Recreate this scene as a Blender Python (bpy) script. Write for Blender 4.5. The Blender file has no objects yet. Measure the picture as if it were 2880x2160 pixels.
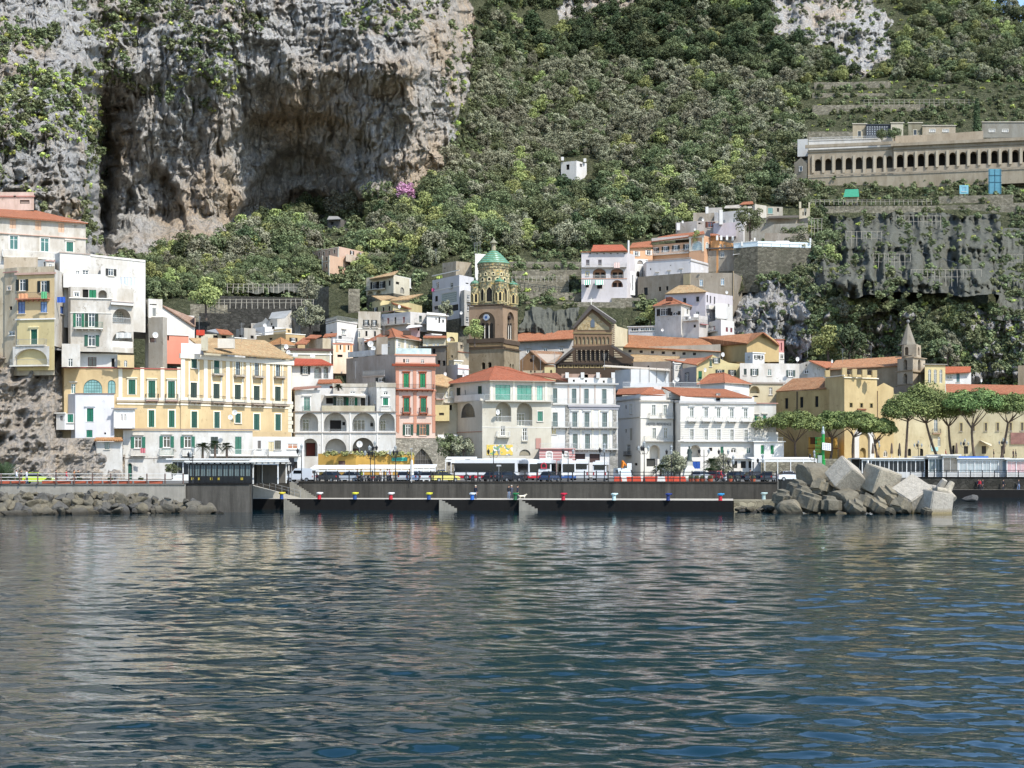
import bpy, bmesh, math, random
import numpy as np
from mathutils import Vector, Matrix, noise as mnoise
from mathutils.geometry import delaunay_2d_cdt
R = random.Random(7)
SC = bpy.context.scene
COL = SC.collection
F = 4300.0; H = 6.2; YH = 1300.0; CX = 1440.0      # focal length (px), eye height, horizon row, centre column
GZ = 3.46                                          # level of the harbour street
def P(x, y, D): return Vector(((x-CX)*D/F, D, H-(y-YH)*D/F))
def Zy(y, D): return H-(y-YH)*D/F
def Xx(x, D): return (x-CX)*D/F
def Yg(z, D): return YH-(z-H)*F/D
def lin(c):
 if isinstance(c, str):
  c = [int(c[i:i+2], 16)/255 for i in (0, 2, 4)]
 return tuple(((v/12.92) if v <= .04045 else ((v+.055)/1.055)**2.4) for v in c[:3])
MATS = {}; TONE = [1.0]
class NT:
 def __init__(s, name):
  s.m = bpy.data.materials.new(name); s.m.use_nodes = True
  s.n = s.m.node_tree.nodes; s.l = s.m.node_tree.links
  s.b = s.n['Principled BSDF']
 def node(s, t, **kw):
  n = s.n.new(t)
  for k, v in kw.items(): setattr(n, k, v)
  return n
 def link(s, a, b): s.l.new(a, b)
 def coords(s, kind='Object', scale=(1, 1, 1)):
  t = s.node('ShaderNodeTexCoord'); mp = s.node('ShaderNodeMapping')
  mp.inputs['Scale'].default_value = scale
  s.link(t.outputs[kind], mp.inputs['Vector']); return mp.outputs['Vector']
 def noise(s, vec, scale, detail=4, rough=.55, dist=0):
  n = s.node('ShaderNodeTexNoise'); n.inputs['Scale'].default_value = scale
  n.inputs['Detail'].default_value = detail; n.inputs['Roughness'].default_value = rough
  n.inputs['Distortion'].default_value = dist
  s.link(vec, n.inputs['Vector']); return n.outputs['Fac']
 def ramp(s, fac, stops, const=False):
  r = s.node('ShaderNodeValToRGB'); e = r.color_ramp.elements
  if const: r.color_ramp.interpolation = 'CONSTANT'
  while len(e) < len(stops): e.new(.5)
  for el, (p, c) in zip(e, stops):
   el.position = p; el.color = (*c, 1) if not isinstance(c, float) else (c, c, c, 1)
  s.link(fac, r.inputs['Fac']); return r.outputs['Color']
 def mix(s, fac, a, b, mode='MIX'):
  m = s.node('ShaderNodeMix', data_type='RGBA', blend_type=mode)
  for sock, v in ((m.inputs[0], fac), (m.inputs[6], a), (m.inputs[7], b)):
   if hasattr(v, 'links'): s.link(v, sock)
   elif isinstance(v, (int, float)): sock.default_value = v
   else: sock.default_value = (*v, 1)
  return m.outputs[2]
 def math(s, op, a, b=0.0, clamp=False):
  m = s.node('ShaderNodeMath', operation=op, use_clamp=clamp)
  for sock, v in ((m.inputs[0], a), (m.inputs[1], b)):
   if hasattr(v, 'links'): s.link(v, sock)
   else: sock.default_value = v
  return m.outputs[0]
 def bump(s, h, dist=.02, strength=1.0):
  b = s.node('ShaderNodeBump'); b.inputs['Distance'].default_value = dist
  b.inputs['Strength'].default_value = strength
  s.link(h, b.inputs['Height']); s.link(b.outputs['Normal'], s.b.inputs['Normal'])
 def color(s, c):
  if hasattr(c, 'links'): s.link(c, s.b.inputs['Base Color'])
  else: s.b.inputs['Base Color'].default_value = (*c, 1)
 def set(s, rough=.8, metal=0, spec=.3):
  s.b.inputs['Roughness'].default_value = rough; s.b.inputs['Metallic'].default_value = metal
  s.b.inputs['Specular IOR Level'].default_value = spec
def sc(c, k): return tuple(min(1, v*k) for v in c)
def plaster(hexc, dirt=.35):
 k = ('pl', hexc, dirt, TONE[0])
 if k in MATS: return MATS[k]
 t = NT('plaster'); c = sc(lin(hexc), TONE[0]); v = t.coords('Object')
 gp = t.node('ShaderNodeNewGeometry').outputs['Position']
 mp = t.node('ShaderNodeMapping'); mp.inputs['Scale'].default_value = (1, 1, .3); t.link(gp, mp.inputs['Vector'])
 a = t.ramp(t.noise(mp.outputs['Vector'], .55, 6, .7), [(.4, 0.0), (.64, 1.0)])
 b = t.ramp(t.noise(gp, .22, 5, .65), [(.44, 0.0), (.66, 1.0)])
 st = (c[0]*.55+.01, c[1]*.5+.01, c[2]*.43+.01)
 col = t.mix(t.math('MULTIPLY', a, dirt), c, st)
 col = t.mix(t.math('MULTIPLY', b, dirt*.8), col, sc(st, 1.15))
 f = t.ramp(t.noise(gp, .8, 8, .75), [(.61, 0.0), (.63, 1.0)])
 col = t.mix(t.math('MULTIPLY', f, min(1, dirt*1.2)), col, sc(st, .8))
 t.color(col); t.set(.9, 0, .15); t.bump(t.noise(gp, 6, 3), .02, .4)
 MATS[k] = t.m; return t.m
def plain(name, hexc, rough=.6, metal=0, spec=.4, var=.15, scale=2.0):
 k = ('p', name, hexc, rough)
 if k in MATS: return MATS[k]
 t = NT(name); c = lin(hexc)
 if var:
  v = t.coords('Object'); n = t.noise(v, scale, 4)
  t.color(t.mix(n, sc(c, 1-var), sc(c, 1+var)))
 else: t.color(c)
 t.set(rough, metal, spec); MATS[k] = t.m; return t.m
def tiles(hexc='c56a42', old=.5):
 k = ('t', hexc, old, TONE[0])
 if k in MATS: return MATS[k]
 t = NT('roof_tiles'); c = sc(lin(hexc), TONE[0])
 uv = t.node('ShaderNodeUVMap').outputs['UV']
 mp = t.node('ShaderNodeMapping'); mp.inputs['Scale'].default_value = (3.6, 2.4, 1); t.link(uv, mp.inputs['Vector'])
 w = t.node('ShaderNodeTexWave', bands_direction='X'); w.inputs['Scale'].default_value = .32*1.0
 t.link(mp.outputs['Vector'], w.inputs['Vector']); w.inputs['Distortion'].default_value = .25
 vo = t.node('ShaderNodeTexVoronoi'); vo.inputs['Scale'].default_value = 1.0; t.link(mp.outputs['Vector'], vo.inputs['Vector'])
 sep = t.node('ShaderNodeSeparateColor'); t.link(vo.outputs['Color'], sep.inputs['Color'])
 gp = t.node('ShaderNodeNewGeometry').outputs['Position']
 big = t.ramp(t.noise(gp, .35, 6, .7), [(.4, 0.0), (.7, 1.0)])
 dark = (c[0]*.42, c[1]*.5, c[2]*.55); pale = (min(1, c[0]*1.15), min(1, c[1]*1.7+.02), min(1, c[2]*2.1+.02))
 col = t.mix(t.math('MULTIPLY', sep.outputs['Red'], .35+.5*old), c, dark)
 col = t.mix(t.math('MULTIPLY', sep.outputs['Green'], .7*old), col, pale)
 col = t.mix(t.math('MULTIPLY', big, old*.7), col, sc(dark, 1.3))
 groove = t.ramp(w.outputs['Fac'], [(0.0, 0.0), (.35, 1.0)])
 col = t.mix(t.math('MULTIPLY', t.math('SUBTRACT', 1.0, groove), .55), col, sc(c, .3))
 t.color(col); t.set(.85, 0, .2); t.bump(w.outputs['Fac'], .07, 1.0)
 MATS[k] = t.m; return t.m
def stone(hexc='8d8778', scale=1.2, mortar=.5):
 k = ('s', hexc, scale, TONE[0])
 if k in MATS: return MATS[k]
 t = NT('stone_masonry'); c = sc(lin(hexc), TONE[0])
 gp = t.node('ShaderNodeNewGeometry').outputs['Position']
 mp = t.node('ShaderNodeMapping'); mp.inputs['Scale'].default_value = (1, 1, 1.5); t.link(gp, mp.inputs['Vector'])
 vo = t.node('ShaderNodeTexVoronoi', feature='DISTANCE_TO_EDGE'); vo.inputs['Scale'].default_value = scale*2; t.link(mp.outputs['Vector'], vo.inputs['Vector'])
 v2 = t.node('ShaderNodeTexVoronoi'); v2.inputs['Scale'].default_value = scale*2; t.link(mp.outputs['Vector'], v2.inputs['Vector'])
 sep = t.node('ShaderNodeSeparateColor'); t.link(v2.outputs['Color'], sep.inputs['Color'])
 n = t.noise(gp, .3, 6, .7)
 col = t.mix(sep.outputs['Red'], sc(c, .6), sc(c, 1.3))
 col = t.mix(t.math('MULTIPLY', t.ramp(n, [(.45, 0.0), (.7, 1.0)]), .6), col, sc((c[0]*.5, c[1]*.55, c[2]*.5), 1))
 j = t.ramp(vo.outputs['Distance'], [(.0, 0.0), (.08, 1.0)])
 col = t.mix(t.math('MULTIPLY', t.math('SUBTRACT', 1.0, j), mortar), col, sc(c, .35))
 t.color(col); t.set(.95, 0, .1); t.bump(j, .05, .8); MATS[k] = t.m; return t.m
def concrete(hexc='7d7a70', streak=.6, rough=.9):
 k = ('c', hexc, streak)
 if k in MATS: return MATS[k]
 t = NT('concrete'); c = lin(hexc)
 gp = t.node('ShaderNodeNewGeometry').outputs['Position']
 mp = t.node('ShaderNodeMapping'); mp.inputs['Scale'].default_value = (1.6, 1.6, .12); t.link(gp, mp.inputs['Vector'])
 a = t.ramp(t.noise(mp.outputs['Vector'], .8, 7, .7), [(.35, 0.0), (.7, 1.0)])
 b = t.noise(gp, 1.3, 7, .7)
 col = t.mix(b, sc(c, .65), sc(c, 1.25)); col = t.mix(t.math('MULTIPLY', a, streak), col, sc(c, .32))
 t.color(col); t.set(rough, 0, .2); t.bump(t.noise(gp, 4, 6, .7), .04, .6); MATS[k] = t.m; return t.m
def glassm(hexc='27313a', rough=.08):
 k = ('g', hexc)
 if k in MATS: return MATS[k]
 t = NT('window_glass'); c = lin(hexc); gp = t.node('ShaderNodeNewGeometry').outputs['Position']
 t.color(t.mix(t.noise(gp, .9, 2), sc(c, .5), sc(c, 1.6))); t.set(rough, 0, .8); MATS[k] = t.m; return t.m
def louvre(hexc):
 k = ('l', hexc)
 if k in MATS: return MATS[k]
 t = NT('louvred_shutter'); c = lin(hexc)
 uv = t.node('ShaderNodeUVMap').outputs['UV']
 w = t.node('ShaderNodeTexWave', bands_direction='Y'); w.inputs['Scale'].default_value = 4.0; t.link(uv, w.inputs['Vector'])
 gp = t.node('ShaderNodeNewGeometry').outputs['Position']
 col = t.mix(w.outputs['Fac'], sc(c, .55), sc(c, 1.15)); col = t.mix(t.math('MULTIPLY', t.noise(gp, .5, 3), .5), col, sc(c, .7))
 t.color(col); t.set(.6, 0, .3); t.bump(w.outputs['Fac'], .02, .7); MATS[k] = t.m; return t.m
class MB:
 def __init__(s): s.v = []; s.f = []; s.mi = []; s.mats = []
 def m(s, mat):
  if mat is None: return 0
  if mat not in s.mats: s.mats.append(mat)
  return s.mats.index(mat)
 def face(s, pts, mat=None):
  b = len(s.v); s.v += [tuple(p) for p in pts]; s.f.append(tuple(range(b, b+len(pts)))); s.mi.append(s.m(mat))
 def raw(s, vs, fs, mat=None):
  b = len(s.v); s.v += [tuple(p) for p in vs]; k = s.m(mat)
  for f in fs: s.f.append(tuple(b+i for i in f)); s.mi.append(k)
 def box(s, c, d, mat=None, rz=0, taper=1.0):
  x, y, z = d[0]/2, d[1]/2, d[2]/2; ca, sa = math.cos(rz), math.sin(rz); vs = []
  for dz in (-z, z):
   k = 1 if dz < 0 else taper
   for dx, dy in ((-x, -y), (x, -y), (x, y), (-x, y)):
    dx *= k; dy *= k
    vs.append((c[0]+dx*ca-dy*sa, c[1]+dx*sa+dy*ca, c[2]+dz))
  s.raw(vs, [(0, 3, 2, 1), (4, 5, 6, 7), (0, 1, 5, 4), (1, 2, 6, 5), (2, 3, 7, 6), (3, 0, 4, 7)], mat)
 def prism(s, poly, z0, z1, mat=None, top=None, cap=True):
  n = len(poly)
  a = sum(poly[i][0]*poly[(i+1) % n][1]-poly[(i+1) % n][0]*poly[i][1] for i in range(n))
  if a < 0: poly = poly[::-1]
  vs = [(p[0], p[1], z0) for p in poly]+[(p[0], p[1], z1) for p in poly]
  s.raw(vs, [(i, (i+1) % n, n+(i+1) % n, n+i) for i in range(n)], mat)
  if cap: s.raw(vs, [tuple(range(n, 2*n)), tuple(range(n-1, -1, -1))], top or mat)
 def beam(s, a, b, r, mat=None, n=4, r2=None):
  a = Vector(a); b = Vector(b); d = b-a
  if d.length < 1e-6: return
  d.normalize(); u = d.orthogonal().normalized()
  if abs(d.z) < .99: u = d.cross(Vector((0, 0, 1))).normalized()
  w = d.cross(u); r2 = r if r2 is None else r2; vs = []
  for p, rr in ((a, r), (b, r2)):
   for i in range(n):
    t = 2*math.pi*(i+.5)/n
    vs.append(p+u*math.cos(t)*rr+w*math.sin(t)*rr)
  s.raw(vs, [(i, n+i, n+(i+1) % n, (i+1) % n) for i in range(n)]+[tuple(range(n)), tuple(range(2*n-1, n-1, -1))], mat)
 def lathe(s, prof, c=(0, 0, 0), n=12, mat=None, a0=0, ax=1):
  vs = []; c = Vector(c)
  for r, z in prof:
   for i in range(n):
    t = a0+2*math.pi*i/n; vs.append((c.x+r*math.cos(t), c.y+r*math.sin(t)*ax, c.z+z))
  fs = [(j*n+i, j*n+(i+1) % n, (j+1)*n+(i+1) % n, (j+1)*n+i) for j in range(len(prof)-1) for i in range(n)]
  fs += [tuple(range(n-1, -1, -1)), tuple(range((len(prof)-1)*n, len(prof)*n))]
  s.raw(vs, fs, mat)
 def ball(s, c, r, mat=None, n=10, m=6, sz=(1, 1, 1)):
  prof = [(max(1e-3, math.sin(math.pi*j/m)), -math.cos(math.pi*j/m)) for j in range(m+1)]
  vs = [(c[0]+p[0]*math.cos(2*math.pi*i/n)*r*sz[0], c[1]+p[0]*math.sin(2*math.pi*i/n)*r*sz[1], c[2]+p[1]*r*sz[2]) for p in prof for i in range(n)]
  s.raw(vs, [(j*n+i, j*n+(i+1) % n, (j+1)*n+(i+1) % n, (j+1)*n+i) for j in range(m) for i in range(n)], mat)
 def mesh(s, name, smooth=False):
  me = bpy.data.meshes.new(name); me.from_pydata(s.v, [], s.f)
  for m in s.mats: me.materials.append(m)
  if s.mats: me.polygons.foreach_set('material_index', s.mi)
  uvl = me.uv_layers.new(name='UVMap'); V = s.v; out = []
  for f in s.f:
   p0 = Vector(V[f[0]]); nn = Vector((0, 0, 0))
   for i in range(len(f)):
    a = V[f[i]]; b = V[f[(i+1) % len(f)]]
    nn.x += (a[1]-b[1])*(a[2]+b[2]); nn.y += (a[2]-b[2])*(a[0]+b[0]); nn.z += (a[0]-b[0])*(a[1]+b[1])
   if nn.length < 1e-12: nn = Vector((0, 0, 1))
   nn.normalize()
   u = Vector((-nn.y, nn.x, 0))
   u = u.normalized() if u.length > 1e-3 else Vector((1, 0, 0))
   w = nn.cross(u)
   for i in f:
    q = Vector(V[i]); out += [q.dot(u), q.dot(w)]
  uvl.data.foreach_set('uv', out)
  if smooth: me.polygons.foreach_set('use_smooth', [True]*len(s.f))
  me.update(); return me
 def build(s, name, parent=None, loc=(0, 0, 0), smooth=False):
  if not s.f: return None
  return add(name, s.mesh(name, smooth), parent, loc)
def add(name, me, parent=None, loc=(0, 0, 0), rz=0, sc3=None):
 o = bpy.data.objects.new(name, me); COL.objects.link(o); o.location = loc
 if rz: o.rotation_euler = (0, 0, rz)
 if sc3: o.scale = sc3
 if parent: o.parent = parent
 return o
def tag(o, label, cat, group=None):
 o['label'] = label; o['category'] = cat
 if group: o['group'] = group
 return o
def thing(name, label, cat, loc=(0, 0, 0), rz=0, group=None):
 return tag(add(name, None, None, loc, rz), label, cat, group)
def struct(o, kind='structure'): o['kind'] = kind; return o
def dup(src, loc=None, rz=None, label=None, group=None, scale=None):
 r = src.copy(); COL.objects.link(r)
 if loc is not None: r.location = loc
 if rz is not None: r.rotation_euler = (0, 0, rz)
 if scale is not None: r.scale = (scale,)*3 if isinstance(scale, (int, float)) else scale
 if label: r['label'] = label
 if group: r['group'] = group
 for c in list(src.children):
  d = c.copy(); COL.objects.link(d); d.parent = r
  for g in list(c.children):
   e = g.copy(); COL.objects.link(e); e.parent = d
 return r
cam = bpy.data.cameras.new('camera'); co = add('camera', cam); co.location = (0, 0, H)
co.rotation_euler = (math.radians(90), 0, 0)
cam.sensor_width = 36; cam.lens = 36*F/2880; cam.shift_y = (YH-1080)/2880; cam.clip_end = 20000; cam.clip_start = .5
SC.camera = co
AZ, EL = math.radians(42), math.radians(50)
sv = Vector((math.sin(AZ)*math.cos(EL), -math.cos(AZ)*math.cos(EL), math.sin(EL)))
sl = bpy.data.lights.new('sun', 'SUN'); sl.energy = 3.2; sl.angle = math.radians(.5); sl.color = (1, .955, .88)
so = add('sun', sl); so.rotation_mode = 'QUATERNION'; so.rotation_quaternion = sv.to_track_quat('Z', 'Y'); so.location = (60, -60, 200)
w = bpy.data.worlds.new('World'); SC.world = w; w.use_nodes = True
sk = w.node_tree.nodes.new('ShaderNodeTexSky'); sk.sky_type = 'NISHITA'; sk.sun_disc = False
sk.sun_elevation = EL; sk.sun_rotation = math.pi-AZ; sk.dust_density = .4; sk.ozone_density = 2.5; sk.air_density = 1.0
bg = w.node_tree.nodes['Background']; w.node_tree.links.new(sk.outputs[0], bg.inputs[0]); bg.inputs[1].default_value = .15
SC.view_settings.view_transform = 'Standard'; SC.view_settings.look = 'None'; SC.view_settings.exposure = .92
SC.view_settings.gamma = 1
SC.cycles.max_bounces = 5; SC.cycles.diffuse_bounces = 3; SC.cycles.glossy_bounces = 3
SC.cycles.transparent_max_bounces = 8; SC.cycles.use_denoising = True
SC.cycles.use_adaptive_sampling = True; SC.cycles.adaptive_threshold = .015
_rs = np.random.RandomState(3); _tab = _rs.rand(256, 256)
def vn(x, y, seed=0):
 x = np.asarray(x, float)+seed*17.37; y = np.asarray(y, float)+seed*31.71
 xi = np.floor(x).astype(int); yi = np.floor(y).astype(int); fx = x-xi; fy = y-yi
 fx = fx*fx*(3-2*fx); fy = fy*fy*(3-2*fy)
 a = _tab[xi % 256, yi % 256]; b = _tab[(xi+1) % 256, yi % 256]; c = _tab[xi % 256, (yi+1) % 256]; d = _tab[(xi+1) % 256, (yi+1) % 256]
 return (a*(1-fx)+b*fx)*(1-fy)+(c*(1-fx)+d*fx)*fy
def fbm(x, y, o=5, seed=0, g=.5, ridged=False):
 t = 0; a = 1.0; s = 0
 for i in range(o):
  n = vn(x*2**i, y*2**i, seed+i)
  if ridged: n = 1-abs(2*n-1)
  t = t+a*n; s += a; a *= g
 return t/s
def gridmesh(name, X, Y, Z, mat, attrs=None, smooth=True):
 nr, nc = X.shape; me = bpy.data.meshes.new(name)
 co_ = np.stack([X, Y, Z], -1).reshape(-1, 3).astype(np.float32)
 idx = np.arange(nr*nc).reshape(nr, nc)
 q = np.stack([idx[:-1, :-1], idx[:-1, 1:], idx[1:, 1:], idx[1:, :-1]], -1).reshape(-1, 4)
 me.vertices.add(len(co_)); me.vertices.foreach_set('co', co_.ravel())
 me.loops.add(q.size); me.loops.foreach_set('vertex_index', q.ravel().astype(np.int32))
 me.polygons.add(len(q)); me.polygons.foreach_set('loop_start', np.arange(0, q.size, 4, dtype=np.int32))
 me.polygons.foreach_set('use_smooth', np.full(len(q), smooth))
 me.update(calc_edges=True)
 for k, v in (attrs or {}).items():
  at = me.attributes.new(k, 'FLOAT', 'POINT'); at.data.foreach_set('value', v.ravel().astype(np.float32))
 if mat: me.materials.append(mat)
 return me
def inpoly(x, y, poly):
 x = np.asarray(x, float); y = np.asarray(y, float); r = np.zeros(np.broadcast(x, y).shape, bool); n = len(poly)
 for i in range(n):
  x0, y0 = poly[i]; x1, y1 = poly[(i+1) % n]
  if y0 == y1: continue
  c = ((y0 > y) != (y1 > y)) & (x < (x1-x0)*(y-y0)/(y1-y0)+x0); r ^= c
 return r
TX = [-500, 0, 130, 230, 300, 380, 480, 600, 680, 760, 900, 1050, 1150, 1230, 1350, 1500, 1750, 2000, 2250, 2500, 2750, 3400]
TT = {
 1300: [345, 345, 345, 345, 345, 345, 345, 350, 355, 355, 355, 355, 355, 360, 360, 360, 360, 358, 352, 348, 346, 345],
 1000: [325, 325, 328, 335, 345, 355, 362, 370, 375, 380, 385, 388, 390, 392, 394, 396, 400, 400, 385, 372, 368, 365],
 900: [328, 330, 332, 345, 356, 366, 374, 382, 386, 390, 394, 397, 399, 401, 405, 408, 412, 412, 388, 376, 374, 372],
 800: [330, 335, 338, 355, 372, 388, 396, 404, 408, 412, 416, 420, 422, 424, 428, 432, 436, 430, 408, 400, 400, 398],
 700: [335, 340, 345, 368, 470, 440, 440, 446, 446, 446, 446, 447, 447, 448, 450, 454, 458, 455, 445, 442, 440, 438],
 600: [340, 346, 352, 375, 490, 468, 474, 486, 512, 518, 512, 502, 494, 486, 484, 488, 492, 488, 486, 486, 482, 475],
 500: [346, 352, 358, 382, 494, 472, 478, 483, 510, 516, 512, 500, 494, 520, 548, 562, 560, 538, 525, 521, 515, 508],
 400: [352, 360, 366, 390, 492, 474, 478, 480, 504, 508, 505, 495, 489, 520, 560, 590, 592, 570, 556, 552, 548, 545],
 300: [360, 370, 378, 402, 484, 472, 474, 477, 497, 501, 498, 489, 485, 518, 572, 616, 620, 600, 585, 580, 575, 570],
 200: [372, 385, 395, 420, 474, 468, 472, 474, 488, 491, 488, 483, 483, 516, 584, 645, 650, 635, 622, 616, 612, 606],
 100:  [390, 405, 418, 440, 470, 478, 472, 478, 486, 490, 492, 490, 496, 524, 600, 670, 680, 668, 655, 650, 648, 640],
 0:    [415, 430, 440, 460, 478, 486, 488, 490, 494, 498, 500, 500, 508, 535, 640, 700, 712, 700, 692, 690, 688, 680],
 -300: [500, 510, 515, 522, 530, 536, 540, 545, 548, 552, 556, 560, 570, 600, 720, 770, 780, 775, 770, 765, 760, 755],
 -700: [560, 570, 575, 580, 585, 590, 595, 600, 605, 610, 615, 620, 640, 680, 800, 850, 860, 860, 860, 860, 860, 860]}
_ty = sorted(TT); _tab2 = np.array([TT[k] for k in _ty], float)
def hermite(xs, ys, x):     # smooth 1-D interpolation along the last axis tables (monotone enough)
 xs = np.asarray(xs, float); i = np.clip(np.searchsorted(xs, x)-1, 0, len(xs)-2)
 t = np.clip((x-xs[i])/(xs[i+1]-xs[i]), 0, 1); t = t*.35+.65*t*t*(3-2*t)
 return i, t
def D0(x, y):
 i, tx = hermite(TX, None, x); j, ty = hermite(_ty, None, y)
 T = _tab2
 return (T[j, i]*(1-tx)+T[j, i+1]*tx)*(1-ty)+(T[j+1, i]*(1-tx)+T[j+1, i+1]*tx)*ty
def sst(a, b, x): t = np.clip((x-a)/(b-a), 0, 1); return t*t*(3-2*t)
def arch_cave(x, y, cx, top, w, base, depth, soft=30):
 u = (x-cx)/w; lip = top+(base-top)*np.clip(np.abs(u), 0, 1)**2.2
 return depth*sst(0, soft, y-lip)*(1-sst(base-30, base+60, y))*(1-sst(.85, 1.0, np.abs(u)))
ROCKP = [  # bare rock outlines (picture px)
 [(-600, -800), (1330, -800), (1320, 0), (1340, 120), (1300, 300), (1290, 420), (1190, 540), (1090, 560), (980, 590), (700, 660), (560, 700), (430, 740), (300, 740), (240, 1100), (-600, 1100)],
 [(1560, -100), (1560, 60), (1700, 60), (1780, 10), (1790, -100)],
 [(2150, -40), (2150, 90), (2330, 130), (2420, 215), (2500, 160), (2520, 60), (2440, -20)],
 [(2090, 760), (2160, 720), (2290, 760), (2330, 900), (2270, 1010), (2180, 1090), (2060, 960), (2060, 860)],
 [(2360, 900), (2700, 860), (3400, 860), (3400, 1200), (2300, 1200), (2300, 1000)]]
def rockmask(x, y):
 xj = x+60*(fbm(x/60, y/60, 4, 9)-.5); yj = y+60*(fbm(x/60, y/60, 4, 13)-.5); m = np.zeros(np.shape(x))
 for p in ROCKP: m = np.maximum(m, inpoly(xj, yj, p))
 return m
def DT(x, y, detail=True):
 d = D0(x+sst(120, 240, x)*(1-sst(420, 600, x))*46*(fbm(y/75, x*0+3, 3, 88)-.5), y)
 d = d+arch_cave(x, y, 850, 390, 215, 640, 17, 60)+arch_cave(x, y, 830, 300, 250, 420, 7, 40)
 d = d+arch_cave(x, y, 860, 520, 100, 620, 11, 34)
 d = d+arch_cave(x, y, 430, 450, 110, 650, 12, 50)+arch_cave(x, y, 450, 560, 90, 760, 9, 60)
 d = d+22*np.exp(-((x-275-(y-450)*.05)/34)**2)*sst(200, 380, y)*(1-sst(720, 800, y))
 d = d-9*np.exp(-((x-650-(y-400)*.1)/45)**2)*sst(150, 300, y)*(1-sst(560, 700, y))
 d = d-8*np.exp(-((x-590)/40)**2-((y-560)/90)**2)
 if not detail: return d
 m = rockmask(x, y)
 big = (fbm(x/240, y/300, 4, 1)-.5)*26+(fbm(x/80+.15*fbm(y/50, x/90, 3, 2), y/170, 6, 21, .58, True)-.55)*24
 fine = (fbm(x/26, y/60, 6, 5, .66, True)-.5)*10+(fbm(x/8, y/22, 4, 7, .65, True)-.5)*4.5
 cl = sst(320, 420, x)*(1-sst(1130, 1240, x))*sst(90, 240, y)      # fluted, dripstone-like face of the big cliff
 flute = (fbm(x/13, y/120, 5, 33, .6, True)-.5)*7.0
 ledge = (fbm(x/70, y/22, 4, 41, .6)-.5)*9.0*(1-cl)
 soil = (fbm(x/150, y/90, 5, 51)-.5)*6
 rk = big*.75+fine*(1-.35*cl)+flute*cl+ledge
 return d+rk*m+soil*(1-m)
_sk = ([-600, 1500, 1800, 2300, 2745, 2880, 3100, 3500], [-1600, -1600, -1100, -260, 0, 68, 170, 330])  # unseen ridge at left and centre raised to block sky reflections in water
def make_terrain():
 nx, ny = 1050, 500
 x = np.concatenate([np.linspace(-620, -60, 60), np.linspace(-55, 2935, nx-120), np.linspace(2950, 3500, 60)])
 t = np.linspace(0, 1, ny)
 yt = np.interp(x, *_sk)+14*(fbm(x/40, x*0, 4, 61)-.5)+6*(fbm(x/11, x*0, 3, 62)-.5)
 X = np.broadcast_to(x, (ny, nx)).copy(); tb = t[:, None]
 ymid = 0.0
 ya = np.maximum(yt, 0)[None]; yb = np.where(yt > 0, yt-1.0, yt-1.0)[None]
 Yp = np.where(tb < .8, 1290+(ya-1290)*(tb/.8), ya+(np.minimum(yb, ya-1)-ya)*((tb-.8)/.2))
 D = DT(X, Yp); m = rockmask(X, Yp)
 WX = (X-CX)*D/F; WY = D; WZ = H-(Yp-YH)*D/F
 WX = WX+m*(fbm(X/30, Yp/30, 4, 71)-.5)*3; WZ = WZ+m*(fbm(X/24, Yp/24, 4, 72)-.5)*3
 bx = np.stack([WX[-1]*1.1, WX[-1]*1.25]); by = np.stack([WY[-1]+60, WY[-1]+250]); bz = np.stack([WZ[-1]-25, WZ[-1]*0-5])
 WX = np.vstack([WX, bx]); WY = np.vstack([WY, by]); WZ = np.vstack([WZ, bz]); m = np.vstack([m, m[-1:], m[-1:]])
 t_ = NT('rock_and_soil'); gp = t_.node('ShaderNodeNewGeometry').outputs['Position']
 at = t_.node('ShaderNodeAttribute', attribute_name='rock').outputs['Fac']
 def mp(s):
  q = t_.node('ShaderNodeMapping'); q.inputs['Scale'].default_value = s; t_.link(gp, q.inputs['Vector']); return q.outputs['Vector']
 n1 = t_.noise(gp, .035, 6, .62); n2 = t_.noise(mp((1, 1, .22)), .32, 8, .72, .6); n3 = t_.noise(gp, .55, 8, .75); n4 = t_.noise(mp((1, 1, .1)), .7, 5, .65)
 grey = t_.ramp(n3, [(.32, lin('8f8f8e')), (.48, lin('c4c2be')), (.66, lin('dedbd2'))])
 tan = t_.ramp(n3, [(.3, lin('9a8e80')), (.5, lin('cbb8a0')), (.68, lin('e0cbb0'))])
 wa = t_.node('ShaderNodeAttribute', attribute_name='warm').outputs['Fac']; rc = t_.mix(t_.math('ADD', t_.ramp(n1, [(.47, 0.0), (.64, .75)]), t_.math('MULTIPLY', wa, t_.ramp(n3, [(.35, .2), (.6, 1.0)])), True), grey, tan)
 rc = t_.mix(t_.ramp(n2, [(.52, 0.0), (.7, .6)]), rc, lin('75706a'))
 rc = t_.mix(t_.ramp(n4, [(.6, 0.0), (.75, .3)]), rc, lin('6e655c'))
 rc = t_.mix(t_.ramp(t_.noise(gp, .12, 7, .7), [(.6, 0.0), (.7, .6)]), rc, lin('55603a'))
 so_ = t_.ramp(n3, [(.3, lin('3f4230')), (.55, lin('5f6248')), (.75, lin('8c8672'))])
 t_.color(t_.mix(at, so_, rc)); t_.set(.95, 0, .1)
 hb = t_.math('ADD', t_.math('MULTIPLY', n2, 1.2), t_.math('ADD', t_.math('MULTIPLY', n3, .8), t_.math('MULTIPLY', n4, .6)))
 n5 = t_.noise(mp((1, 1, .45)), 1.9, 6, .8); vz = t_.node('ShaderNodeTexVoronoi', feature='DISTANCE_TO_EDGE'); vz.inputs['Scale'].default_value = .5; t_.link(mp((1, 1, .5)), vz.inputs['Vector']); hb = t_.math('ADD', hb, t_.math('ADD', t_.math('MULTIPLY', n5, .55), t_.math('MULTIPLY', t_.ramp(vz.outputs['Distance'], [(.0, 0.0), (.14, 1.0)]), .3))); t_.bump(hb, 2.0, 1.0)
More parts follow.
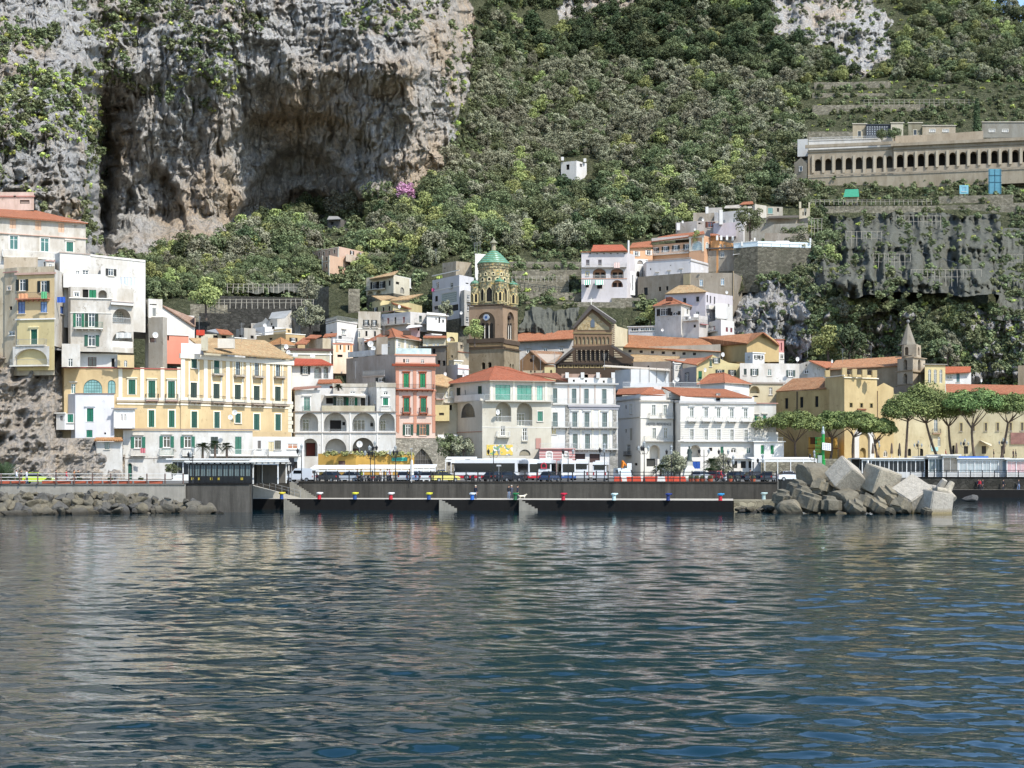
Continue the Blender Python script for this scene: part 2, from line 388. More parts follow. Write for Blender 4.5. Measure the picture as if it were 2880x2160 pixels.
 WM = sum(np.exp(-((X-a)/b)**2-((Yp-c)/d)**2) for a, b, c, d in ((610, 60, 560, 110), (520, 70, 660, 60), (1180, 60, 430, 130), (1270, 80, 120, 150), (1120, 60, 520, 60), (980, 220, 560, 30), (850, 170, 330, 70), (350, 40, 420, 80), (210, 40, 600, 40)))
 WM = np.clip(WM, 0, 1); WM = np.vstack([WM, WM[-1:], WM[-1:]])
 o = add('hills', gridmesh('hills', WX, WY, WZ, t_.m, {'rock': m, 'warm': WM}))
 return struct(o)
make_terrain()
def patch(name, x0, x1, y0, y1, D, relief, mat, nx=120, ny=100, attrs=True, edge=40):
 x = np.linspace(x0, x1, nx)[None]+np.zeros((ny, 1)); y = np.linspace(y1, y0, ny)[:, None]+np.zeros((1, nx)); d = D(x, y)+relief(x, y)
 return gridmesh(name, (x-CX)*d/F, d, H-(y-YH)*d/F, mat, {'rock': np.ones_like(x), 'warm': np.ones_like(x)*.75} if attrs else None)
rockm = bpy.data.materials['rock_and_soil']
def _rel(x, y): return (fbm((x+y*.4)/60, y/70, 5, 3, .5, True)-.5)*-8+(fbm((x+y*.5)/26, y/34, 3, 8, .5, True)-.5)*-2.2+(fbm(x/9, y/9, 3, 15)-.5)*.6
struct(add('rock_outcrop', patch('rock_outcrop', -320, 175, 985, 1362, lambda x, y: 236+(1360-y)*.028+6*sst(110, 178, x), _rel, rockm, 200, 160)))
struct(add('rock_outcrop', patch('rock_outcrop', 150, 352, 1232, 1362, lambda x, y: 240.5+(1360-y)*.02+5*sst(250+(y-1240)*.8, 300+(y-1240)*.8, x)+0*x, lambda x, y: _rel(x, y)*.5, rockm, 110, 90)))
def make_water():
 yp = np.concatenate([np.linspace(2900, 2180, 120, endpoint=False), np.linspace(2180, 1378, 760)])
 rows = H*F/(yp-YH); rows = np.concatenate([rows[rows < 345], [400, 520]])
 th = np.concatenate([np.linspace(-1.0, -.36, 40, endpoint=False), np.linspace(-.36, .36, 1200), np.linspace(.36, 1.0, 41)[1:]])
 Y = np.broadcast_to(rows[:, None], (len(rows), len(th))).copy(); X = Y*th[None]
 stp = np.gradient(rows)[:, None]
 Z = np.zeros_like(X)
 rr = np.random.RandomState(11)
 for i in range(34):
  lam = .75*1.105**(i % 20)*(1 if i < 20 else 1.07); a = rr.normal(0, .42)+.1; amp = .0037*lam**.85*rr.uniform(.5, 1.2)
  kx, ky = math.sin(a)*2*math.pi/lam, math.cos(a)*2*math.pi/lam
  fade = np.clip(1.6-3.2*stp*abs(ky)/(2*math.pi), 0, 1)
  ph = rr.uniform(0, 6.28)+1.2*(vn(X/9+i, Y/9)-.5)*2
  s = np.sin(kx*X+ky*Y+ph); Z += fade*amp*(s+.25*np.cos(2*(kx*X+ky*Y+ph)))
 Z *= (.55+.9*vn(X/14, Y/20, 5))
 t = NT('sea_water'); gp = t.node('ShaderNodeNewGeometry').outputs['Position']
 def mp(s, r=0):
  q = t.node('ShaderNodeMapping'); q.inputs['Scale'].default_value = s; q.inputs['Rotation'].default_value = (0, 0, r); t.link(gp, q.inputs['Vector']); return q.outputs['Vector']
 a = t.noise(mp((.55, 1.25, 0), .12), .8, 2, .5); b = t.noise(mp((.6, 1.1, 0), -.2), 2.1, 3, .55); c = t.noise(mp((.7, 1, 0)), 7, 2, .5); e = t.noise(mp((.5, 1.0, 0), .3), .23, 2, .5)
 hgt = t.math('ADD', t.math('ADD', t.math('MULTIPLY', a, .05), t.math('MULTIPLY', b, .03)), t.math('ADD', t.math('MULTIPLY', c, .006), t.math('MULTIPLY', e, .04)))
 t.color(t.mix(t.noise(gp, .03, 3), lin('04202a'), lin('062b34')))
 t.set(.03, 0, .5); t.b.inputs['IOR'].default_value = 1.46
 t.bump(hgt, .46, 1.0)
 o = add('sea_water', gridmesh('sea_water', X, Y, Z, t.m)); struct(o)
make_water()
FR = dict(A=(0, 500, 4.608), B=(0, 800, 4.608), C=(0, 1100, 4.608), D=(400, 800, 4.608), E=(400, 1100, 4.608), F=(800, 780, 4.096), G=(800, 1060, 4.096),
          H=(1280, 640, 4.096), I=(1260, 1020, 4.096), J=(1700, 540, 3.687), K=(1700, 920, 4.096), L=(1700, 1130, 4.809), M=(2120, 1130, 4.809), N=(2420, 1130, 4.809),
          O=(2160, 800, 3.072), Q=(820, 620, 4.096), R=(2160, 200, 3.072), S=(2160, 540, 3.072), p=(0, 0, 1.0))
GREEN = '1f5a48'; DKG = '26332e'; GLASS = '20282e'
def archpoly(w, h, kind=1, n=10):
 if not kind: return [(-w/2, -h/2), (w/2, -h/2), (w/2, h/2), (-w/2, h/2)]
 rise = {1: w/2, 2: w*.32, 3: w*.75}[kind]; rise = min(rise, h*.9); pts = [(-w/2, -h/2), (w/2, -h/2)]
 zs = h/2-rise
 for i in range(n+1):
  t = math.pi*i/n; x = w/2*math.cos(t); z = zs+rise*(math.sin(t) if kind != 3 else (1-abs(x)/(w/2))**.62)
  pts.append((x, z))
 return pts
WC = {}
def extr(mb, poly, y0, y1, mat, back=True):
 n = len(poly)
 mb.raw([(p[0], y0, p[1]) for p in poly]+[(p[0], y1, p[1]) for p in poly],
           [tuple(range(n))]+([tuple(range(2*n-1, n-1, -1))] if back else [])+[(i, n+i, n+(i+1) % n, (i+1) % n) for i in range(n)], mat)
def ring(mb, po, pi, y0, y1, mat):
 n = len(po); vs = [(p[0], y, p[1]) for poly, y in ((po, y0), (pi, y0), (po, y1), (pi, y1)) for p in poly]
 fs = []
 for i in range(n):
  j = (i+1) % n; fs += [(i, j, n+j, n+i), (i, 2*n+i, 2*n+j, j), (n+i, n+j, 3*n+j, 3*n+i)]
 mb.raw(vs, fs, mat)
def window_meshes(w, h, kind, arch, c, fc, sur, dep):
 w = max(.25, round(w/.06)*.06); h = max(.25, round(h/.06)*.06)
 key = (w, h, kind, arch, c, fc, sur, dep)
 if key in WC: return WC[key]
 poly = archpoly(w, h, arch); fm = plain('window_frame', fc, .5); out = {}
 mb = MB(); t = min(.09, w*.09)
 inn = [(p[0]*(1-2*t/w), p[1]*(1-2*t/h)) for p in poly]
 y0 = dep*.55
 if kind != 'hole':
  ring(mb, poly, inn, y0-.05, y0+.04, fm)
  if kind in ('gl', 'op', 'grid'):
   nx = 1 if w < 1.9 else (2 if w < 3 else 4)
   if kind == 'grid': nx = max(4, int(w/.45))
   for i in range(1, nx+1):
    x = -w/2+w*i/(nx+1);
    hh = h if not arch else h-(.5*w*(1-math.sqrt(max(0, 1-(2*x/w)**2))) if arch == 1 else .2)
    mb.box((x, y0-.02, (hh-h)/2), (.05 if kind == 'grid' else .08, .05, hh-.04), fm)
   for z in ([h*.22] if kind != 'grid' else [h*(j/5-.5) for j in range(1, 5)]): mb.box((0, y0-.015, z), (w*.86, .04, .05), fm)
 if sur:
  k = .16; po = [((p[0]+(k if p[0] > 0 else -k)*(1 if abs(p[0]) > .01 else 0)), p[1]+(k if p[1] > 0 else 0)) for p in poly]
  ring(mb, po, poly, -.05, .02, plaster(sur, .1))
 if kind == 'hole' and not sur: ring(mb, poly, inn, dep-.05, dep+.01, plain('window_frame', '2a2825', .8))
 out['frame'] = mb.mesh('window')
 mb = MB()
 if kind == 'sh':
  lv = louvre(c)
  if arch: extr(mb, inn, y0-.03, y0+.02, lv)
  else:
   mb.box((0, y0-.03, 0), (w/2-.05, .05, h-.1), lv); out['pair'] = w/4
  out['pane'] = ('shutter', mb.mesh('shutter'))
 elif kind == 'hole':
  mb.face([(p[0], dep, p[1]) for p in poly], plain('dark_interior', c or '14130f', .9)); out['pane'] = ('opening', mb.mesh('opening'))
 else:
  extr(mb, inn, y0, y0+.02, glassm(c if kind != 'op' else GLASS)); out['pane'] = ('pane', mb.mesh('pane'))
 if kind == 'op':
  mb = MB(); lv = louvre(c); mb.box((0, -.07, 0), (w*.47, .05, h*.98), lv)
  out['lx'] = w*.76; out['leaf'] = mb.mesh('shutter')
 WC[key] = out; return out
def hang(ms, o):
 if 'pair' in ms:
  for k in (-1, 1): add('shutter', ms['pane'][1], o, (k*ms['pair'], 0, 0))
 else: add(ms['pane'][0], ms['pane'][1], o)
 if 'leaf' in ms:
  for k in (-1, 1): add('shutter', ms['leaf'], o, (k*ms['lx'], 0, 0))
class Bld:
 def __init__(s, fr, name, label, pts, top, bot, mat, cat='building', back=9, ref=0, group=None, roof=None, zb=None, shape=None, extra=None, part='wall'):
  s.fr = FR[fr]; s.name = name
  x, D = s.px(pts[ref][0], 0)[0], pts[ref][1]
  X = Xx(x, D); s.L = Vector((X, D, GZ if zb is None else zb))
  z0 = zb if zb is not None else Zy(s.px(0, bot)[1], D); s.L.z = z0
  s.o = thing(name, label, cat, s.L, 0, group)
  s.blocks = []
  s.blk(pts, top, bot, mat, back, ref, roof, zb, shape, part)
 def px(s, u, v): x0, y0, f = s.fr; return x0+u/f, y0+v/f
 def blk(s, pts, top, bot, mat, back=6, ref=0, roof=None, zb=None, shape=None, part='wall', fr=None):
  if fr: s.fr = FR[fr]
  D = pts[ref][1]; b = dict(mat=mat, back=back, part=part)
  b['z1'] = Zy(s.px(0, top)[1], D); b['z0'] = zb if zb is not None else Zy(s.px(0, bot)[1], D)
  b['P'] = [Vector((Xx(s.px(u, 0)[0], d), d)) for u, d in pts]
  b['holes'] = [[] for _ in pts[1:]]; b['shape'] = {}
  s.b = b; s.blocks.append(b)
  Pn = b['P']; lu = max(((Pn[i+1]-Pn[i]) for i in range(len(Pn)-1)), key=lambda q: abs(q.x)); u = lu.normalized(); n = Vector((-u.y, u.x))
  if n.y < 0: n = -n
  b['foot'] = Pn+[Pn[-1]*(1+back/Pn[-1].length), Pn[0]*(1+back/Pn[0].length)]
  for sg, pl in (shape or {}).items():
   b['shape'][sg] = [s.wc(sg, a, c) for a, c in pl]
  if roof: s.roof(*roof) if isinstance(roof, tuple) else s.roof(**roof)
  return s
 def seg(s, i):
  a, b = s.b['P'][i], s.b['P'][i+1]; u = (b-a); L = u.length; u = u/L
  return a, u, L
 def wc(s, i, U, V):
  x, y = s.px(U, V); k = (x-CX)/F; a, u, L = s.seg(i)
  t = (k*a.y-a.x)/(u.x-k*u.y); Yd = a.y+u.y*t
  return t, Zy(y, Yd)
 def place(s, i, t, z, me, name, parent=None, dy=0.0):
  a, u, L = s.seg(i); n = Vector((-u.y, u.x)); p = a+u*t+n*dy
  o = add(name, me, s.o if parent is None else parent, (p.x-s.L.x, p.y-s.L.y, z-s.L.z), math.atan2(u.y, u.x))
  return o
 def win(s, i, us, v, w, h, kind='gl', arch=0, c=None, fc='e6e4de', sur=None, dep=.22, sill=True, hood=False, vs=None):
  if not isinstance(us, (list, tuple)): us = [us]
  f = s.fr[2]; a, u, L = s.seg(i)
  t0, z0 = s.wc(i, us[0], v); ta, _ = s.wc(i, us[0]-w/2, v); tb, _ = s.wc(i, us[0]+w/2, v)
  W = abs(tb-ta); k = (s.px(us[0], 0)[0]-CX)/F; Yd = a.y+u.y*t0; Hh = h/f*Yd/F
  W = min(max(.3, W), 14); c = c or {'sh': GREEN, 'op': DKG, 'gl': GLASS, 'hole': '14130f', 'grid': GLASS}[kind]
  ms = window_meshes(W, Hh, kind, arch, c, fc, sur, dep)
  for j, U in enumerate(us):
   t, z = s.wc(i, U, v if vs is None else vs[j]);
   if vs is None: z = z0
   if t-W/2 < .05 or t+W/2 > L-.05: t = min(max(t, W/2+.08), L-W/2-.08)
   s.b['holes'][i].append(([(t+p[0], z+p[1]) for p in archpoly(W, Hh, arch)], dep if kind != 'hole' else dep, False))
   o = s.place(i, t, z, ms['frame'], 'arched_window' if arch else 'window')
   hang(ms, o)
   if sill and kind != 'hole' and Hh < 2.2 and not arch:
    key = ('sill', round(W, 1))
    if key not in WC:
     mb = MB(); mb.box((0, -.07, 0), (W+.3, .2, .1), plaster('cfc9bd', .2)); WC[key] = mb.mesh('sill')
    add('sill', WC[key], o, (0, 0, -Hh/2-.05))
   if hood:
    key = ('hood', round(W, 1), sur)
    if key not in WC:
     mb = MB(); mb.box((0, -.12, 0), (W+.6, .28, .12), plaster(sur or 'cfc9bd', .2)); mb.box((0, -.05, -.12), (W+.4, .12, .14), plaster(sur or 'cfc9bd', .2)); WC[key] = mb.mesh('window_hood')
    add('window_hood', WC[key], o, (0, 0, Hh/2+.32))
  return s
 def log(s, i, us, v, w, h, dep=2.2, arch=1, ins=(), rail=None, mat=None, rh=1.0, fmat=None):
  if not isinstance(us, (list, tuple)): us = [us]
  f = s.fr[2]; a, u, L = s.seg(i); t0, z0 = s.wc(i, us[0], v); ta, _ = s.wc(i, us[0]-w/2, v); tb, _ = s.wc(i, us[0]+w/2, v)
  W = abs(tb-ta); Hh = h/f*(a.y+u.y*t0)/F
  for U in us:
   t, z = s.wc(i, U, v); z = z0
   t = min(max(t, W/2+.08), L-W/2-.08)
   pl = archpoly(W, Hh, arch, 14)
   s.b['holes'][i].append(([(t+p[0], z+p[1]) for p in pl], dep, False))
   mb = MB(); m = mat or s.b['mat']
   mb.face([(p[0], dep, p[1]) for p in pl], m)
   o = s.place(i, t, z, mb.mesh('loggia_back'), 'loggia_back')
   for fx, fz, ww, hh, kind, cc in ins:
    ms = window_meshes(ww, hh, kind, 0, cc, 'd9d6cd', None, .12)
    add('door' if fz == 0 else 'window', ms['frame'], o, (fx*W, dep-.13, -Hh/2+fz+hh/2))
    add(ms['pane'][0], ms['pane'][1], o, (fx*W, dep-.13, -Hh/2+fz+hh/2), 0, (1.9, 1, 1) if 'pair' in ms else None)
   if rail: s._rail(i, t, z-Hh/2, W*.98, rh, rail, .12)
  return s
 def _rail(s, i, t, z, W, rh, style, dy, parent=None, ends=0.0):
  key = ('rail', round(W, 1), round(rh, 1), style, round(ends, 1))
  if key not in WC:
   mb = MB(); col = {'bars': '3b3b3a', 'white': 'dcdcd8', 'green': '3f7a66', 'grey': '8d8f8d'}
   col['glass'] = 'b4b6b2'
   if style in col:
    m = plain('painted_metal', col[style], .5)
    runs = [((-W/2, 0), (W/2, 0))]
    if ends: runs += [((-W/2, 0), (-W/2, ends)), ((W/2, 0), (W/2, ends))]
    for (xa, ya), (xb, yb) in runs:
     ln = math.hypot(xb-xa, yb-ya); n = max(2, int(ln/.16))
     mb.beam((xa, ya, rh), (xb, yb, rh), .03, m); mb.beam((xa, ya, .08), (xb, yb, .08), .02, m)
     for k in range(n+1):
      q = k/n; mb.beam((xa+(xb-xa)*q, ya+(yb-ya)*q, .02), (xa+(xb-xa)*q, ya+(yb-ya)*q, rh), .014, m)
   elif style == 'solid':
    mb.box((0, 0, rh/2), (W, .14, rh), plaster('dedbd2', .3))
    if ends:
     for x in (-W/2+.07, W/2-.07): mb.box((x, ends/2+.05, rh/2), (.14, ends-.1, rh), plaster('dedbd2', .3))
   WC[key] = mb.mesh('railing')
  return s.place(i, t, z, WC[key], 'railing', parent, dy)
 def bal(s, i, us, v, w, rh=1.0, dep=.9, style='bars', slab='c9c4b8', br=True):
  if not isinstance(us, (list, tuple)): us = [us]
  t0, z0 = s.wc(i, us[0], v); ta, _ = s.wc(i, us[0]-w/2, v); tb, _ = s.wc(i, us[0]+w/2, v); W = abs(tb-ta)
  for U in us:
   t, z = s.wc(i, U, v); z = z0
   key = ('bal', round(W, 1), dep, slab, br)
   if key not in WC:
    mb = MB(); m = plaster(slab, .35); mb.box((0, -dep/2, -.09), (W, dep, .18), m)
    if br:
     for k in range(max(2, int(W/.8))): mb.box((-W/2+.25+k*(W-.5)/max(1, max(2, int(W/.8))-1), -dep*.35, -.32), (.16, dep*.7, .28), m)
    WC[key] = mb.mesh('balcony')
   o = s.place(i, t, z, WC[key], 'balcony')
   key2 = s._rail(i, t, z, W-.05, rh, style, -dep+.06, None, dep-.1)
   key2.name = 'balcony_railing'
  return s
 def band(s, i, v, h, mat, proud=.12, u0=None, u1=None, part='cornice'):
  f = s.fr[2]; a, u, L = s.seg(i); t, z = s.wc(i, (u0 if u0 is not None else (s.fr and ((CX+a.x*F/a.y)-s.fr[0])*f)), v)
  ta = 0 if u0 is None else t; tb = L if u1 is None else s.wc(i, u1, v)[0]
  hh = h/f*(a.y)/F; mb = MB(); W = tb-ta
  mb.box((0, -proud/2, 0), (W+(2*proud if u0 is None else 0), proud, hh), mat); s.place(i, (ta+tb)/2, z, mb.mesh(part), part); return s
 def pil(s, i, us, v0, v1, w, mat, proud=.12, part='pilaster'):
  for U in us:
   t, za = s.wc(i, U, v0); _, zb = s.wc(i, U, v1); ta, _ = s.wc(i, U-w/2, v0); tb, _ = s.wc(i, U+w/2, v0)
   t = min(max(t, (tb-ta)/2), s.seg(i)[2]-(tb-ta)/2)
   mb = MB(); mb.box((0, -proud/2, 0), (tb-ta, proud, za-zb), mat); s.place(i, t, (za+zb)/2, mb.mesh(part), part)
  return s
 def roof(s, kind, ridge=None, mat=None, over=.5, eave=None, drop=0.0):
  b = s.b; z1 = b['z1']+drop; L = s.L; mat = mat or tiles()
  ft = b['foot']; c = sum(ft, Vector((0, 0)))/len(ft)
  po = [p+(p-c).normalized()*over for p in ft]
  if kind == 'hip':
   rp = [Vector((Xx(s.px(u, v)[0], d), d, Zy(s.px(u, v)[1], d))) for u, v, d in ridge]
   mb = MB(); near = [min(range(len(rp)), key=lambda k: (rp[k].xy-p).length) for p in po]
   n = len(po); lo = [Vector((p.x, p.y, z1)) for p in po]
   for i in range(n):
    j = (i+1) % n; A, B = lo[i], lo[j]
    pts = [A, B, rp[near[j]]]+([rp[near[i]]] if near[i] != near[j] else [])
    mb.face([q-L for q in pts], mat)
   for i in range(n):
    j = (i+1) % n; A, B = lo[i]-L, lo[j]-L; mb.face([A-Vector((0, 0, .14)), B-Vector((0, 0, .14)), B, A], plain('eaves', '9a8e80', .8))
   mb.face([q-L-Vector((0, 0, .14)) for q in lo[::-1]], plain('eaves', '9a8e80', .8))
   if len(rp) == 2: mb.beam(rp[0]-L, rp[1]-L, .16, mat, 6)
   for i in range(n): mb.beam(lo[i]-L, rp[near[i]]-L, .13, mat, 5)
   mb.build('roof', s.o)
   b['z1'] = z1-.1 if drop else b['z1']
  return s
 def slab(s, pts, mat, th=.22, part='roof', name=None):
  q = [Vector((Xx(s.px(u, v)[0], d), d, Zy(s.px(u, v)[1], d)))-s.L for u, v, d in pts]
  nn = (q[1]-q[0]).cross(q[2]-q[0]).normalized()
  if nn.z < 0: nn = -nn
  lo = [p-nn*th for p in q]; n = len(q); mb = MB()
  mb.face(q, mat); mb.face(lo[::-1], plain('eaves', '9a8e80', .8))
  for i in range(n): mb.face([lo[i], lo[(i+1) % n], q[(i+1) % n], q[i]], mat)
  o = mb.build(part, s.o); return s
 def boxp(s, u, v, D, w, h, d, mat, part, rz=0):
  p = P(*s.px(u, v), D)-s.L; mb = MB(); mb.box((0, 0, h/2), (w, d, h), mat); o = mb.build(part, s.o, p); o.rotation_euler = (0, 0, rz); return s
 def done(s):
  for b in s.blocks:
   if b['z0'] >= b['z1']-.3: print('BADZ', s.o['label'], b['part'], round(b['z0'], 1), round(b['z1'], 1))
  for b in s.blocks[:1]:
   pt = b['P'][len(b['P'])//2]; xp = CX+pt.x*F/pt.y
   if pt.y < 370 or b['z0'] < 8: continue
   ys = np.arange(300, 1250, 10.0); dd = DT(np.full(len(ys), xp), ys, False); k = np.where(dd < pt.y+2)[0]
   zt = Zy(ys[k[0]], pt.y) if len(k) else GZ
   if zt-1 < b['z0']:
    mb = MB(); ft = [(p.x-s.L.x, p.y-s.L.y+.02) for p in b['foot']]; mb.prism(ft, zt-4-s.L.z, b['z0']-s.L.z, stone('6f6b5e', .7)); mb.build('footing', s.o)
  for b in s.blocks:
   mb = MB(); m = b['mat']; L = s.L; s.b = b
   for i in range(len(b['P'])-1):
    a, u, Ln = s.seg(i); n = Vector((-u.y, u.x))
    out = b['shape'].get(i) or [(0, b['z0']), (Ln, b['z0']), (Ln, b['z1']), (0, b['z1'])]
    vs = []; es = []
    for pl in [out]+[h[0] for h in b['holes'][i]]:
     k = len(vs); vs += [Vector(p) for p in pl]; es += [(k+j, k+(j+1) % len(pl)) for j in range(len(pl))]
    def w3(p, d=0.0):
     q = a+u*p[0]+n*d; return (q.x-L.x, q.y-L.y, p[1]-L.z)
    rv, re, rf, *_ = delaunay_2d_cdt(vs, es, [], 0, 1e-5)
    def ins(x, y, pl):
     r = False
     for j in range(len(pl)):
      x0, y0 = pl[j]; x1, y1 = pl[(j+1) % len(pl)]
      if (y0 > y) != (y1 > y) and x < (x1-x0)*(y-y0)/(y1-y0)+x0: r = not r
     return r
    fs = []
    for f in rf:
     cx = sum(rv[q].x for q in f)/len(f); cy = sum(rv[q].y for q in f)/len(f)
     if ins(cx, cy, out) and not any(ins(cx, cy, h[0]) for h in b['holes'][i]): fs.append(tuple(f))
    mb.raw([w3(p) for p in rv], fs, m)
    for pl, dep, _ in b['holes'][i]:
     nn = len(pl)
     for j in range(nn):
      p, q = pl[j], pl[(j+1) % nn]; mb.face([w3(p), w3(p, dep), w3(q, dep), w3(q)], m)
   ft = b['foot']; n = len(ft); k = len(b['P'])-1
   for i in range(k, n):
    p, q = ft[i], ft[(i+1) % n]
    mb.face([(p.x-L.x, p.y-L.y, b['z0']-L.z), (q.x-L.x, q.y-L.y, b['z0']-L.z), (q.x-L.x, q.y-L.y, b['z1']-L.z), (p.x-L.x, p.y-L.y, b['z1']-L.z)], m)
   if not b['shape']: mb.face([(p.x-L.x, p.y-L.y, b['z1']-L.z-.002) for p in ft], plain('roof_deck', 'a7a29a', .9))
   mb.build(b['part'], s.o)
  return s
WHT = plaster('cac8c2', .55); WH2 = plaster('c5c1b9', .8); CLEAN = plaster('d0cfcb', .25); CREAM = plaster('c2bba4', .4); YEL = plaster('c4ae86', .35); YEL2 = plaster('c0b286', .3)
GREY = plaster('a9a49a', .5); BEIGE = plaster('c3b69a', .45); SALM = plaster('c9b3a6', .3); SALD = plaster('b88670', .3); LAV = plaster('cfcfd1', .25); OLD = plaster('b9ae98', .8)
WCLN = plain('painted_trim', 'd9d6cd', .8, var=.05); TRM = plaster('ddd7c4', .15); OR = tiles('b06c4c', .45); OT = tiles('bd8050', .8); OT2 = tiles('c09468', .9); PINK = plaster('c08a84', .15); TEAL = '3d8674'
DGT = '2c3a36'
b = Bld('A', 'palazzo', 'peeling white palazzo with orange hipped roof and boxy penthouse, at the far left edge', [(-400, 261), (1112, 270)], 475, 1400, WH2, back=14, ref=0)
b.win(0, [180, 580], 855, 112, 180, 'gl', c='2f5a50', sur='e8e2d4', vs=[840, 870]); b.win(0, 905, 895, 92, 130, 'sh', c='2f6d60', sur='e8e2d4', hood=True)
b.win(0, [166, 495, 795], 600, 80, 120, 'sh', c='d9b394', fc='d9a98c', vs=[597, 620, 648], sill=False); b.bal(0, 370, 1040, 680, 1.1, 1.0, 'white', 'd5cfc2')
b.band(0, 690, 12, plaster('cfb3a4', .4), .25); b.band(0, 480, 20, WCLN, .3)
b.slab([(-420, 462, 260), (1140, 582, 269.5), (480, 425, 278), (-420, 380, 275)], OR)
b.blk([(-60, 276), (195, 276), (440, 276)], 185, 420, plaster('c9b3a6', .6), back=6).win(1, 320, 312, 125, 50, 'hole', c='8f7f74'); b.band(0, 240, 14, plaster('b98a80', .4), .2); b.band(1, 240, 14, plaster('b98a80', .4), .2)
b.done()
b = Bld('A', 'apartment_house', 'tall yellow house with dark shutters and a white arched terrace hanging over the rock', [(-300, 246), (62, 245), (222, 243.5), (708, 242)], 1145, 2420, OLD, back=12, ref=3, part='upper_wall')
b.b['z0'] = 20
b.blk([(222, 243.2), (706, 241.7)], 1262, 1990, YEL, back=3, part='yellow_wall')
b.win(0, [290, 567], 1395, 80, 150, 'op', c='1f2725', vs=[1390, 1410]); b.band(0, 1250, 26, plaster('b79a8c', .4), .3); b.bal(0, 440, 1565, 420, .9, .8, 'bars', 'b8836c')
b.win(0, 280, 1680, 90, 160, 'gl', c='41598c', fc='2c3f70', dep=.15); b.win(0, 568, 1676, 85, 140, 'gl', c='6c86b0', fc='2c3f70', dep=.15)
b.blk([(222, 243.0), (706, 241.5)], 1835, 2500, YEL2, back=3, part='lower_wall'); b.band(0, 1838, 18, WCLN, .2)
b.win(0, 442, 2062, 85, 200, 'sh', sur='e9dfb4', hood=True); b.bal(0, 425, 2170, 370, .9, .8, 'grey')
b.blk([(165, 242.5), (640, 241)], 2190, 2440, WHT, back=3, part='terrace_wall'); b.log(0, 395, 2320, 430, 210, 1.8, 2, ins=((.03, .0, .85, 2.2, 'sh', GREEN), (.42, 0, .5, 1.9, 'hole', '2a2a2c')))
b.bal(0, 400, 2432, 480, .9, .9, 'grey', 'd8d4c8', False)
b.blk([(60, 244.6), (222, 243.2)], 1240, 2400, OLD, back=3, part='grey_wall'); b.win(0, 118, 1432, 40, 45, 'gl', sur='d8c9b8'); b.win(0, 140, 1690, 34, 48, 'hole'); b.win(0, 150, 2015, 82, 64, 'gl', fc='e8e8e4'); b.band(0, 1230, 10, plaster('a87c78', .3), .2)
b.blk([(706, 241.7), (885, 250)], 1180, 2180, WH2, back=3, part='side_wall'); b.win(0, 810, 1720, 55, 100, 'gl', c='5a77b5', fc='3a5a9a')
b.blk([(490, 248), (600, 246.5), (700, 247)], 1070, 1200, WHT, back=3, part='belvedere'); b.win(1, 652, 1150, 45, 70, 'gl', 1); b.win(0, 575, 1130, 20, 80, 'hole'); b.band(1, 1075, 10, plaster('b78f88', .3), .2)
b.blk([(50, 252), (490, 252)], 1030, 1250, plaster('c3b7a4', .7), back=4, part='back_wall')
b.done()
b = Bld('A', 'apartment_house', 'tall white whitewashed house with stepped balconies and laundry, above the yellow palace', [(712, 250), (776, 247), (1160, 249.5), (1885, 257)], 960, 1700, WHT, back=14, ref=1, zb=28)
b.band(1, 965, 14, plaster('a79a90', .4), .12); b.band(2, 1010, 10, WCLN, .12, 1170, 1880)
b.win(2, 1438, 1225, 70, 85, 'op', c='2b2d2c'); b.win(2, 1575, 1532, 105, 135, 'gl', c='6f8f98', sur='e6e2da'); b.win(1, 1008, 1255, 45, 100, 'gl'); b.win(1, 1108, 1250, 85, 110, 'gl', c='2b3033')
b.blk([(820, 246.0), (1310, 247)], 1240, 1420, CLEAN, back=2.5, part='balcony_parapet'); b.blk([(1305, 247.5), (1560, 249.5)], 1115, 2300, WHT, back=3, part='stair_tower'); b.win(0, 1438, 1225, 70, 90, 'op', c='2b2d2c')
b.blk([(885, 245), (915, 244), (1440, 245.5), (1730, 248)], 1410, 2250, WH2, back=5, ref=1, part='lower_wall')
b.win(1, 992, 1512, 62, 55, 'gl', sur='dcd8cf'); b.win(1, 1108, 1502, 75, 110, 'hole'); b.win(1, 1200, 1505, 95, 110, 'sh', c='1f7a52', sill=False); b.band(1, 1555, 12, WCLN, .2); b.log(1, 1330, 1515, 110, 120, 1.5, 1)
b.win(1, [1020], 1845, 70, 175, 'op', c='1f6b4c'); b.win(1, 1188, 1840, 85, 185, 'op', c='26392f'); b.bal(1, 1150, 1950, 370, .95, .9, 'green', 'd8d4cb'); b.win(1, 1190, 2110, 95, 145, 'op', c='2d5a4a')
b.band(1, 1745, 8, WCLN, .1); b.log(2, 1578, 1795, 235, 200, 2.4, 1, ins=((-.3, 0, 1.4, 2.0, 'hole', '1b1d1c'), (.2, .5, 2.4, 1.8, 'grid', '8b8f8c')), rail='white')
b.log(2, 1590, 2095, 270, 210, 2.4, 1, ins=((-.35, 0, .7, 1.9, 'hole', '1b1d1c'), (.05, 1.4, .9, .8, 'gl', '55504a')), rail='solid')
b.blk([(1440, 244.8), (1728, 247.2)], 1592, 1640, CLEAN, back=1, part='balcony_parapet'); b.band(0, 1600, 8, plaster('a08f88', .3), .1)
b.blk([(800, 243.5), (1040, 244)], 2150, 2450, WHT, back=4, part='kitchen_wing'); b.win(0, 912, 2395, 60, 100, 'gl')
b.blk([(1040, 246), (1525, 247)], 2275, 2450, CLEAN, back=3, part='terrace_wall'); b.win(0, [1195], 2385, 110, 120, 'gl', c='2c2422', fc='5a2f2a'); b.win(0, 1465, 2395, 40, 110, 'hole')
b.done()
b = Bld('B', 'house', 'narrow white house leaning against the right side of the tall white house', [(1880, 262), (1925, 259), (2105, 260)], 185, 900, WHT, back=7, ref=1, zb=22)
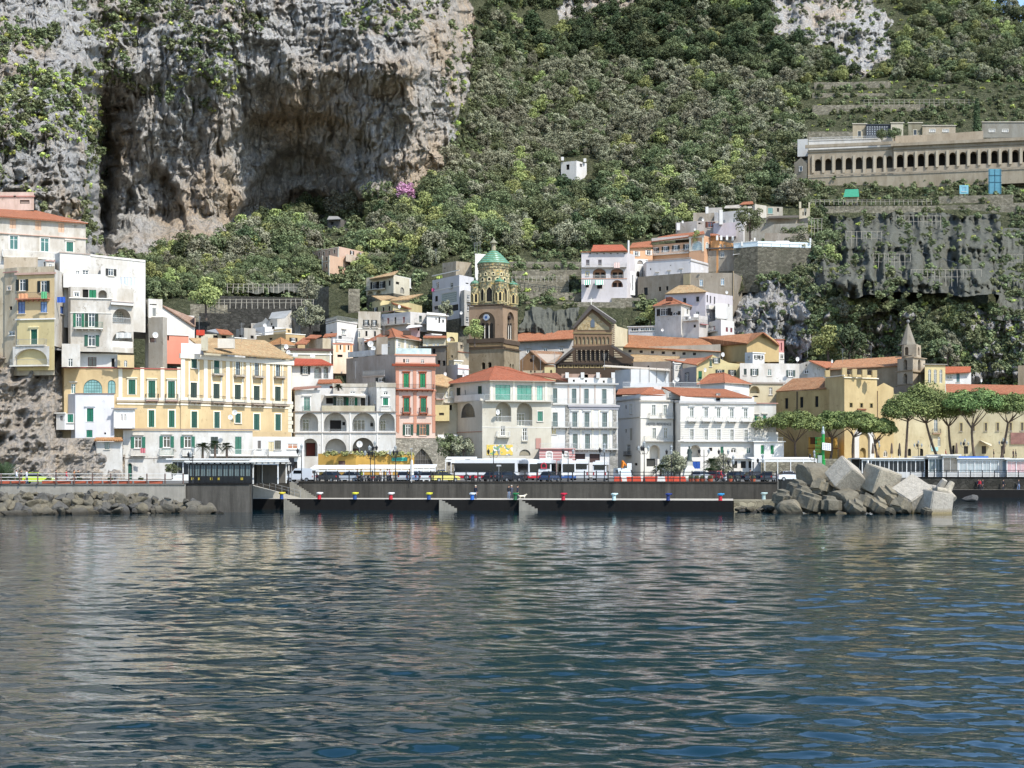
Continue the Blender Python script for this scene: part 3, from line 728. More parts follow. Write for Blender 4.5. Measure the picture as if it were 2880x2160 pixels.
b.win(1, 1998, 360, 48, 110, 'sh', c='8a8d8a'); b.win(1, 1985, 260, 90, 14, 'hole', c='77736c'); b.log(0, 1903, 470, 30, 90, .8, 0); b.done()
b = Bld('B', 'house', 'grey roofless block with a satellite dish on its front, beside the leaning white house', [(1925, 257), (2110, 255.5), (2165, 257)], 420, 900, GREY, back=5, ref=1, zb=20); b.win(0, 1980, 720, 90, 60, 'hole', c='8f7468'); b.done()
b = Bld('D', 'house', 'plain grey-white gabled house with long tiled verge, behind the grey block', [(255, 285), (680, 290)], 270, 700, plaster('cfcbc4', .25), back=16, zb=26,
  shape={0: [(255, 900), (680, 900), (680, 560), (262, 275), (255, 275)]})
b.slab([(250, 262, 284.5), (690, 545, 289.5), (690, 440, 306), (450, 350, 302)], tiles('b58a70', .9)); b.done()
b = Bld('D', 'house', 'salmon pink low house behind the grey roofless block', [(320, 276), (600, 278)], 645, 900, plaster('d98f78', .15), back=5, zb=24); b.win(0, 310, 690, 20, 70, 'hole'); b.band(0, 650, 12, WCLN, .15); b.done()
b = Bld('B', 'palace', 'long yellow palace with white pilasters, green shutters and tiled roof on the waterfront', [(712, 254.5), (830, 246), (1525, 246.8), (2345, 250.2)], 1072, 3000, YEL, back=14, ref=1, zb=GZ)
for q in (0, 1, 2): b.band(q, 1075+(7 if q == 2 else 0), 16, plaster('9c5a50', .2), .15)
b.win(1, 950, 1350, 58, 125, 'gl', c='4c6a66', hood=True); b.win(1, 1203, 1325, 245, 190, 'grid', 1, c='6d9796', fc='3d6360'); b.win(1, 1447, 1330, 100, 180, 'gl', 1, c='6d9796', fc='3d6360')
b.win(2, 1710, 1330, 92, 195, 'sh', sur='efe6cc', hood=True); b.win(2, [1968, 2222], 1365, 92, 240, 'sh', sur='efe6cc', hood=True); b.bal(2, [1968, 2222], 1500, 165, 1.0, .9, 'bars', '9a8076')
b.win(2, [1963, 2225], 1740, 80, 225, 'sh', sur='efe6cc'); b.pil(2, [1560, 1842, 2105, 2330], 1075, 1490, 50, TRM)
b.band(2, 1480, 36, TRM, .16); b.band(2, 1510, 20, plaster('a89a86', .3), .24); b.band(2, 1545, 20, TRM, .12)
b.blk([(1522, 245.6), (1738, 246.4)], 912, 1075, YEL, back=4, part='turret', ref=0); b.win(0, 1628, 1025, 42, 85, 'gl', 1)
b.blk([(500, 250.0), (1938, 268.5)], 892, 2300, YEL, back=15, zb=GZ, part='east_wing', fr='D')
xs = [668, 962, 1238, 1483, 1757]
b.band(0, 925, 62, plaster('cfc9bc', .15), .3);
b.win(0, xs, 1390, 88, 240, 'sh', c='34453d', sur='efe6cc', vs=[1390, 1403, 1415, 1428, 1436]);
for k, (u_, v_) in enumerate(zip(xs, [1515, 1527, 1540, 1552, 1562])): b.bal(0, u_, v_, 165, 1.0, .9, 'bars', '9a8d80')
b.win(0, 672, 1012, 74, 150, 'sh', c='34564c', sur='efe6cc'); b.win(0, 965, 1058, 74, 205, 'sh', c='2f5a4e', sur='efe6cc'); b.win(0, [1238, 1482, 1757], 1078, 60, 185, 'gl', c='59646a', fc='2c3036', sur='efe6cc', vs=[1078, 1090, 1102])
for u_, v_ in ((965, 1165), (1245, 1182), (1490, 1196), (1765, 1202)): b.bal(0, u_, v_, 135, 1.0, .8, 'grey', 'a79c8f')
b.pil(0, [525], 935, 1480, 48, TRM); b.pil(0, [818], 945, 1495, 48, TRM); b.pil(0, [1105], 965, 1500, 48, TRM); b.pil(0, [1365], 980, 1510, 46, TRM); b.pil(0, [1625], 1000, 1520, 46, TRM); b.pil(0, [1902], 1012, 1525, 50, TRM)
for u_ in xs:
 for d in (-62, 62): b.pil(0, [u_+d], 995, 1480, 16, TRM, .07)
b.band(0, 1480, 40, TRM, .16); b.band(0, 1518, 22, plaster('a89a86', .3), .26); b.band(0, 1552, 22, TRM, .12)
for (u_, v_, w_, h_) in ((675, 370, 78, 215), (968, 375, 75, 215), (1240, 352, 75, 130), (1483, 400, 76, 215), (1760, 405, 76, 215)): b.win(0, u_, v_+1382, w_, h_, 'sh', c='2c5247' if w_ == 78 else '31594f', sur='efe6cc')
for k in range(8): b.boxp(1905, 1590+k*52+18, 268.0, .9 if k % 2 else 1.3, .65, .3, TRM, 'quoin')
b.slab([(795, 868, 250.6), (1955, 962, 268), (1588, 722, 280), (792, 686, 268)], OT2); b.slab([(1955, 962, 268), (1960, 950, 284), (1588, 722, 280.2)], OT2)
b.blk([(505, 256), (800, 258)], 760, 895, LAV, back=6, part='roof_room'); b.slab([(610, 695, 262), (830, 870, 256), (800, 690, 268)], OT2)
b.boxp(808, 858, 250.5, 1.0, 2.3, .7, CREAM, 'gate_pier'); b.boxp(1090, 830, 256, 2.6, 1.6, 1.5, plaster('cfc8ba', .3), 'dormer')
b.blk([(1595, 245.9), (1843+1430, 250.5)], 508, 1160, WHT, back=2, zb=GZ, part='ground_wall', fr='C')
b.band(0, 492, 14, plaster('8f7f78', .3), .3)
b.win(0, [1790, 2161, 2433], 665, 95, 150, 'op', c='2a6a55', vs=[665, 657, 660], hood=True); b.bal(0, [1790], 825, 190, .95, .8, 'grey', 'd5d0c6'); b.bal(0, 2161, 828, 185, .95, .8, 'green', 'd5d0c6'); b.bal(0, 2440, 828, 160, .95, .8, 'grey', 'd5d0c6')
b.win(0, 2778, 705, 95, 230, 'sh', c='3c4642', sill=False); b.win(0, 3088, 705, 85, 235, 'sh', c='3f7360', sill=False); b.bal(0, 3000, 830, 560, .95, 1.4, 'white', 'dcd8d0', False); b.win(0, 1683, 1040, 62, 215, 'sh', 1, dep=.6); b.band(0, 868, 8, plaster('a79d94', .2), .08)
b.win(0, [2300], 1010, 110, 90, 'gl', c='30363a')
b.done()
b = Bld('C', 'house', 'smooth pale lavender annex with tall green shutters in front of the yellow palace', [(838, 247), (975, 244), (1480, 244.6)], 32, 1160, LAV, back=4, ref=1, zb=6)
b.win(1, 1168, 310, 88, 180, 'sh', sur='e6e6e8', hood=True, c='24705a'); b.win(1, 1158, 552, 82, 100, 'sh', c='24705a'); b.band(1, 32, 14, plaster('7a6f6c', .2), .1); b.win(1, 1362, 548, 24, 24, 'hole')
b.blk([(728, 243.6), (838, 243), (960, 243.4)], 290, 500, CLEAN, back=4, part='projecting_room', zb=None, ref=1); b.win(1, 912, 352, 76, 112, 'sh', c='24705a'); b.win(0, 795, 350, 40, 60, 'hole', c='a9a29c'); b.band(0, 285, 16, WCLN, .25)
b.blk([(840, 247.5), (970, 247)], 130, 300, LAV, back=3, part='curved_wall'); b.blk([(730, 246), (960, 245)], 495, 1000, plaster('a39478', .9), back=4, part='stone_base')
b.blk([(1472, 243.8), (1748, 244.4)], 228, 482, CLEAN, back=2.5, part='oriel'); b.win(0, [1578, 1623], 340, 26, 88, 'gl', 3, c='6b5c58'); b.band(0, 226, 16, plaster('8d8a88', .2), .35); b.pil(0, [1490, 1733], 258, 470, 26, WCLN, .06)
b.blk([(1215, 244.6), (1250, 241.2), (1588, 241.6)], 655, 1200, WHT, back=4, part='ground_wing', ref=1, zb=GZ); b.win(1, 1387, 705, 62, 95, 'gl', c='7f8f90', fc='3a5f5c')
b.slab([(1222, 630, 240.4), (1595, 632, 240.8), (1575, 598, 243.6), (1240, 598, 243.4)], OT)
b.done()
b = Bld('E', 'restaurant', 'two-storey white restaurant front with scalloped awning, right of the palm roof', [(1425, 252), (1630, 252.4), (2100, 254)], 590, 1180, CLEAN, back=8, zb=GZ, ref=0)
b.win(0, 1517, 695, 46, 108, 'sh', c='77736f'); b.win(1, 1672, 720, 75, 130, 'sh', c='d9c9a0', sill=False); b.win(1, 1757, 700, 80, 120, 'gl', c='39403f', fc='3c3a38'); b.win(1, 1950, 715, 130, 70, 'gl', c='9a6650'); b.bal(1, 1830, 830, 400, 1.0, 1.2, 'glass', 'd7d3cb', False); b.bal(0, 1530, 830, 180, 1.0, 1.2, 'glass', 'd7d3cb', False)
b.win(1, [1790, 1950], 1010, 120, 190, 'hole', c='35302c'); b.win(0, 1570, 1010, 90, 160, 'gl');
b.blk([(1440, 256.5), (1930, 260)], 528, 700, plaster('b39f7c', .3), back=3, part='yellow_band'); b.done()
b = Bld('G', 'arcaded_house', 'weathered white house with two storeys of arched loggias, above the yellow kiosk', [(20, 276), (120, 270), (1282, 271.5)], 400, 900, WHT, back=9, ref=1, zb=GZ)
A_ = dict(dep=2.4)
b.log(1, 282, 518, 210, 212, 2.2, 1, ins=((-.2, 0, 1.2, 2.2, 'gl', '26332c'),), rail='grey', rh=.35); b.log(1, 585, 518, 262, 215, 2.2, 1, ins=((.0, 0, 2.0, 2.0, 'hole', '1e1c1a'), (.36, 1.1, .5, .6, 'hole', '1e1c1a')), rail='grey', rh=.35)
b.log(1, 912, 518, 262, 215, 2.2, 1, ins=((-.2, 0, 2.1, 2.1, 'gl', '2b2f36'), (.35, .9, .5, .6, 'hole', '1e1c1a')), rail='grey', rh=.35); b.log(1, 1180, 520, 180, 205, 2.2, 1, ins=((-.25, 0, 1.1, 2.0, 'gl', '26332c'),), rail='grey', rh=.35)
b.log(1, 295, 812, 172, 205, 2.2, 1, ins=((0, 0, 1.7, 2.4, 'hole', '5b2a22'),)); b.log(1, 590, 812, 246, 205, 2.2, 1, mat=plaster('b5b2aa', .4), ins=((-.3, 0, 1.2, 1.2, 'gl', '3d5a60'),)); b.log(1, 907, 805, 246, 210, 2.6, 1, mat=plaster('8d8a82', .6), ins=((-.35, 0, 1.1, 1.3, 'hole', '5a463c'),))
b.band(1, 400, 10, plaster('8a8078', .4), .25); b.band(1, 640, 12, plaster('b7afa6', .4), .22); b.pil(1, [437, 757, 1068], 410, 890, 12, WCLN, .12, 'drain_pipe')
b.blk([(85, 275.5), (120, 270.2), (420, 270.6)], 150, 402, WHT, back=7, ref=1, part='left_upper_wall'); b.win(1, 258, 310, 74, 155, 'gl', c='456660', fc='9fa8a0', sur='e8e4dc', hood=True); b.bal(1, 257, 395, 90, .9, .25, 'green', 'd5d0c6', False)
b.slab([(80, 150, 275), (118, 142, 269.6), (425, 108, 270), (400, 98, 277), (110, 118, 279)], plain('roof_deck', '8d6a5c', .9))
b.blk([(415, 273.5), (962, 274.5)], 205, 402, WHT, back=6, part='middle_upper_wall'); b.win(0, 520, 275, 80, 70, 'hole'); b.win(0, 640, 285, 78, 110, 'op', c='3a4a44'); b.win(0, 775, 285, 66, 95, 'op', c='1f6c50'); b.win(0, 905, 290, 50, 100, 'hole')
b.slab([(470, 212, 271.4), (930, 212, 271.8), (930, 196, 274), (470, 196, 273.8)], plain('awning_cloth', 'cfcac0', .9), .1, 'awning')
b.blk([(428, 270.3), (1040, 271.0)], 330, 396, plaster('bfb9a4', .9), back=.3, part='terrace_parapet')
b.blk([(560, 276.5), (965, 277.5)], 95, 210, WH2, back=6, part='attic_wall'); b.win(0, 785, 178, 60, 28, 'gl'); b.win(0, 905, 180, 40, 28, 'gl'); b.band(0, 95, 40, plaster('b9b3a6', .8), .1)
b.blk([(965, 276), (1062, 271.2), (1278, 271.7)], 68, 402, WHT, back=7, ref=1, part='right_upper_wall'); b.win(1, 1165, 285, 62, 88, 'sh', c='1f7a5c', sur='e8e4dc', hood=True); b.win(1, 1165, 185, 52, 44, 'gl', 2); b.win(0, 1042, 280, 14, 60, 'gl'); b.band(1, 95, 50, plaster('b3ada0', .9), .1); b.band(0, 95, 50, plaster('b3ada0', .9), .1); b.bal(1, 1165, 390, 120, .9, .5, 'white', 'd5d0c6', False)
b.done()
b = Bld('F', 'house', 'white house with shallow red roof and two narrow arches, directly above the arcaded house', [(75, 284), (560, 286)], 1005, 1300, CLEAN, back=8, zb=14)
b.win(0, 240, 1070, 56, 92, 'op', c='2c3230'); b.log(0, 385, 1098, 84, 140, 1.6, 1, ins=((0, 0, .8, 2, 'gl', '8d9a9a'),), rail='white'); b.log(0, 478, 1098, 56, 140, 1.6, 1, ins=((0, 0, .8, 2, 'gl', '8d9a9a'),), rail='white')
b.slab([(68, 1006, 283), (562, 1004, 285), (430, 942, 291), (130, 932, 290)], tiles('b8553c', .5)); b.blk([(380, 281), (660, 282)], 1215, 1400, CLEAN, back=3, part='terrace_room'); b.slab([(380, 1215, 280.4), (665, 1210, 281.4), (640, 1172, 285), (395, 1175, 285)], OR); b.win(0, 560, 1265, 80, 30, 'hole', c='7a3a2c'); b.done()
b = Bld('F', 'house', 'long low cream house with brown eave band and wall air conditioner, above the red roof', [(15, 293), (540, 295)], 822, 1100, CREAM, back=10, zb=18)
b.band(0, 828, 26, plaster('5b4640', .2), .35); b.band(0, 880, 14, WCLN, .15); b.boxp(125, 915, 292.6, .9, .7, .5, plain('air_conditioner', 'd9d9d4', .5), 'air_conditioner'); b.boxp(325, 925, 292.8, .9, .6, .5, plain('air_conditioner', 'd9d9d4', .5), 'air_conditioner'); b.pil(0, [548-20], 850, 1010, 16, WCLN, .1, 'drain_pipe'); b.done()
b = Bld('D', 'house', 'low house with an orange pyramid roof behind the yellow palace roof', [(1590, 303), (1800, 297), (1990, 301)], 775, 1000, CREAM, back=9, ref=1, zb=24); b.roof('hip', [(1795, 690, 303), (1800, 692, 304)], OT, .6); b.done()
b = Bld('D', 'house', 'yellow flat-roofed house with a roof cabin, behind the orange pyramid roof', [(1480, 323), (1860, 316), (2110, 319)], 632, 900, plaster('b9a077', .4), back=9, ref=1, zb=26)
b.win(1, 1958, 715, 50, 50, 'op', c='23221f'); b.win(0, 1665, 705, 40, 26, 'hole'); b.band(1, 636, 10, WCLN, .1); b.band(0, 636, 10, WCLN, .1); b.blk([(1700, 324), (1865, 321), (1935, 322)], 568, 640, YEL, back=5, ref=1, part='roof_cabin'); b.win(1, 1900, 605, 28, 34, 'hole', c='6e5a3c'); b.done()
b = Bld('D', 'house', 'low house with bright orange gabled roof and garden terrace, behind the palace roof', [(700, 318), (1180, 321)], 640, 800, CREAM, back=8, zb=28)
b.slab([(1000, 635, 318), (1180, 645, 320), (1110, 590, 328), (955, 572, 326)], OR); b.slab([(830, 600, 326), (1010, 637, 318), (960, 572, 326.5)], plain('awning_cloth', '8d8d8c', .9)); b.win(0, [760, 950, 1060], 672, 60, 40, 'hole'); b.boxp(755, 660, 316, 1.6, 1.1, .8, plain('garden_awning', 'c4452f', .8), 'awning'); b.done()
b = Bld('D', 'house', 'flat-roofed white cubic house with a dish, left of the grey barrel-vaulted house', [(1215, 330), (1320, 326), (1470, 328)], 562, 800, GREY, back=8, ref=1, zb=30)
b.win(0, 1275, 675, 50, 40, 'hole'); b.win(1, 1425, 682, 40, 40, 'hole'); b.blk([(1465, 333), (1590, 330), (1940, 334)], 545, 700, CLEAN, back=6, ref=1, part='upper_wall'); b.win(1, 1700, 560, 34, 40, 'hole'); b.done()
b = Bld('D', 'house', 'ruined white house with torn pitched parapets and grey barrel vaults', [(1410, 347), (1750, 342), (1940, 345)], 440, 640, WH2, back=7, ref=1, zb=32, shape={1: [(1750, 640), (1935, 640), (1935, 335), (1850, 440), (1750, 448)], 0: [(1410, 640), (1750, 640), (1750, 445), (1700, 440), (1640, 470), (1600, 430), (1560, 480), (1500, 495), (1440, 530)]})
b.win(0, 1675, 515, 22, 30, 'hole'); b.slab([(1640, 440, 343), (1850, 440, 344), (1930, 335, 350), (1680, 360, 350)], plaster('8f9190', .4)); b.blk([(1880, 349), (1985, 346), (2050, 348)], 430, 640, GREY, back=5, ref=1, part='annex_wall'); b.done()
b = Bld('F', 'house', 'white and orange striped house above the brown-banded cream house', [(560, 306), (790, 308)], 765, 960, plaster('e6d0b8', .4), back=8, zb=24); b.pil(0, [608, 690, 770], 780, 860, 26, plaster('e09a6c', .2), .04, 'wall_stripe'); b.win(0, [645, 738], 808, 18, 54, 'hole'); b.band(0, 762, 10, plaster('c07b66', .2), .15); b.win(0, 640, 905, 60, 30, 'hole'); b.done()
b = Bld('F', 'house', 'crumbling pale pink house with two small red lean-to roofs', [(280, 305), (440, 300), (535, 301)], 700, 830, OLD, back=8, ref=1, zb=22); b.slab([(120, 765, 299), (250, 765, 298), (310, 705, 304), (225, 690, 306)], OR); b.slab([(240, 700, 303), (355, 700, 302), (430, 665, 309), (300, 660, 310)], OR); b.done()
b = Bld('F', 'house', 'small white house with orange lean-to roof and railing, under the tapering tower house', [(440, 311), (560, 309), (790, 312)], 705, 800, CLEAN, back=6, ref=1, zb=28); b.slab([(440, 688, 309.5), (590, 672, 309), (605, 640, 314), (470, 650, 315)], OR); b.win(0, [475, 530], 695, 20, 16, 'hole'); b.bal(1, 680, 745, 190, .9, .6, 'grey', 'd5d0c6', False); b.win(1, 645, 690, 34, 34, 'hole'); b.done()
b = Bld('F', 'house', 'tapering bright white tower house with a railed roof terrace', [(478, 329), (606, 322), (845, 330)], 512, 800, plaster('d5d2cb', .3), back=8, ref=1, zb=30, shape={1: [(606, 790), (790, 790), (845, 512), (606, 512)]})
b.win(0, 540, 636, 30, 14, 'hole'); b.win(1, 682, 635, 40, 45, 'gl', c='90958f', hood=True); b.band(0, 518, 12, plaster('8f8a82', .2), .15)
for sg, u_, w_ in ((0, 542, 126), (1, 725, 236)): b.bal(sg, u_, 512, w_, .9, .15, 'grey', 'c9c6bf', False)
b.done()
TONE[0] = .86
b = Bld('F', 'palace', 'salmon pink palace with bright green shutters, standing on the rough stone wall', [(1280, 284), (1738, 285.5)], 882, 2000, SALM, back=13, zb=Zy(1232, 284))
b.band(0, 890, 18, SALD, .2); b.band(0, 988, 16, SALD, .1); b.band(0, 1010, 26, plaster('8f4a36', .2), .7); b.band(0, 1050, 24, SALD, .12)
b.win(0, [1378], 960, 18, 40, 'hole'); b.win(0, [1417, 1590], 962, 32, 42, 'gl', vs=[962, 968]); b.win(0, [1403, 1592], 1187, 62, 165, 'sh', c='1f8052', sur='b5674a', hood=True, vs=[1187, 1190]); b.bal(0, 1500, 1290, 440, .9, .8, 'bars', 'a9644c')
b.win(0, [1406, 1600], 1470, 62, 165, 'sh', c='1f7050', sur='b5674a', hood=True); b.bal(0, [1406, 1600], 1558, 100, .9, .7, 'bars', 'a9644c')
b.pil(0, [1300, 1500, 1716], 1065, 1275, 38, SALD, .1); b.pil(0, [1300, 1503, 1718], 1320, 1580, 38, SALD, .1); b.band(0, 1585, 14, SALD, .15); b.band(0, 1300, 20, SALD, .15); b.pil(0, [1306, 1505, 1722], 1590, 1790, 34, SALD, .08)
b.win(0, 1423, 1757, 60, 125, 'op', c='26483a', fc='e8e8e4'); b.win(0, 1595, 1757, 72, 125, 'op', c='26483a', fc='c98a60'); b.band(0, 1680, 10, SALD, .1, 1370, 1690)
b.blk([(712, 297), (1281, 284.2)], 882, 2000, plaster('b3a89d', .6), back=9, zb=14, ref=1, part='side_wall'); b.blk([(900, 284), (1150, 280.5)], 1130, 1300, plaster('b0a59b', .5), back=4, part='annex_wall', zb=16); b.bal(0, 1030, 1130, 250, .9, .2, 'grey', 'b0a59b', False); b.win(0, 1110, 1180, 56, 50, 'op', c='2a2f2c')
b.bal(0, 1030, 1130, 240, .9, .1, 'grey', 'b0a59b', False)
b.blk([(1285, 284.8), (1690, 286)], 815, 884, glassm('a9b8b6', .2), back=.08, part='roof_screen'); b.blk([(1120, 288), (1190, 287.6)], 770, 890, CLEAN, back=2, part='stair_hut'); b.blk([(730, 296), (1040, 289.5)], 862, 925, glassm('b4b6b4', .2), back=.08, part='roof_screen'); b.blk([(1060, 294), (1190, 293)], 690, 890, plaster('bdb09e', .7), back=4, part='stair_tower')
b.done()
b = Bld('G', 'stone_wall', 'rough stone terrace wall with a barred pointed arch under the salmon palace', [(1282, 281), (1872, 283), (2010, 288)], 708, 1100, stone('a39c8e', 1.1), 'wall', back=5, zb=GZ)
b.win(0, 1585, 930, 250, 215, 'grid', 3, c='3c3a38', fc='6e6a66', dep=.8, sill=False); b.win(1, 1925, 930, 90, 160, 'hole', 1); b.done()
b = Bld('F', 'house', 'cream house with a wide red hipped roof and two eyebrow dormers', [(965, 329), (1275, 316), (1585, 327)], 690, 900, CREAM, back=12, ref=1, zb=26); b.roof('hip', [(1238, 590, 325), (1242, 590, 327)], OR, .9)
b.win(0, 1197, 770, 34, 56, 'gl'); b.win(1, [1325, 1442, 1500], 780, 30, 50, 'gl', c='5f6a66'); b.pil(1, [1295, 1388, 1566], 710, 820, 22, WCLN, .08)
for u_, D_ in ((1165, 320), (1412, 320.5)): b.boxp(u_, 665, D_, 1.6, .9, 1.4, plaster('5e5048', .3), 'dormer')
b.done()
b = Bld('F', 'house', 'grey-stained old white house with small balconies, left above the red hipped roof', [(850, 340), (1108, 341)], 392, 800, plaster('c3beb2', .95), back=9, zb=34); b.win(0, [942, 1035], 522, 34, 66, 'op', c='1f2422'); b.bal(0, [945, 1040], 575, 80, .8, .6, 'bars', 'b7b0a4', False)
b.win(0, [852+10], 655, 36, 70, 'hole', 1); b.win(0, [945, 1042], 645, 24, 60, 'gl', vs=[645, 650]); b.band(0, 590, 8, WCLN, .15); b.blk([(815, 338), (1100, 339)], 600, 900, plaster('cfcbc0', .7), back=2, zb=30, part='lower_wall'); b.win(0, 855, 655, 36, 75, 'gl', 1, c='3d4444'); b.win(0, [945, 1042], 648, 24, 60, 'hole'); b.done()
b = Bld('F', 'house', 'long white house with red doors along its balcony, below the yellow twin-roofed house', [(1117, 352), (1450, 346), (1640, 350)], 395, 700, CLEAN, back=8, ref=1, zb=36, part='long_wall')
b.b['mat'] = plaster('cfcbc6', .3); b.win(0, [1195, 1375], 500, 26, 72, 'sh', c='9a5a54', vs=[502, 490], sill=False); b.win(0, 1275, 497, 26, 76, 'hole'); b.win(0, 1132, 500, 12, 74, 'hole'); b.bal(0, 1285, 545, 330, 1.0, 1.0, 'grey', 'c5c0b6', False); b.win(1, 1568, 480, 34, 78, 'sh', c='394743', sill=False); b.bal(1, 1560, 530, 130, .9, .8, 'glass', 'd0ccc4', False)
b.band(0, 400, 8, plaster('a6867a', .2), .15); b.blk([(1640, 345), (1860, 349)], 400, 700, CLEAN, back=8, zb=36, part='side_wall'); b.win(0, [1747], 478, 14, 26, 'hole'); b.win(0, 1785, 492, 20, 70, 'hole'); b.win(0, 1828, 505, 20, 36, 'hole'); b.band(0, 425, 8, WCLN, .5)
b.blk([(1430, 340), (1560, 339.5)], 580, 800, plaster('c9b7bb', .3), back=5, zb=34, part='lower_wall'); b.win(0, 1545, 600, 24, 30, 'hole'); b.slab([(1400, 585, 336), (1590, 560, 336), (1560, 545, 342), (1430, 555, 342)], plain('awning_cloth', 'd9d7d2', .8), .08, 'awning'); b.done()
b = Bld('F', 'house', 'yellow house with two low orange roofs, below the cream arcaded villa', [(1012, 372), (1105, 369), (1190, 366), (1250, 362), (1430, 368)], 290, 600, YEL2, back=9, ref=3, zb=42, part='lower_wall')
b.win(1, 1140, 372, 26, 60, 'hole', sur='d9cfae', sill=False); b.win(2, 1209, 362, 26, 60, 'hole', sur='d9cfae', sill=False); b.win(0, 1048, 372, 30, 50, 'op', c='24211d')
b.slab([(1240, 290, 361.5), (1255, 292, 361), (1465, 358, 368), (1440, 350, 372), (1230, 285, 367)], OR, .3)
b.blk([(1010, 376), (1105, 372), (1440, 378), (1585, 386)], 262, 420, YEL2, back=8, ref=1, part='upper_wall'); b.win(0, 1056, 270, 10, 22, 'hole'); b.win(2, 1538, 240, 16, 26, 'hole')
b.slab([(1003, 212, 377), (1108, 262, 371), (1310, 232, 384), (1200, 208, 386)], OT2); b.slab([(1220, 262, 373), (1430, 250, 377), (1595, 188, 388), (1330, 218, 388)], OT2); b.done()
b = Bld('Q', 'villa', 'cream hillside villa with a balcony over small arches and orange lean-to roof', [(862, 402), (1090, 398), (1175, 396), (1360, 404)], 640, 1100, plaster('d3cbb4', .4), back=9, ref=1, zb=50)
b.slab([(895, 672, 399), (1175, 628, 395), (1228, 576, 404), (905, 660, 408)], OT2); b.win(0, [957, 1037], 748, 46, 80, 'op', c='1f201e', vs=[748, 740]); b.bal(0, 980, 795, 220, .9, .8, 'bars', 'c9c2b0', False)
b.log(0, 908, 850, 82, 60, 1.2, 1); b.log(0, 1003, 838, 66, 60, 1.2, 1); b.win(1, 1128, 722, 24, 60, 'hole'); b.win(0, 1113-40, 870, 40, 40, 'hole'); b.win(2, [1222], 722, 40, 30, 'hole'); b.win(2, 1275, 805, 50, 70, 'hole', 1, c='8f8a7e'); b.win(0, 890, 875, 18, 16, 'hole')
b.blk([(1170, 398), (1375, 406)], 625, 745, CLEAN, back=7, part='terrace_house'); b.win(0, [1340, 1250], 690, 26, 40, 'gl'); b.band(0, 740, 8, WCLN, .2); b.done()
b = Bld('Q', 'villa', 'large pale pink villa with cream corner strips among the hillside trees', [(215, 436), (350, 430), (548, 424), (860, 436)], 300, 700, plaster('c9ac98', .2), back=10, ref=2, zb=60, part='lit_wall')
for q in (0, 1): b.win(q, ([257, 318] if q == 0 else [370, 432, 495]), 395, 18, 44, 'hole', sur='e0d4bc', vs=([405, 392] if q == 0 else [383, 372, 360]), sill=False); b.band(q, 345 if q else 360, 6, TRM, .15)
b.win(0, [257, 315], 525, 30, 56, 'op', c='24201c', sill=False, vs=[528, 518]); b.win(2, [694, 795], 372, 24, 44, 'op', c='2c2622', fc='efeee8'); b.pil(1, [540], 305, 660, 12, TRM, .1); b.band(0, 465, 6, TRM, .1)
b.blk([(350, 423), (440, 419), (620, 426)], 400, 700, plaster('cfae94', .2), back=5, ref=1, part='projecting_wall', zb=58); b.win(0, [402, 402], 443, 18, 44, 'hole', sur='e0d4bc', vs=[443, 525], sill=False); b.pil(0, [356, 434], 405, 640, 10, TRM, .1); b.win(1, [545, 570], 540, 18, 34, 'hole'); b.band(0, 485, 6, TRM, .1)
b.blk([(625, 424), (860, 432)], 388, 470, plaster('c3b2a0', .5), back=5, part='terrace'); b.done()
b = Bld('Q', 'house', 'tall white cubic house with a pink boat-shaped awning, left of the bell tower', [(1622, 392), (1932, 380), (2100, 386)], 625, 1500, plaster('cbcacb', .2), back=12, ref=1, zb=42)
b.win(0, [1680, 1843], 750, 34, 70, 'gl', c='1f2328', vs=[745, 752]); b.win(0, 1668, 902, 34, 64, 'hole'); b.win(0, 1812, 893, 180, 124, 'grid', c='77837f', fc='c9cac2'); b.win(0, 1825, 1015, 190, 70, 'hole', c='2a2a2a'); b.win(1, 2022, 725, 34, 14, 'hole', c='8b8a8e'); b.band(0, 815, 6, WCLN, .1); b.band(0, 640, 10, WCLN, .1); b.win(0, 1672, 1005, 60, 40, 'hole', c='4b4b4c')
b.blk([(1925, 382), (1990, 378), (2080, 382)], 800, 1500, plaster('bdbab2', .4), back=8, ref=1, zb=40, part='side_house'); b.win(1, [2038, 2042, 2025], 890, 34, 56, 'gl', c='24303c', vs=[885, 1015, 1140]); b.bal(1, 2040, 935, 50, .8, .6, 'glass', 'd0ccc4', False); b.done()
b = Bld('H', 'house', 'plain white house wall with roof antennas, directly behind the green dome', [(230, 404), (430, 406)], 300, 700, CLEAN, back=8, zb=50); b.done()
b = Bld('Q', 'house', 'unplastered grey block house on the terrace, above the white cubic house', [(1738, 410), (1895, 406), (2075, 409)], 470, 700, plaster('b0a694', .9), back=6, ref=1, zb=50); b.win(0, 1765, 550, 14, 14, 'hole'); b.done()
b = Bld('F', 'house', 'narrow cream house with flaking corner pilasters, right of the red hipped roof', [(1595, 322), (1860, 324)], 690, 1000, plaster('cfc8b2', .9), back=7, zb=26); b.win(0, [1645, 1720, 1768], 775, 26, 34, 'gl', c='6e7874'); b.slab([(1600, 690, 321), (1870, 690, 323), (1860, 672, 327), (1600, 672, 327)], OR, .2); b.done()
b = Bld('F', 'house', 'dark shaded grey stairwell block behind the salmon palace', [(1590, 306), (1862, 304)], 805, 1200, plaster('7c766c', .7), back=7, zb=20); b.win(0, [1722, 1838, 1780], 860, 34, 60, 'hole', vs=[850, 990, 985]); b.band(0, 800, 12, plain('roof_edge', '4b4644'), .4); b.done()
b = Bld('F', 'house', 'pale yellow arched house with an orange awning, left foot of the bell tower', [(1868, 340), (2000, 342)], 632, 900, YEL2, back=7, zb=32); b.win(0, 1925, 710, 76, 54, 'hole', 1, c='7c6a4e'); b.done()
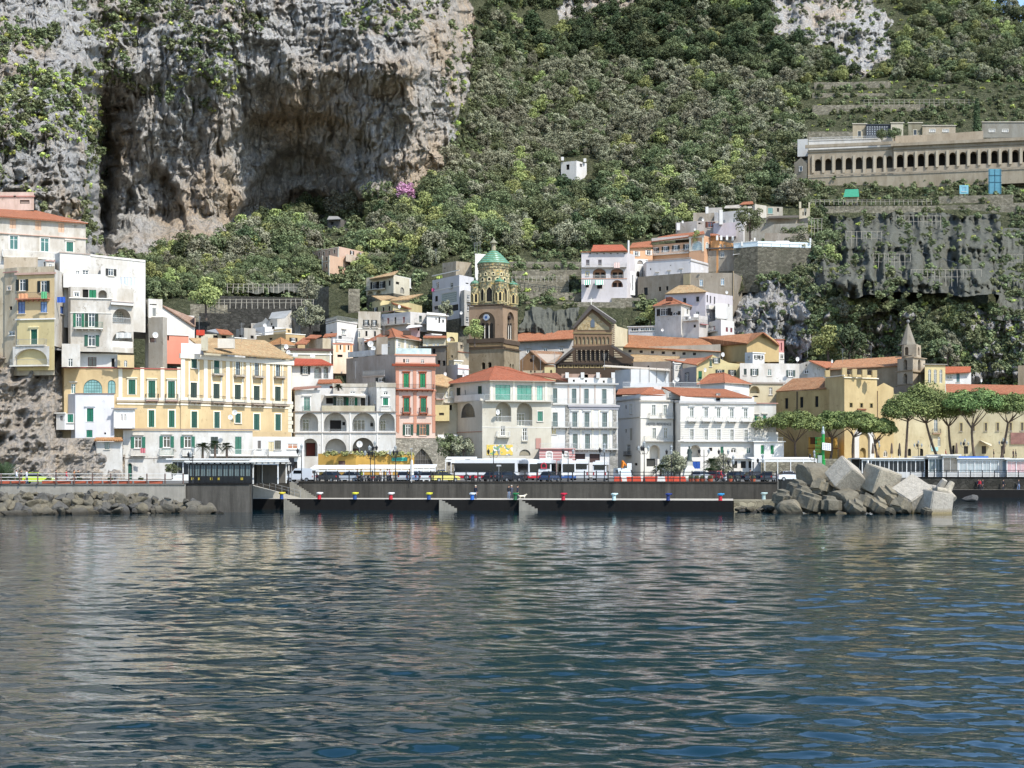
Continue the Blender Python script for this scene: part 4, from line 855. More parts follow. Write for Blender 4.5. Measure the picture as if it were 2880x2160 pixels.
b = Bld('F', 'house', 'crumbling cream house piled with roof clutter, just left of the bell tower', [(1870, 330), (2000, 328), (2125, 332)], 745, 1100, plaster('c9bda6', 1.0), back=7, ref=1, zb=24); b.win(0, 1930, 912, 20, 30, 'hole'); b.win(1, [2040], 800, 30, 44, 'hole', c='5e5850'); b.band(1, 855, 8, plaster('a5705c', .3), .2); b.done()
b = Bld('F', 'house', 'small white terrace house with pink coping, at the foot of the bell tower', [(1862, 308), (1998, 304), (2122, 307)], 1002, 1300, CLEAN, back=6, ref=1, zb=20); b.win(1, 2065, 1095, 26, 44, 'gl'); b.band(1, 1048, 8, plaster('d3a5a0', .2), .15); b.blk([(1985, 302), (2118, 303)], 1122, 1250, plain('dark_canopy', '2d2a28', .8), back=3, part='roof_canopy'); b.done()
b = Bld('F', 'house', 'beige passage house with pale orange tiled roof, between salmon palace and cream hotel', [(1728, 291), (1990, 292)], 1260, 2000, CREAM, back=8, zb=GZ)
b.slab([(1722, 1230, 289.5), (1880, 1262, 289), (1965, 1190, 296), (1820, 1115, 300), (1722, 1120, 300)], OT2); b.win(0, [1925, 1870], 1350, 30, 70, 'gl', vs=[1345, 1350]); b.bal(0, 1915, 1440, 160, 1.0, .9, 'white', 'c9c2b4', False); b.bal(0, 1785, 1400, 90, 1.0, .9, 'white', 'c0a294', False); b.win(0, 1905, 1500, 50, 60, 'hole'); b.win(0, 1815, 1575, 46, 24, 'hole')
b.blk([(1738, 289), (1900, 289.5)], 1470, 1640, YEL2, back=2, part='yellow_wall', zb=14); b.win(0, 1810, 1575, 56, 30, 'hole', c='4a443c'); b.blk([(1765, 287), (1995, 287.5)], 1812, 2100, CLEAN, back=4, part='low_wing', zb=GZ); b.win(0, [1805], 1910, 16, 50, 'hole'); b.win(0, 1878, 1935, 28, 90, 'hole'); b.win(0, 1950, 1928, 36, 66, 'gl'); b.done()
b = Bld('I', 'hotel', 'big cream corner building with orange hipped roof, teal glazed balconies and arched loggias', [(108, 291), (395, 280.5), (1190, 283.5)], 437, 1500, plaster('cdc8b8', .35), back=14, ref=1, zb=GZ, part='lower_wall')
b.win(0, 228, 550, 160, 165, 'grid', 1, c='5a5a58', fc='2b2c2c', sill=False); b.log(1, 640, 568, 178, 225, 2.0, 1, ins=((-.2, 0, 1.3, 2.4, 'gl', '24312c'),), rail='white'); b.log(1, 882, 595, 178, 268, 2.0, 1, ins=((-.15, 0, 1.9, 2.4, 'gl', '39423e'),), rail='white')
b.win(1, 1062, 618, 62, 116, 'sh', c='47806c', sur='d9d5c8'); b.win(1, 632, 785, 54, 112, 'gl'); b.bal(1, 632, 852, 150, .9, .9, 'white', 'd0cbbb', False); b.win(1, 884, 825, 56, 142, 'gl', fc='f0efe8'); b.bal(1, 884, 898, 70, .9, .3, 'white', 'd0cbbb', False); b.win(1, 886, 1035, 130, 70, 'hole', 1, c='8d8672'); b.band(1, 742, 6, WCLN, .05); b.band(0, 805, 8, plaster('b98f7c', .2), .1); b.log(0, 235, 985, 150, 250, .5, 1, mat=plaster('b8b2a0', .5))
b.pil(1, [1040], 870, 990, 60, plaster('b98f84', .2), .1, 'blind_window')
b.blk([(8, 293.5), (480, 281), (1196, 284)], 205, 440, plaster('d3cfc2', .3), back=14, ref=1, part='upper_wall'); b.roof('hip', [(538, 45, 291), (700, 58, 295)], tiles('b8694a', .55), .9)
b.win(1, 632, 342, 172, 172, 'gl', c='3a7f70', fc='2f8a74', sill=False); b.win(1, 880, 345, 165, 168, 'gl', c='3a7f70', fc='2f8a74', sill=False); b.win(1, 1058, 348, 62, 165, 'gl', c='7fb3a4', fc='4f9a86', sill=False)
b.win(0, 120, 338, 46, 104, 'sh', c='23302b', sill=False); b.win(0, 366, 315, 46, 100, 'sh', c='23402f', sill=False); b.win(0, 200, 345, 10, 60, 'hole'); b.bal(1, 805, 440, 780, 1.1, 1.1, 'glass', 'cdc8bb', False); b.bal(0, 270, 440, 300, 1.1, .9, 'solid', 'cdc8bb', False); b.pil(1, [500, 758, 985, 1130], 215, 440, 26, TRM, .08)
b.slab([(955, 128, 287.5), (1385, 206, 286.5), (1250, 118, 293), (1000, 118, 294)], tiles('a5654b', .7))
mb = MB(); t_ = NT('painted_ceramic'); g_ = t_.node('ShaderNodeNewGeometry').outputs['Position']
t_.color(t_.mix(t_.ramp(t_.noise(g_, 1.1, 3), [(.44, 0.0), (.5, 1.0)]), t_.ramp(t_.noise(g_, 2.6, 4), [(.45, lin('6e9a58')), (.5, lin('3b3f8e')), (.56, lin('d8d4c6'))]), lin('cdb04e')));
tt, zz = None, None; b.b = b.blocks[0]; tt, zz = b.wc(1, 595, 1006); mb.box((0, -.03, 0), (4.9, .06, 1.9), t_.m); b.place(1, tt, zz, mb.mesh('ceramic_panel'), 'ceramic_panel'); b.done()
b = Bld('I', 'palace', 'white classical palace with four storeys of tall windows and grey stone quoins', [(1188, 284.5), (1400, 285), (1955, 286.5)], 488, 1500, plaster('d9d8d4', .2), back=13, ref=2, zb=GZ, part='middle_wall')
TG = '3f565c'; STQ = stone('a8a39a', .8, .3)
b.win(0, 1234, 655, 58, 165, 'gl', c=TG, fc='46564f', sur='e3e2dc'); b.win(1, [1460, 1600, 1804], 655, 58, 165, 'gl', c=TG, fc='46564f', sur='e3e2dc', hood=True, vs=[655, 656, 658]); b.win(1, [1464, 1606, 1808], 905, 58, 170, 'gl', c=TG, fc='46564f', sur='e3e2dc', hood=True)
b.bal(1, 1680, 745, 540, .95, .9, 'glass', 'c9c6bf'); b.bal(0, 1290, 740, 190, .95, .9, 'glass', 'c9c6bf'); b.bal(1, 1690, 995, 520, .95, .9, 'glass', 'c9c6bf'); b.win(0, 1218, 790, 56, 70, 'gl', c='a5925a'); b.band(1, 497, 20, plaster('b1aeb0', .2), .35); b.band(1, 520, 36, plaster('a9a8ad', .2), .15)
b.pil(0, [1375], 500, 1140, 46, STQ, .1, 'quoins'); b.pil(1, [1920], 540, 980, 44, STQ, .1, 'quoins'); b.pil(1, [1522, 1664, 1745, 1870], 545, 740, 24, TRM, .06); b.pil(1, [1530, 1668, 1750, 1872], 770, 985, 24, TRM, .06); b.win(1, [1520, 1690], 1100, 120, 100, 'hole', c='4a3a36'); b.pil(1, [1915], 1010, 1300, 92, STQ, .12, 'stone_base')
b.blk([(1190, 285), (1930, 287)], 242, 490, CLEAN, back=12, part='top_storey'); b.win(0, [1232, 1452, 1594, 1800], 380, 52, 166, 'gl', c=TG, fc='46564f', sur='d3d2cc', vs=[378, 382, 384, 387]); b.bal(0, 1562, 478, 730, .95, .9, 'glass', 'c9c6bf', False); b.pil(0, [1388, 1523, 1693, 1918], 255, 470, 18, plaster('c3b6ab', .2), .08); b.band(0, 240, 18, plaster('bdbcb8', .2), .5)
b.blk([(1385, 286), (1925, 287.2)], 172, 245, CLEAN, back=11, part='attic'); b.win(0, [1450, 1590, 1795], 210, 22, 26, 'hole', vs=[208, 212, 218]);
for u_ in (1372, 1550, 1728, 1902): b.boxp(u_, 178, 286.4, .65, 1.05, .5, CLEAN, 'parapet_post')
b.boxp(1460, 178, 287, 5.0, .8, .2, plaster('b49a8a', .6), 'parapet'); b.boxp(1640, 178, 287, 4.0, .7, .2, plaster('b49a8a', .6), 'parapet'); b.done()
b = Bld('I', 'shop', 'low pink striped annex with two round-headed white windows and roof terrace', [(1052, 278), (1462, 279.5)], 985, 1500, plaster('b98582', .15), back=5, zb=GZ)
for v_ in (1040, 1072, 1104): b.band(0, v_, 7, plaster('ddd0c8', .1), .04, part='wall_stripe')
b.win(0, [1166, 1352], 1078, 62, 100, 'gl', 2, c='b5b8b4', fc='eeeeea', sur='e9e6e0'); b.bal(0, 1260, 985, 405, .9, .3, 'glass', 'c9a09a', False); b.done()
HW = plaster('e6e1d6', .2); HS = plaster('cfc6ae', .3)
b = Bld('K', 'hotel', 'wide white hotel with ground floor arches and rows of small balconies', [(140, 313), (417, 300), (792, 301)], 835, 2000, HW, back=13, ref=1, zb=GZ, part='west_wing')
b.win(0, [305], 945, 22, 105, 'gl', c='8e8f8a', sur='d9d2bd'); b.win(0, [305], 1235, 28, 140, 'sh', c='b5ae9c', fc='b5ae9c'); b.win(0, 277, 1410, 40, 120, 'gl', c='3b3c38'); b.win(0, [247, 247, 370], 920, 14, 42, 'hole', c='4a443c', vs=[922, 1195, 1398]); b.bal(0, 277, 1478, 70, .8, .5, 'bars', '6a645c', False); b.win(0, 362, 1580, 34, 30, 'hole')
b.win(1, [567, 700], 955, 42, 118, 'gl', c='56605f', fc='d9d8d2', sur='e6e4de', sill=False, vs=[955, 957]); b.win(1, [573, 705], 1222, 42, 118, 'gl', c='56605f', fc='d9d8d2', sur='e6e4de', sill=False, vs=[1222, 1220]); b.bal(1, [580, 712], 1045, 145, .9, .9, 'glass', 'dad8d2', False)
b.band(1, 850, 14, plaster('c5bfb4', .2), .3); b.band(0, 850, 14, plaster('c5bfb4', .2), .3); b.band(1, 1042, 8, WCLN, .15); b.band(0, 1060, 6, plaster('b8ac94', .2), .1); b.bal(1, 620, 1308, 330, .9, .9, 'glass', 'd3d1cb', False); b.log(1, 580, 1438, 120, 160, 2, 1); b.win(1, 770, 1395, 36, 60, 'gl'); b.win(1, 535, 1560, 100, 90, 'hole', c='3d3c38')
b.blk([(788, 303.5), (876, 296.5), (1725, 299)], 862, 2000, HW, back=13, ref=1, zb=GZ, part='east_wing')
xs = [1005, 1171, 1314, 1466, 1626]
b.win(1, xs, 988, 42, 112, 'gl', c='56605f', fc='d9d8d2', sur='e6e4de', sill=False, hood=True, vs=[985, 988, 990, 993, 996]); b.bal(1, xs, 1078, 104, .85, .9, 'white', 'dad8d2', True)
b.win(1, [1007, 1172, 1318, 1469, 1632], 1238, 42, 125, 'gl', c='56605f', fc='d9d8d2', sur='e6e4de', sill=False, vs=[1235, 1237, 1238, 1240, 1241]); b.band(1, 1312, 8, WCLN, .7); b.bal(1, 1330, 1312, 850, .8, .7, 'white', 'dad8d2', False)
for v_ in range(1110, 1300, 24): b.band(1, v_, 3, plaster('b9b6ae', .1), .05, part='rustication')
b.band(1, 868, 26, plaster('b9b7b4', .2), .35); b.band(1, 1085, 8, WCLN, .12); b.band(0, 868, 20, plaster('b9b7b4', .2), .2)
b.log(1, 1048, 1428, 118, 140, 2, 1); b.win(1, 1058, 1590, 92, 90, 'sh', c='1f4f9c', sill=False); b.win(1, [1354], 1425, 34, 100, 'sh', c='2f6a50', sill=False); b.win(1, 1224, 1408, 36, 40, 'hole', c='3b3833'); b.win(1, 1486, 1420, 66, 60, 'gl', 2); b.win(1, 1660, 1420, 50, 70, 'gl', c='54706a'); b.bal(1, 1560, 1510, 300, .8, .6, 'white', 'dad8d2', False)
b.win(1, [1500, 1600, 1690], 1585, 60, 80, 'hole', c='35332f')
b.blk([(872, 294.5), (1290, 296.5)], 770, 862, CLEAN, back=1, part='parapet') if 0 else None
b.slab([(135, 775, 312), (415, 768, 300), (535, 690, 306), (160, 712, 318)], OR); b.slab([(415, 768, 299.5), (712, 785, 301), (655, 700, 308), (535, 690, 306)], tiles('b5704f', .3)); b.slab([(875, 790, 297), (1285, 798, 298), (1150, 708, 307), (660, 686, 307)], tiles('b5704f', .3)); b.slab([(1290, 798, 297.8), (1700, 808, 299), (1390, 712, 309), (1150, 708, 307.2)], tiles('b5704f', .3))
b.blk([(135, 313.5), (417, 299.8), (712, 301)], 772, 840, CLEAN, back=8, ref=1, part='parapet'); b.blk([(875, 297), (1285, 298.3)], 792, 866, CLEAN, back=8, part='parapet'); b.blk([(1335, 298.2), (1725, 299.2)], 802, 870, CLEAN, back=8, part='parapet'); b.blk([(715, 302), (870, 302)], 742, 830, plaster('bdbab4', .2), back=6, part='dormer'); b.win(0, 757, 780, 40, 50, 'gl'); b.blk([(1285, 299), (1335, 299)], 760, 830, plaster('8d8a86', .2), back=6, part='dormer'); b.win(0, 1304, 788, 26, 40, 'gl')
b.blk([(568, 306), (655, 306)], 680, 720, CLEAN, back=3, part='chimney')
b.blk([(1724, 299.5), (1978, 300.5)], 872, 2000, plaster('cfcdc6', .5), back=10, zb=GZ, part='east_annex'); b.band(0, 876, 10, plaster('b98f84', .3), .3); b.win(0, [1742, 1845], 1048, 38, 62, 'sh', c='2f7a58', vs=[1048, 1045], hood=True)
b.blk([(1722, 296.5), (2066, 297.5)], 1320, 2000, CLEAN, back=5, zb=GZ, part='terrace_wing'); b.band(0, 1318, 10, WCLN, .3); b.bal(0, 1895, 1315, 320, .8, .2, 'white', 'dad8d2', False); b.win(0, [1820, 1933], 1412, 38, 108, 'sh', c='1f7a4c', sill=False); b.blk([(1780, 299.8), (2000, 300.2)], 1210, 1325, CLEAN, back=3, part='terrace_room'); b.win(0, 1845, 1258, 90, 34, 'gl', 2)
def text3d(parent, s, txt, i, U, V, w, h, mat, ex=.03):
 cu = bpy.data.curves.new('lettering', 'FONT'); cu.body = txt; cu.extrude = ex; cu.align_x = 'CENTER'; cu.align_y = 'CENTER'
 ob = bpy.data.objects.new('lettering', cu); COL.objects.link(ob); dg = bpy.context.evaluated_depsgraph_get(); me = bpy.data.meshes.new_from_object(ob.evaluated_get(dg))
 bpy.data.objects.remove(ob); me.name = 'lettering'; me.materials.append(mat)
 n = len(me.vertices); c = np.zeros(n*3); me.vertices.foreach_get('co', c); c = c.reshape(-1, 3); mn, mx = c.min(0), c.max(0)
 c = (c-(mn+mx)/2)/np.array([mx[0]-mn[0], mx[1]-mn[1], 1]); out = np.stack([c[:, 0]*w, -c[:, 2], c[:, 1]*h], -1)
 me.vertices.foreach_set('co', out.ravel()); me.update(); t, z = s.wc(i, U, V); return s.place(i, t, z, me, 'lettering', None, -.08)
b.b = b.blocks[0]; text3d(b.o, b, 'HOTEL RESIDENCE', 1, 628, 1117, 4.9, .52, plain('lettering_grey', '6e6a66', .6)); b.done()
b = Bld('K', 'house', 'long white house with a roof pergola, above the pale arched terrace', [(1560, 337), (2245, 339)], 415, 700, WHT, back=10, zb=20, part='upper_wall'); b.win(0, 1622, 515, 34, 74, 'sh', c='33423e'); b.win(0, 1728, 518, 44, 78, 'op', c='39463f', fc='efefea'); b.win(0, 1902, 522, 44, 74, 'gl', c='4b5a54'); b.win(0, 2146, 532, 52, 76, 'op', c='4b5a54', fc='efefea')
b.blk([(1655, 332), (2060, 333.5)], 638, 900, plaster('cfc3a4', .4), back=6, zb=14, part='lower_wall'); b.band(0, 642, 18, plaster('a39a90', .4), .3); b.log(0, 1732, 720, 112, 84, 1.5, 1); b.win(0, 1915, 737, 38, 86, 'gl', c='8a8478', sur='cdbf9f'); b.win(0, 1740, 798, 70, 20, 'hole', 1)
b.blk([(1580, 341), (1980, 342)], 340, 418, plain('pergola_wood', '4a403a', .9), back=.4, part='pergola_screen') if 0 else None
b.done()
b = Bld('K', 'house', 'white house under the bright red pyramid roof, behind the hotel', [(1090, 329), (1385, 321), (1668, 327)], 640, 900, CLEAN, back=9, ref=1, zb=18); b.roof('hip', [(1208, 545, 331), (1380, 530, 330)], OR, .6); b.win(1, [1458, 1600], 655, 12, 12, 'hole'); b.blk([(1480, 320), (1560, 320)], 720, 860, CLEAN, back=3, zb=16, part='hut'); b.done()
b = Bld('K', 'house', 'pale yellow gabled house with red roof and green shutters, in front of the nave', [(1060, 344), (1560, 347)], 425, 900, YEL2, back=3, zb=20, shape={0: [(1060, 640), (1560, 640), (1560, 425), (1425, 408), (1243, 318), (1062, 428)]})
b.win(0, 1224, 418, 28, 74, 'sh', c='39594a', hood=True); b.win(0, 1288, 382, 44, 62, 'op', c='2f3b36'); b.win(0, 1103, 552, 42, 94, 'sh', c='1f6a48'); b.win(0, 1330, 510, 50, 44, 'op', 2, c='2f3b36'); b.win(0, 1470, 525, 46, 66, 'op', c='2f3b36')
b.blk([(778, 358), (1061, 344.2)], 452, 900, plaster('b9b0ac', .3), back=8, ref=1, zb=20, part='side_wall'); b.win(0, 952, 578, 38, 94, 'gl', c='2f2c2c', sur='4b4545'); b.win(0, 803, 552, 40, 26, 'hole'); b.slab([(690, 372, 366), (1062, 436, 343.5), (1243, 316, 343.8), (1150, 350, 362), (830, 368, 368)], OR); b.pil(0, [800], 400, 640, 10, WCLN, .3, 'chimney'); b.done()
b = Bld('K', 'scaffolding', 'scaffold wrapped in pale grey sheeting on the rooftop, beside the cathedral steps', [(120, 335), (296, 331), (745, 334)], 485, 700, plain('scaffold_sheet', 'b9bab8', .8, var=.2, scale=.6), 'scaffold', back=5, ref=1, zb=22, part='sheeting')
for u_ in (300, 410, 515, 600, 700, 745): b.pil(1, [u_], 470, 640, 4, plain('scaffold_tube', '8d8b86', .5), .15, 'pole')
b.slab([(-20, 450, 333), (760, 500, 332), (745, 480, 336), (0, 435, 337)], plain('scaffold_board', 'b5aa9a', .9), .15, 'board'); b.done()
b = Bld('K', 'roof_terrace', 'grey flat terrace block with white railings between the scaffold and hotel roof', [(205, 322), (1110, 324)], 690, 900, GREY, back=8, zb=16, part='wall', cat='terrace'); b.bal(0, 500, 690, 580, 1.0, .2, 'white', 'b9b5ac', False); b.bal(0, 950, 692, 300, 1.0, .2, 'white', 'b9b5ac', False); b.done()
b = Bld('K', 'house', 'low plain house with air conditioners right beside the cathedral front', [(330, 356), (770, 352)], 405, 700, plaster('a89a8c', .4), back=8, zb=22); b.win(0, 505, 452, 22, 20, 'hole', 1); b.done()
CAT = plaster('bfb5a0', .5)
b = Bld('K', 'cathedral_nave', 'long cathedral nave with old orange tiles and small square windows', [(130, 384), (1338, 372)], 240, 900, plaster('cfc3b0', .4), 'church', back=18, zb=24)
b.win(0, [293, 423, 553, 678, 798, 916, 1036], 275, 36, 30, 'hole', c='3b3330', vs=[277, 283, 289, 295, 299, 305, 309]); b.slab([(225, 228, 382), (1345, 284, 371.5), (1165, 135, 384), (228, 84, 396)], tiles('bd7a52', .8)); b.slab([(300, 300, 384), (880, 330, 378), (800, 398, 366), (310, 398, 370)], OT2); b.done()
b = Bld('K', 'church', 'beige gabled transept with round window recess and weathered orange roof', [(1330, 378), (1640, 366), (2010, 370)], 212, 900, plaster('c3ab7c', .3), back=6, ref=1, zb=28, shape={1: [(1640, 400), (2010, 400), (2010, 205), (1945, 130), (1825, 60), (1640, 185)], 0: [(1330, 400), (1640, 400), (1640, 190), (1270, 212), (1330, 212)]})
b.b['mat'] = plaster('c3ab7c', .3); b.log(1, 1827, 102, 56, 56, .4, 1); b.slab([(1270, 215, 379), (1640, 186, 365), (1825, 58, 366), (1700, 70, 380), (1080, 118, 386)], tiles('bd7a52', .8)); b.slab([(1825, 58, 366), (2018, 212, 369), (2010, 180, 380), (1850, 66, 376)], OR); b.done()
b = Bld('K', 'house', 'small pink house peeping out right behind the beige transept', [(1945, 378), (2068, 379)], 140, 400, PINK, back=5, zb=30); b.win(0, 2038, 225, 14, 90, 'hole', c='8f4f58'); b.band(0, 140, 8, OR, .2); b.blk([(2005, 376), (2070, 377)], 290, 420, CLEAN, back=3, part='balcony_room'); b.win(0, 2045, 340, 34, 50, 'gl'); b.done()
t_ = NT('gold_mosaic'); g_ = t_.node('ShaderNodeNewGeometry').outputs['Position']; n_ = t_.noise(g_, 1.6, 6, .7); n2_ = t_.noise(g_, .7, 4, .6)
t_.color(t_.mix(t_.ramp(n2_, [(.42, 0.0), (.56, 1.0)]), t_.ramp(n_, [(.36, lin('5d5540')), (.5, lin('97825a')), (.62, lin('a59a80'))]), lin('8f8468'))); t_.set(.6, .1, .4); MOS = t_.m
t_ = NT('striped_marble'); g_ = t_.node('ShaderNodeNewGeometry').outputs['Position']; w_ = t_.node('ShaderNodeTexWave', bands_direction='Z'); w_.inputs['Scale'].default_value = .62; t_.link(g_, w_.inputs['Vector']); t_.color(t_.mix(t_.ramp(w_.outputs['Fac'], [(.55, 0.0), (.6, 1.0)]), lin('57483a'), lin('a79b84'))); t_.set(.8); STR = t_.m
BRN = plaster('6d5a48', .5); BR2 = plaster('54473c', .4)
b = Bld('H', 'cathedral_facade', 'striped cathedral front with gold mosaic gable, slender arcades and dark roof edges', [(1362, 372), (1808, 372.5)], 1170, 1400, plaster('86705a', .5), 'church', back=2.2, zb=26, shape={0: [(1365, 1400), (1805, 1400), (1805, 1120), (1577, 925), (1365, 1165)]}, part='gable_wall')
mb = MB(); pts = [b.wc(0, u, v) for u, v in ((1410, 1180), (1775, 1180), (1775, 1150), (1577, 975), (1410, 1140))]; extr(mb, [(p[0], p[1]) for p in pts], -.12, .0, MOS); b.place(0, 0, 0, mb.mesh('mosaic'), 'mosaic')
mb = MB(); p_ = b.wc(0, 1583, 1100); extr(mb, [(p_[0]+x, p_[1]+z) for x, z in archpoly(1.0, 2.1, 3)], -.22, -.1, plain('mosaic_figure', '4f5a66', .6)); b.place(0, 0, 0, mb.mesh('mosaic_figure'), 'mosaic_figure')
for u_ in range(1390, 1800, 46): b.log(0, u_, 1300, 30, 90, .35, 3, mat=MOS)
b.band(0, 1215, 14, plaster('8f7f60', .3), .2); b.band(0, 1375, 20, BRN, .3); b.slab([(1345, 1150, 371), (1365, 1165, 371), (1577, 935, 371), (1562, 885, 371)], plain('roof_edge_dark', '4a4541', .8), .7); b.slab([(1562, 885, 371), (1577, 932, 371), (1835, 1110, 371), (1858, 1085, 371)], plain('roof_edge_dark', '4a4541', .8), .7)
b.slab([(1566, 893, 371), (1860, 1085, 371), (1850, 1070, 381), (1590, 890, 381)], plaster('8f8c86', .3), .3)
mb = MB(); p_ = b.wc(0, 1568, 885); mb.box((p_[0], 0, p_[1]+.5), (.16, .16, 2.2), WCLN); mb.box((p_[0], 0, p_[1]+1.1), (.8, .14, .16), WCLN); b.place(0, 0, 0, mb.mesh('cross'), 'cross')
b.blk([(1806, 372.5), (1996, 386)], 1115, 1400, plaster('cfc6a8', .3), back=1, part='side_wall', shape={0: [(1806, 1370), (1996, 1370), (1985, 1320), (1850, 1110), (1806, 1110)]}); b.pil(0, [1822], 1120, 1350, 22, STR, .1, 'quoins')
b.blk([(1155, 369), (2055, 370)], 1520, 1800, BR2, back=3, part='porch_wall', shape={0: [(1155, 1800), (2055, 1800), (2055, 1500), (1815, 1350), (1370, 1385), (1155, 1560)]})
b.log(0, [1428, 1480, 1532, 1584, 1636, 1688, 1740], 1470, 40, 125, .5, 3, mat=plaster('4b4540', .2));
for k in range(8):
 b.pil(0, [1402+k*52], 1400, 1535, 7, STR, .25, 'column')
b.slab([(1140, 1565, 368), (1160, 1578, 368), (1378, 1400, 368), (1360, 1382, 368)], plain('roof_edge_dark', '4a4541', .8), .5); b.slab([(1805, 1345, 368), (1800, 1372, 368), (2055, 1520, 368), (2065, 1498, 368)], plain('roof_edge_dark', '4a4541', .8), .5)
pt = lambda u, v: b.wc(0, u, v)
for tri in (((1240, 1550), (1355, 1545), (1350, 1450)), ((1830, 1500), (1930, 1495), (1830, 1410))): mb = MB(); extr(mb, [pt(*q) for q in tri], -.15, 0, STR); b.place(0, 0, 0, mb.mesh('marble_panel'), 'marble_panel')
b.band(0, 1572, 18, plaster('3f3833', .3), .4)
for u_ in range(1208, 2020, 62):
 tt, zz = b.wc(0, u_, 1592); mb = MB(); mb.box((0, -.05, 0), (1.1, .1, 1.1), plaster('a38f68', .3)); mb.box((0, -.1, 0), (.5, .1, .5), BR2); b.place(0, tt, zz, mb.mesh('marble_square'), 'marble_square')
b.done()
b = Bld('H', 'church_annex', 'white two-windowed building under old orange tiles between bell tower and cathedral', [(735, 392), (1366, 392)], 1296, 1600, plaster('cdc9c2', .4), 'building', back=9, zb=26)
b.win(0, [845, 1040, 1222], 1410, 46, 44, 'gl', hood=True, vs=[1425, 1405, 1400]); b.slab([(722, 1308, 390.5), (1368, 1275, 390.5), (1368, 1178, 402), (724, 1212, 402)], tiles('c07550', .8)); b.done()
b = Bld('H', 'chapel', 'small brown gabled chapel with round window, between the bell tower and porch', [(748, 364), (1035, 362), (1150, 368)], 1570, 1800, plaster('8f7358', .6), 'church', back=8, ref=1, zb=26, shape={0: [(748, 1800), (1035, 1800), (1035, 1560), (870, 1420), (748, 1530)]})
b.win(0, 876, 1529, 34, 44, 'hole', 1, c='3a2a24'); b.slab([(865, 1415, 363), (1040, 1565, 361), (1160, 1565, 368), (1262, 1432, 376)], tiles('a8795a', .9)); b.done()
b = Bld('I', 'house', 'low cream parapet house with three pointed openings, in front of the chapel', [(860, 322), (1240, 322)], 90, 300, plaster('bfae92', .6), back=8, zb=16); b.win(0, [955, 1000], 100, 16, 28, 'hole', 3); b.blk([(1112, 318), (1240, 318)], 52, 300, YEL2, back=4, part='stair_hut'); b.win(0, 1188, 102, 22, 44, 'hole', 3, c='6b5a44'); b.done()
for x0_, x1_, yt_, D_, m_, lab_ in ((1062, 1098, 934, 352, CLEAN, 'small white cube house behind the striped house'), (1142, 1180, 924, 348, CREAM, 'small cream house above the red hipped roof, left one'), (1196, 1240, 938, 338, CLEAN, 'small white house between hipped roof and bell tower'), (1236, 1262, 972, 330, WH2, 'narrow stained house close left of the bell tower base'), (700, 748, 936, 330, CLEAN, 'small white house behind the pyramid roof'), (905, 942, 962, 316, PINK, 'small pinkish house under the railed tower terrace'), (1008, 1050, 950, 330, CLEAN, 'little white house tucked behind the grey side wall'), (1262, 1300, 1012, 312, CREAM, 'little cream house right of the white terrace house'), (640, 690, 948, 312, WHT, 'low white house behind the yellow palace ridge'), (1100, 1140, 888, 372, CREAM, 'cream cube house below the white balcony house'), (1880, 1920, 1020, 352, WHT, 'little white house beside the yellow gable'), (2095, 2150, 990, 352, CLEAN, 'small white house behind the long pergola house')):
 b = Bld('p', 'house', lab_, [(x0_, D_+2), (x0_+(x1_-x0_)*.4, D_), (x1_, D_+2)], yt_, yt_+60, m_, back=6, ref=1, zb=20); w_ = x1_-x0_
 b.win(1, [x0_+w_*.58, x0_+w_*.82], yt_+14, 6, 10, 'op' if w_ > 40 else 'gl', c='2c3230'); b.win(0, x0_+w_*.2, yt_+15, 5, 9, 'gl'); b.band(1, yt_+1.5, 2.5, WCLN, .2); b.done()
ORG = plaster('cfa482', .2); ORG2 = plaster('cf9a68', .2); STN = stone('857f70', .9, .4)
b = Bld('H', 'villa', 'hillside villa with double arched loggia, laundry and green striped awnings', [(1455, 421), (1978, 420.5), (2070, 426)], 290, 1000, plaster('cbc6c6', .25), back=10, ref=0, zb=42)
b.slab([(1565, 272, 420), (1985, 262, 419.5), (1925, 196, 428), (1592, 200, 428)], tiles('c46a4c', .5)); b.band(0, 283, 8, OR, .3)
b.win(0, [1555, 1637, 1716, 1793, 1872, 1952], 300, 22, 14, 'hole', 1, c='6b6b6e'); b.win(0, [1528, 1668], 402, 40, 64, 'gl', c='3c3030', fc='5e4a48'); b.bal(0, 1715, 455, 520, 1.0, 1.0, 'glass', 'c9c6c4', False)
b.log(0, [1662, 1866], 530, 150, 120, 2.2, 2, ins=((-.15, 0, 1.2, 2, 'hole', '2c2422'), (.28, 0, 1.0, 2, 'hole', '2c2422')), rail='white', mat=plaster('c39a82', .2)); b.win(0, 1524, 532, 32, 50, 'gl', sur='c9b880')
b.win(0, 1522, 670, 40, 44, 'hole'); b.win(0, 1665, 680, 60, 50, 'hole'); b.log(0, 1868, 645, 130, 84, 1.4, 1, ins=((-.2, 0, 1.1, 1.4, 'hole', '2c2422'), (.25, 0, .9, 1.4, 'hole', '2c2422')), mat=plaster('c39a82', .2)); b.band(0, 590, 8, plaster('c9a08c', .2), .1)
t_ = NT('striped_awning'); u_ = t_.node('ShaderNodeUVMap').outputs['UV']; w_ = t_.node('ShaderNodeTexWave', bands_direction='X'); w_.inputs['Scale'].default_value = .55; t_.link(u_, w_.inputs['Vector']); t_.color(t_.mix(t_.ramp(w_.outputs['Fac'], [(.48, 0.0), (.52, 1.0)]), lin('2f8a68'), lin('d9dcd4'))); SAW = t_.m
for x0_, x1_ in ((1485, 1560), (1615, 1712)): b.slab([(x0_, 662, 418.6), (x1_, 656, 418.6), (x1_+2, 602, 420.3), (x0_, 606, 420.3)], SAW, .06, 'awning')
b.done()
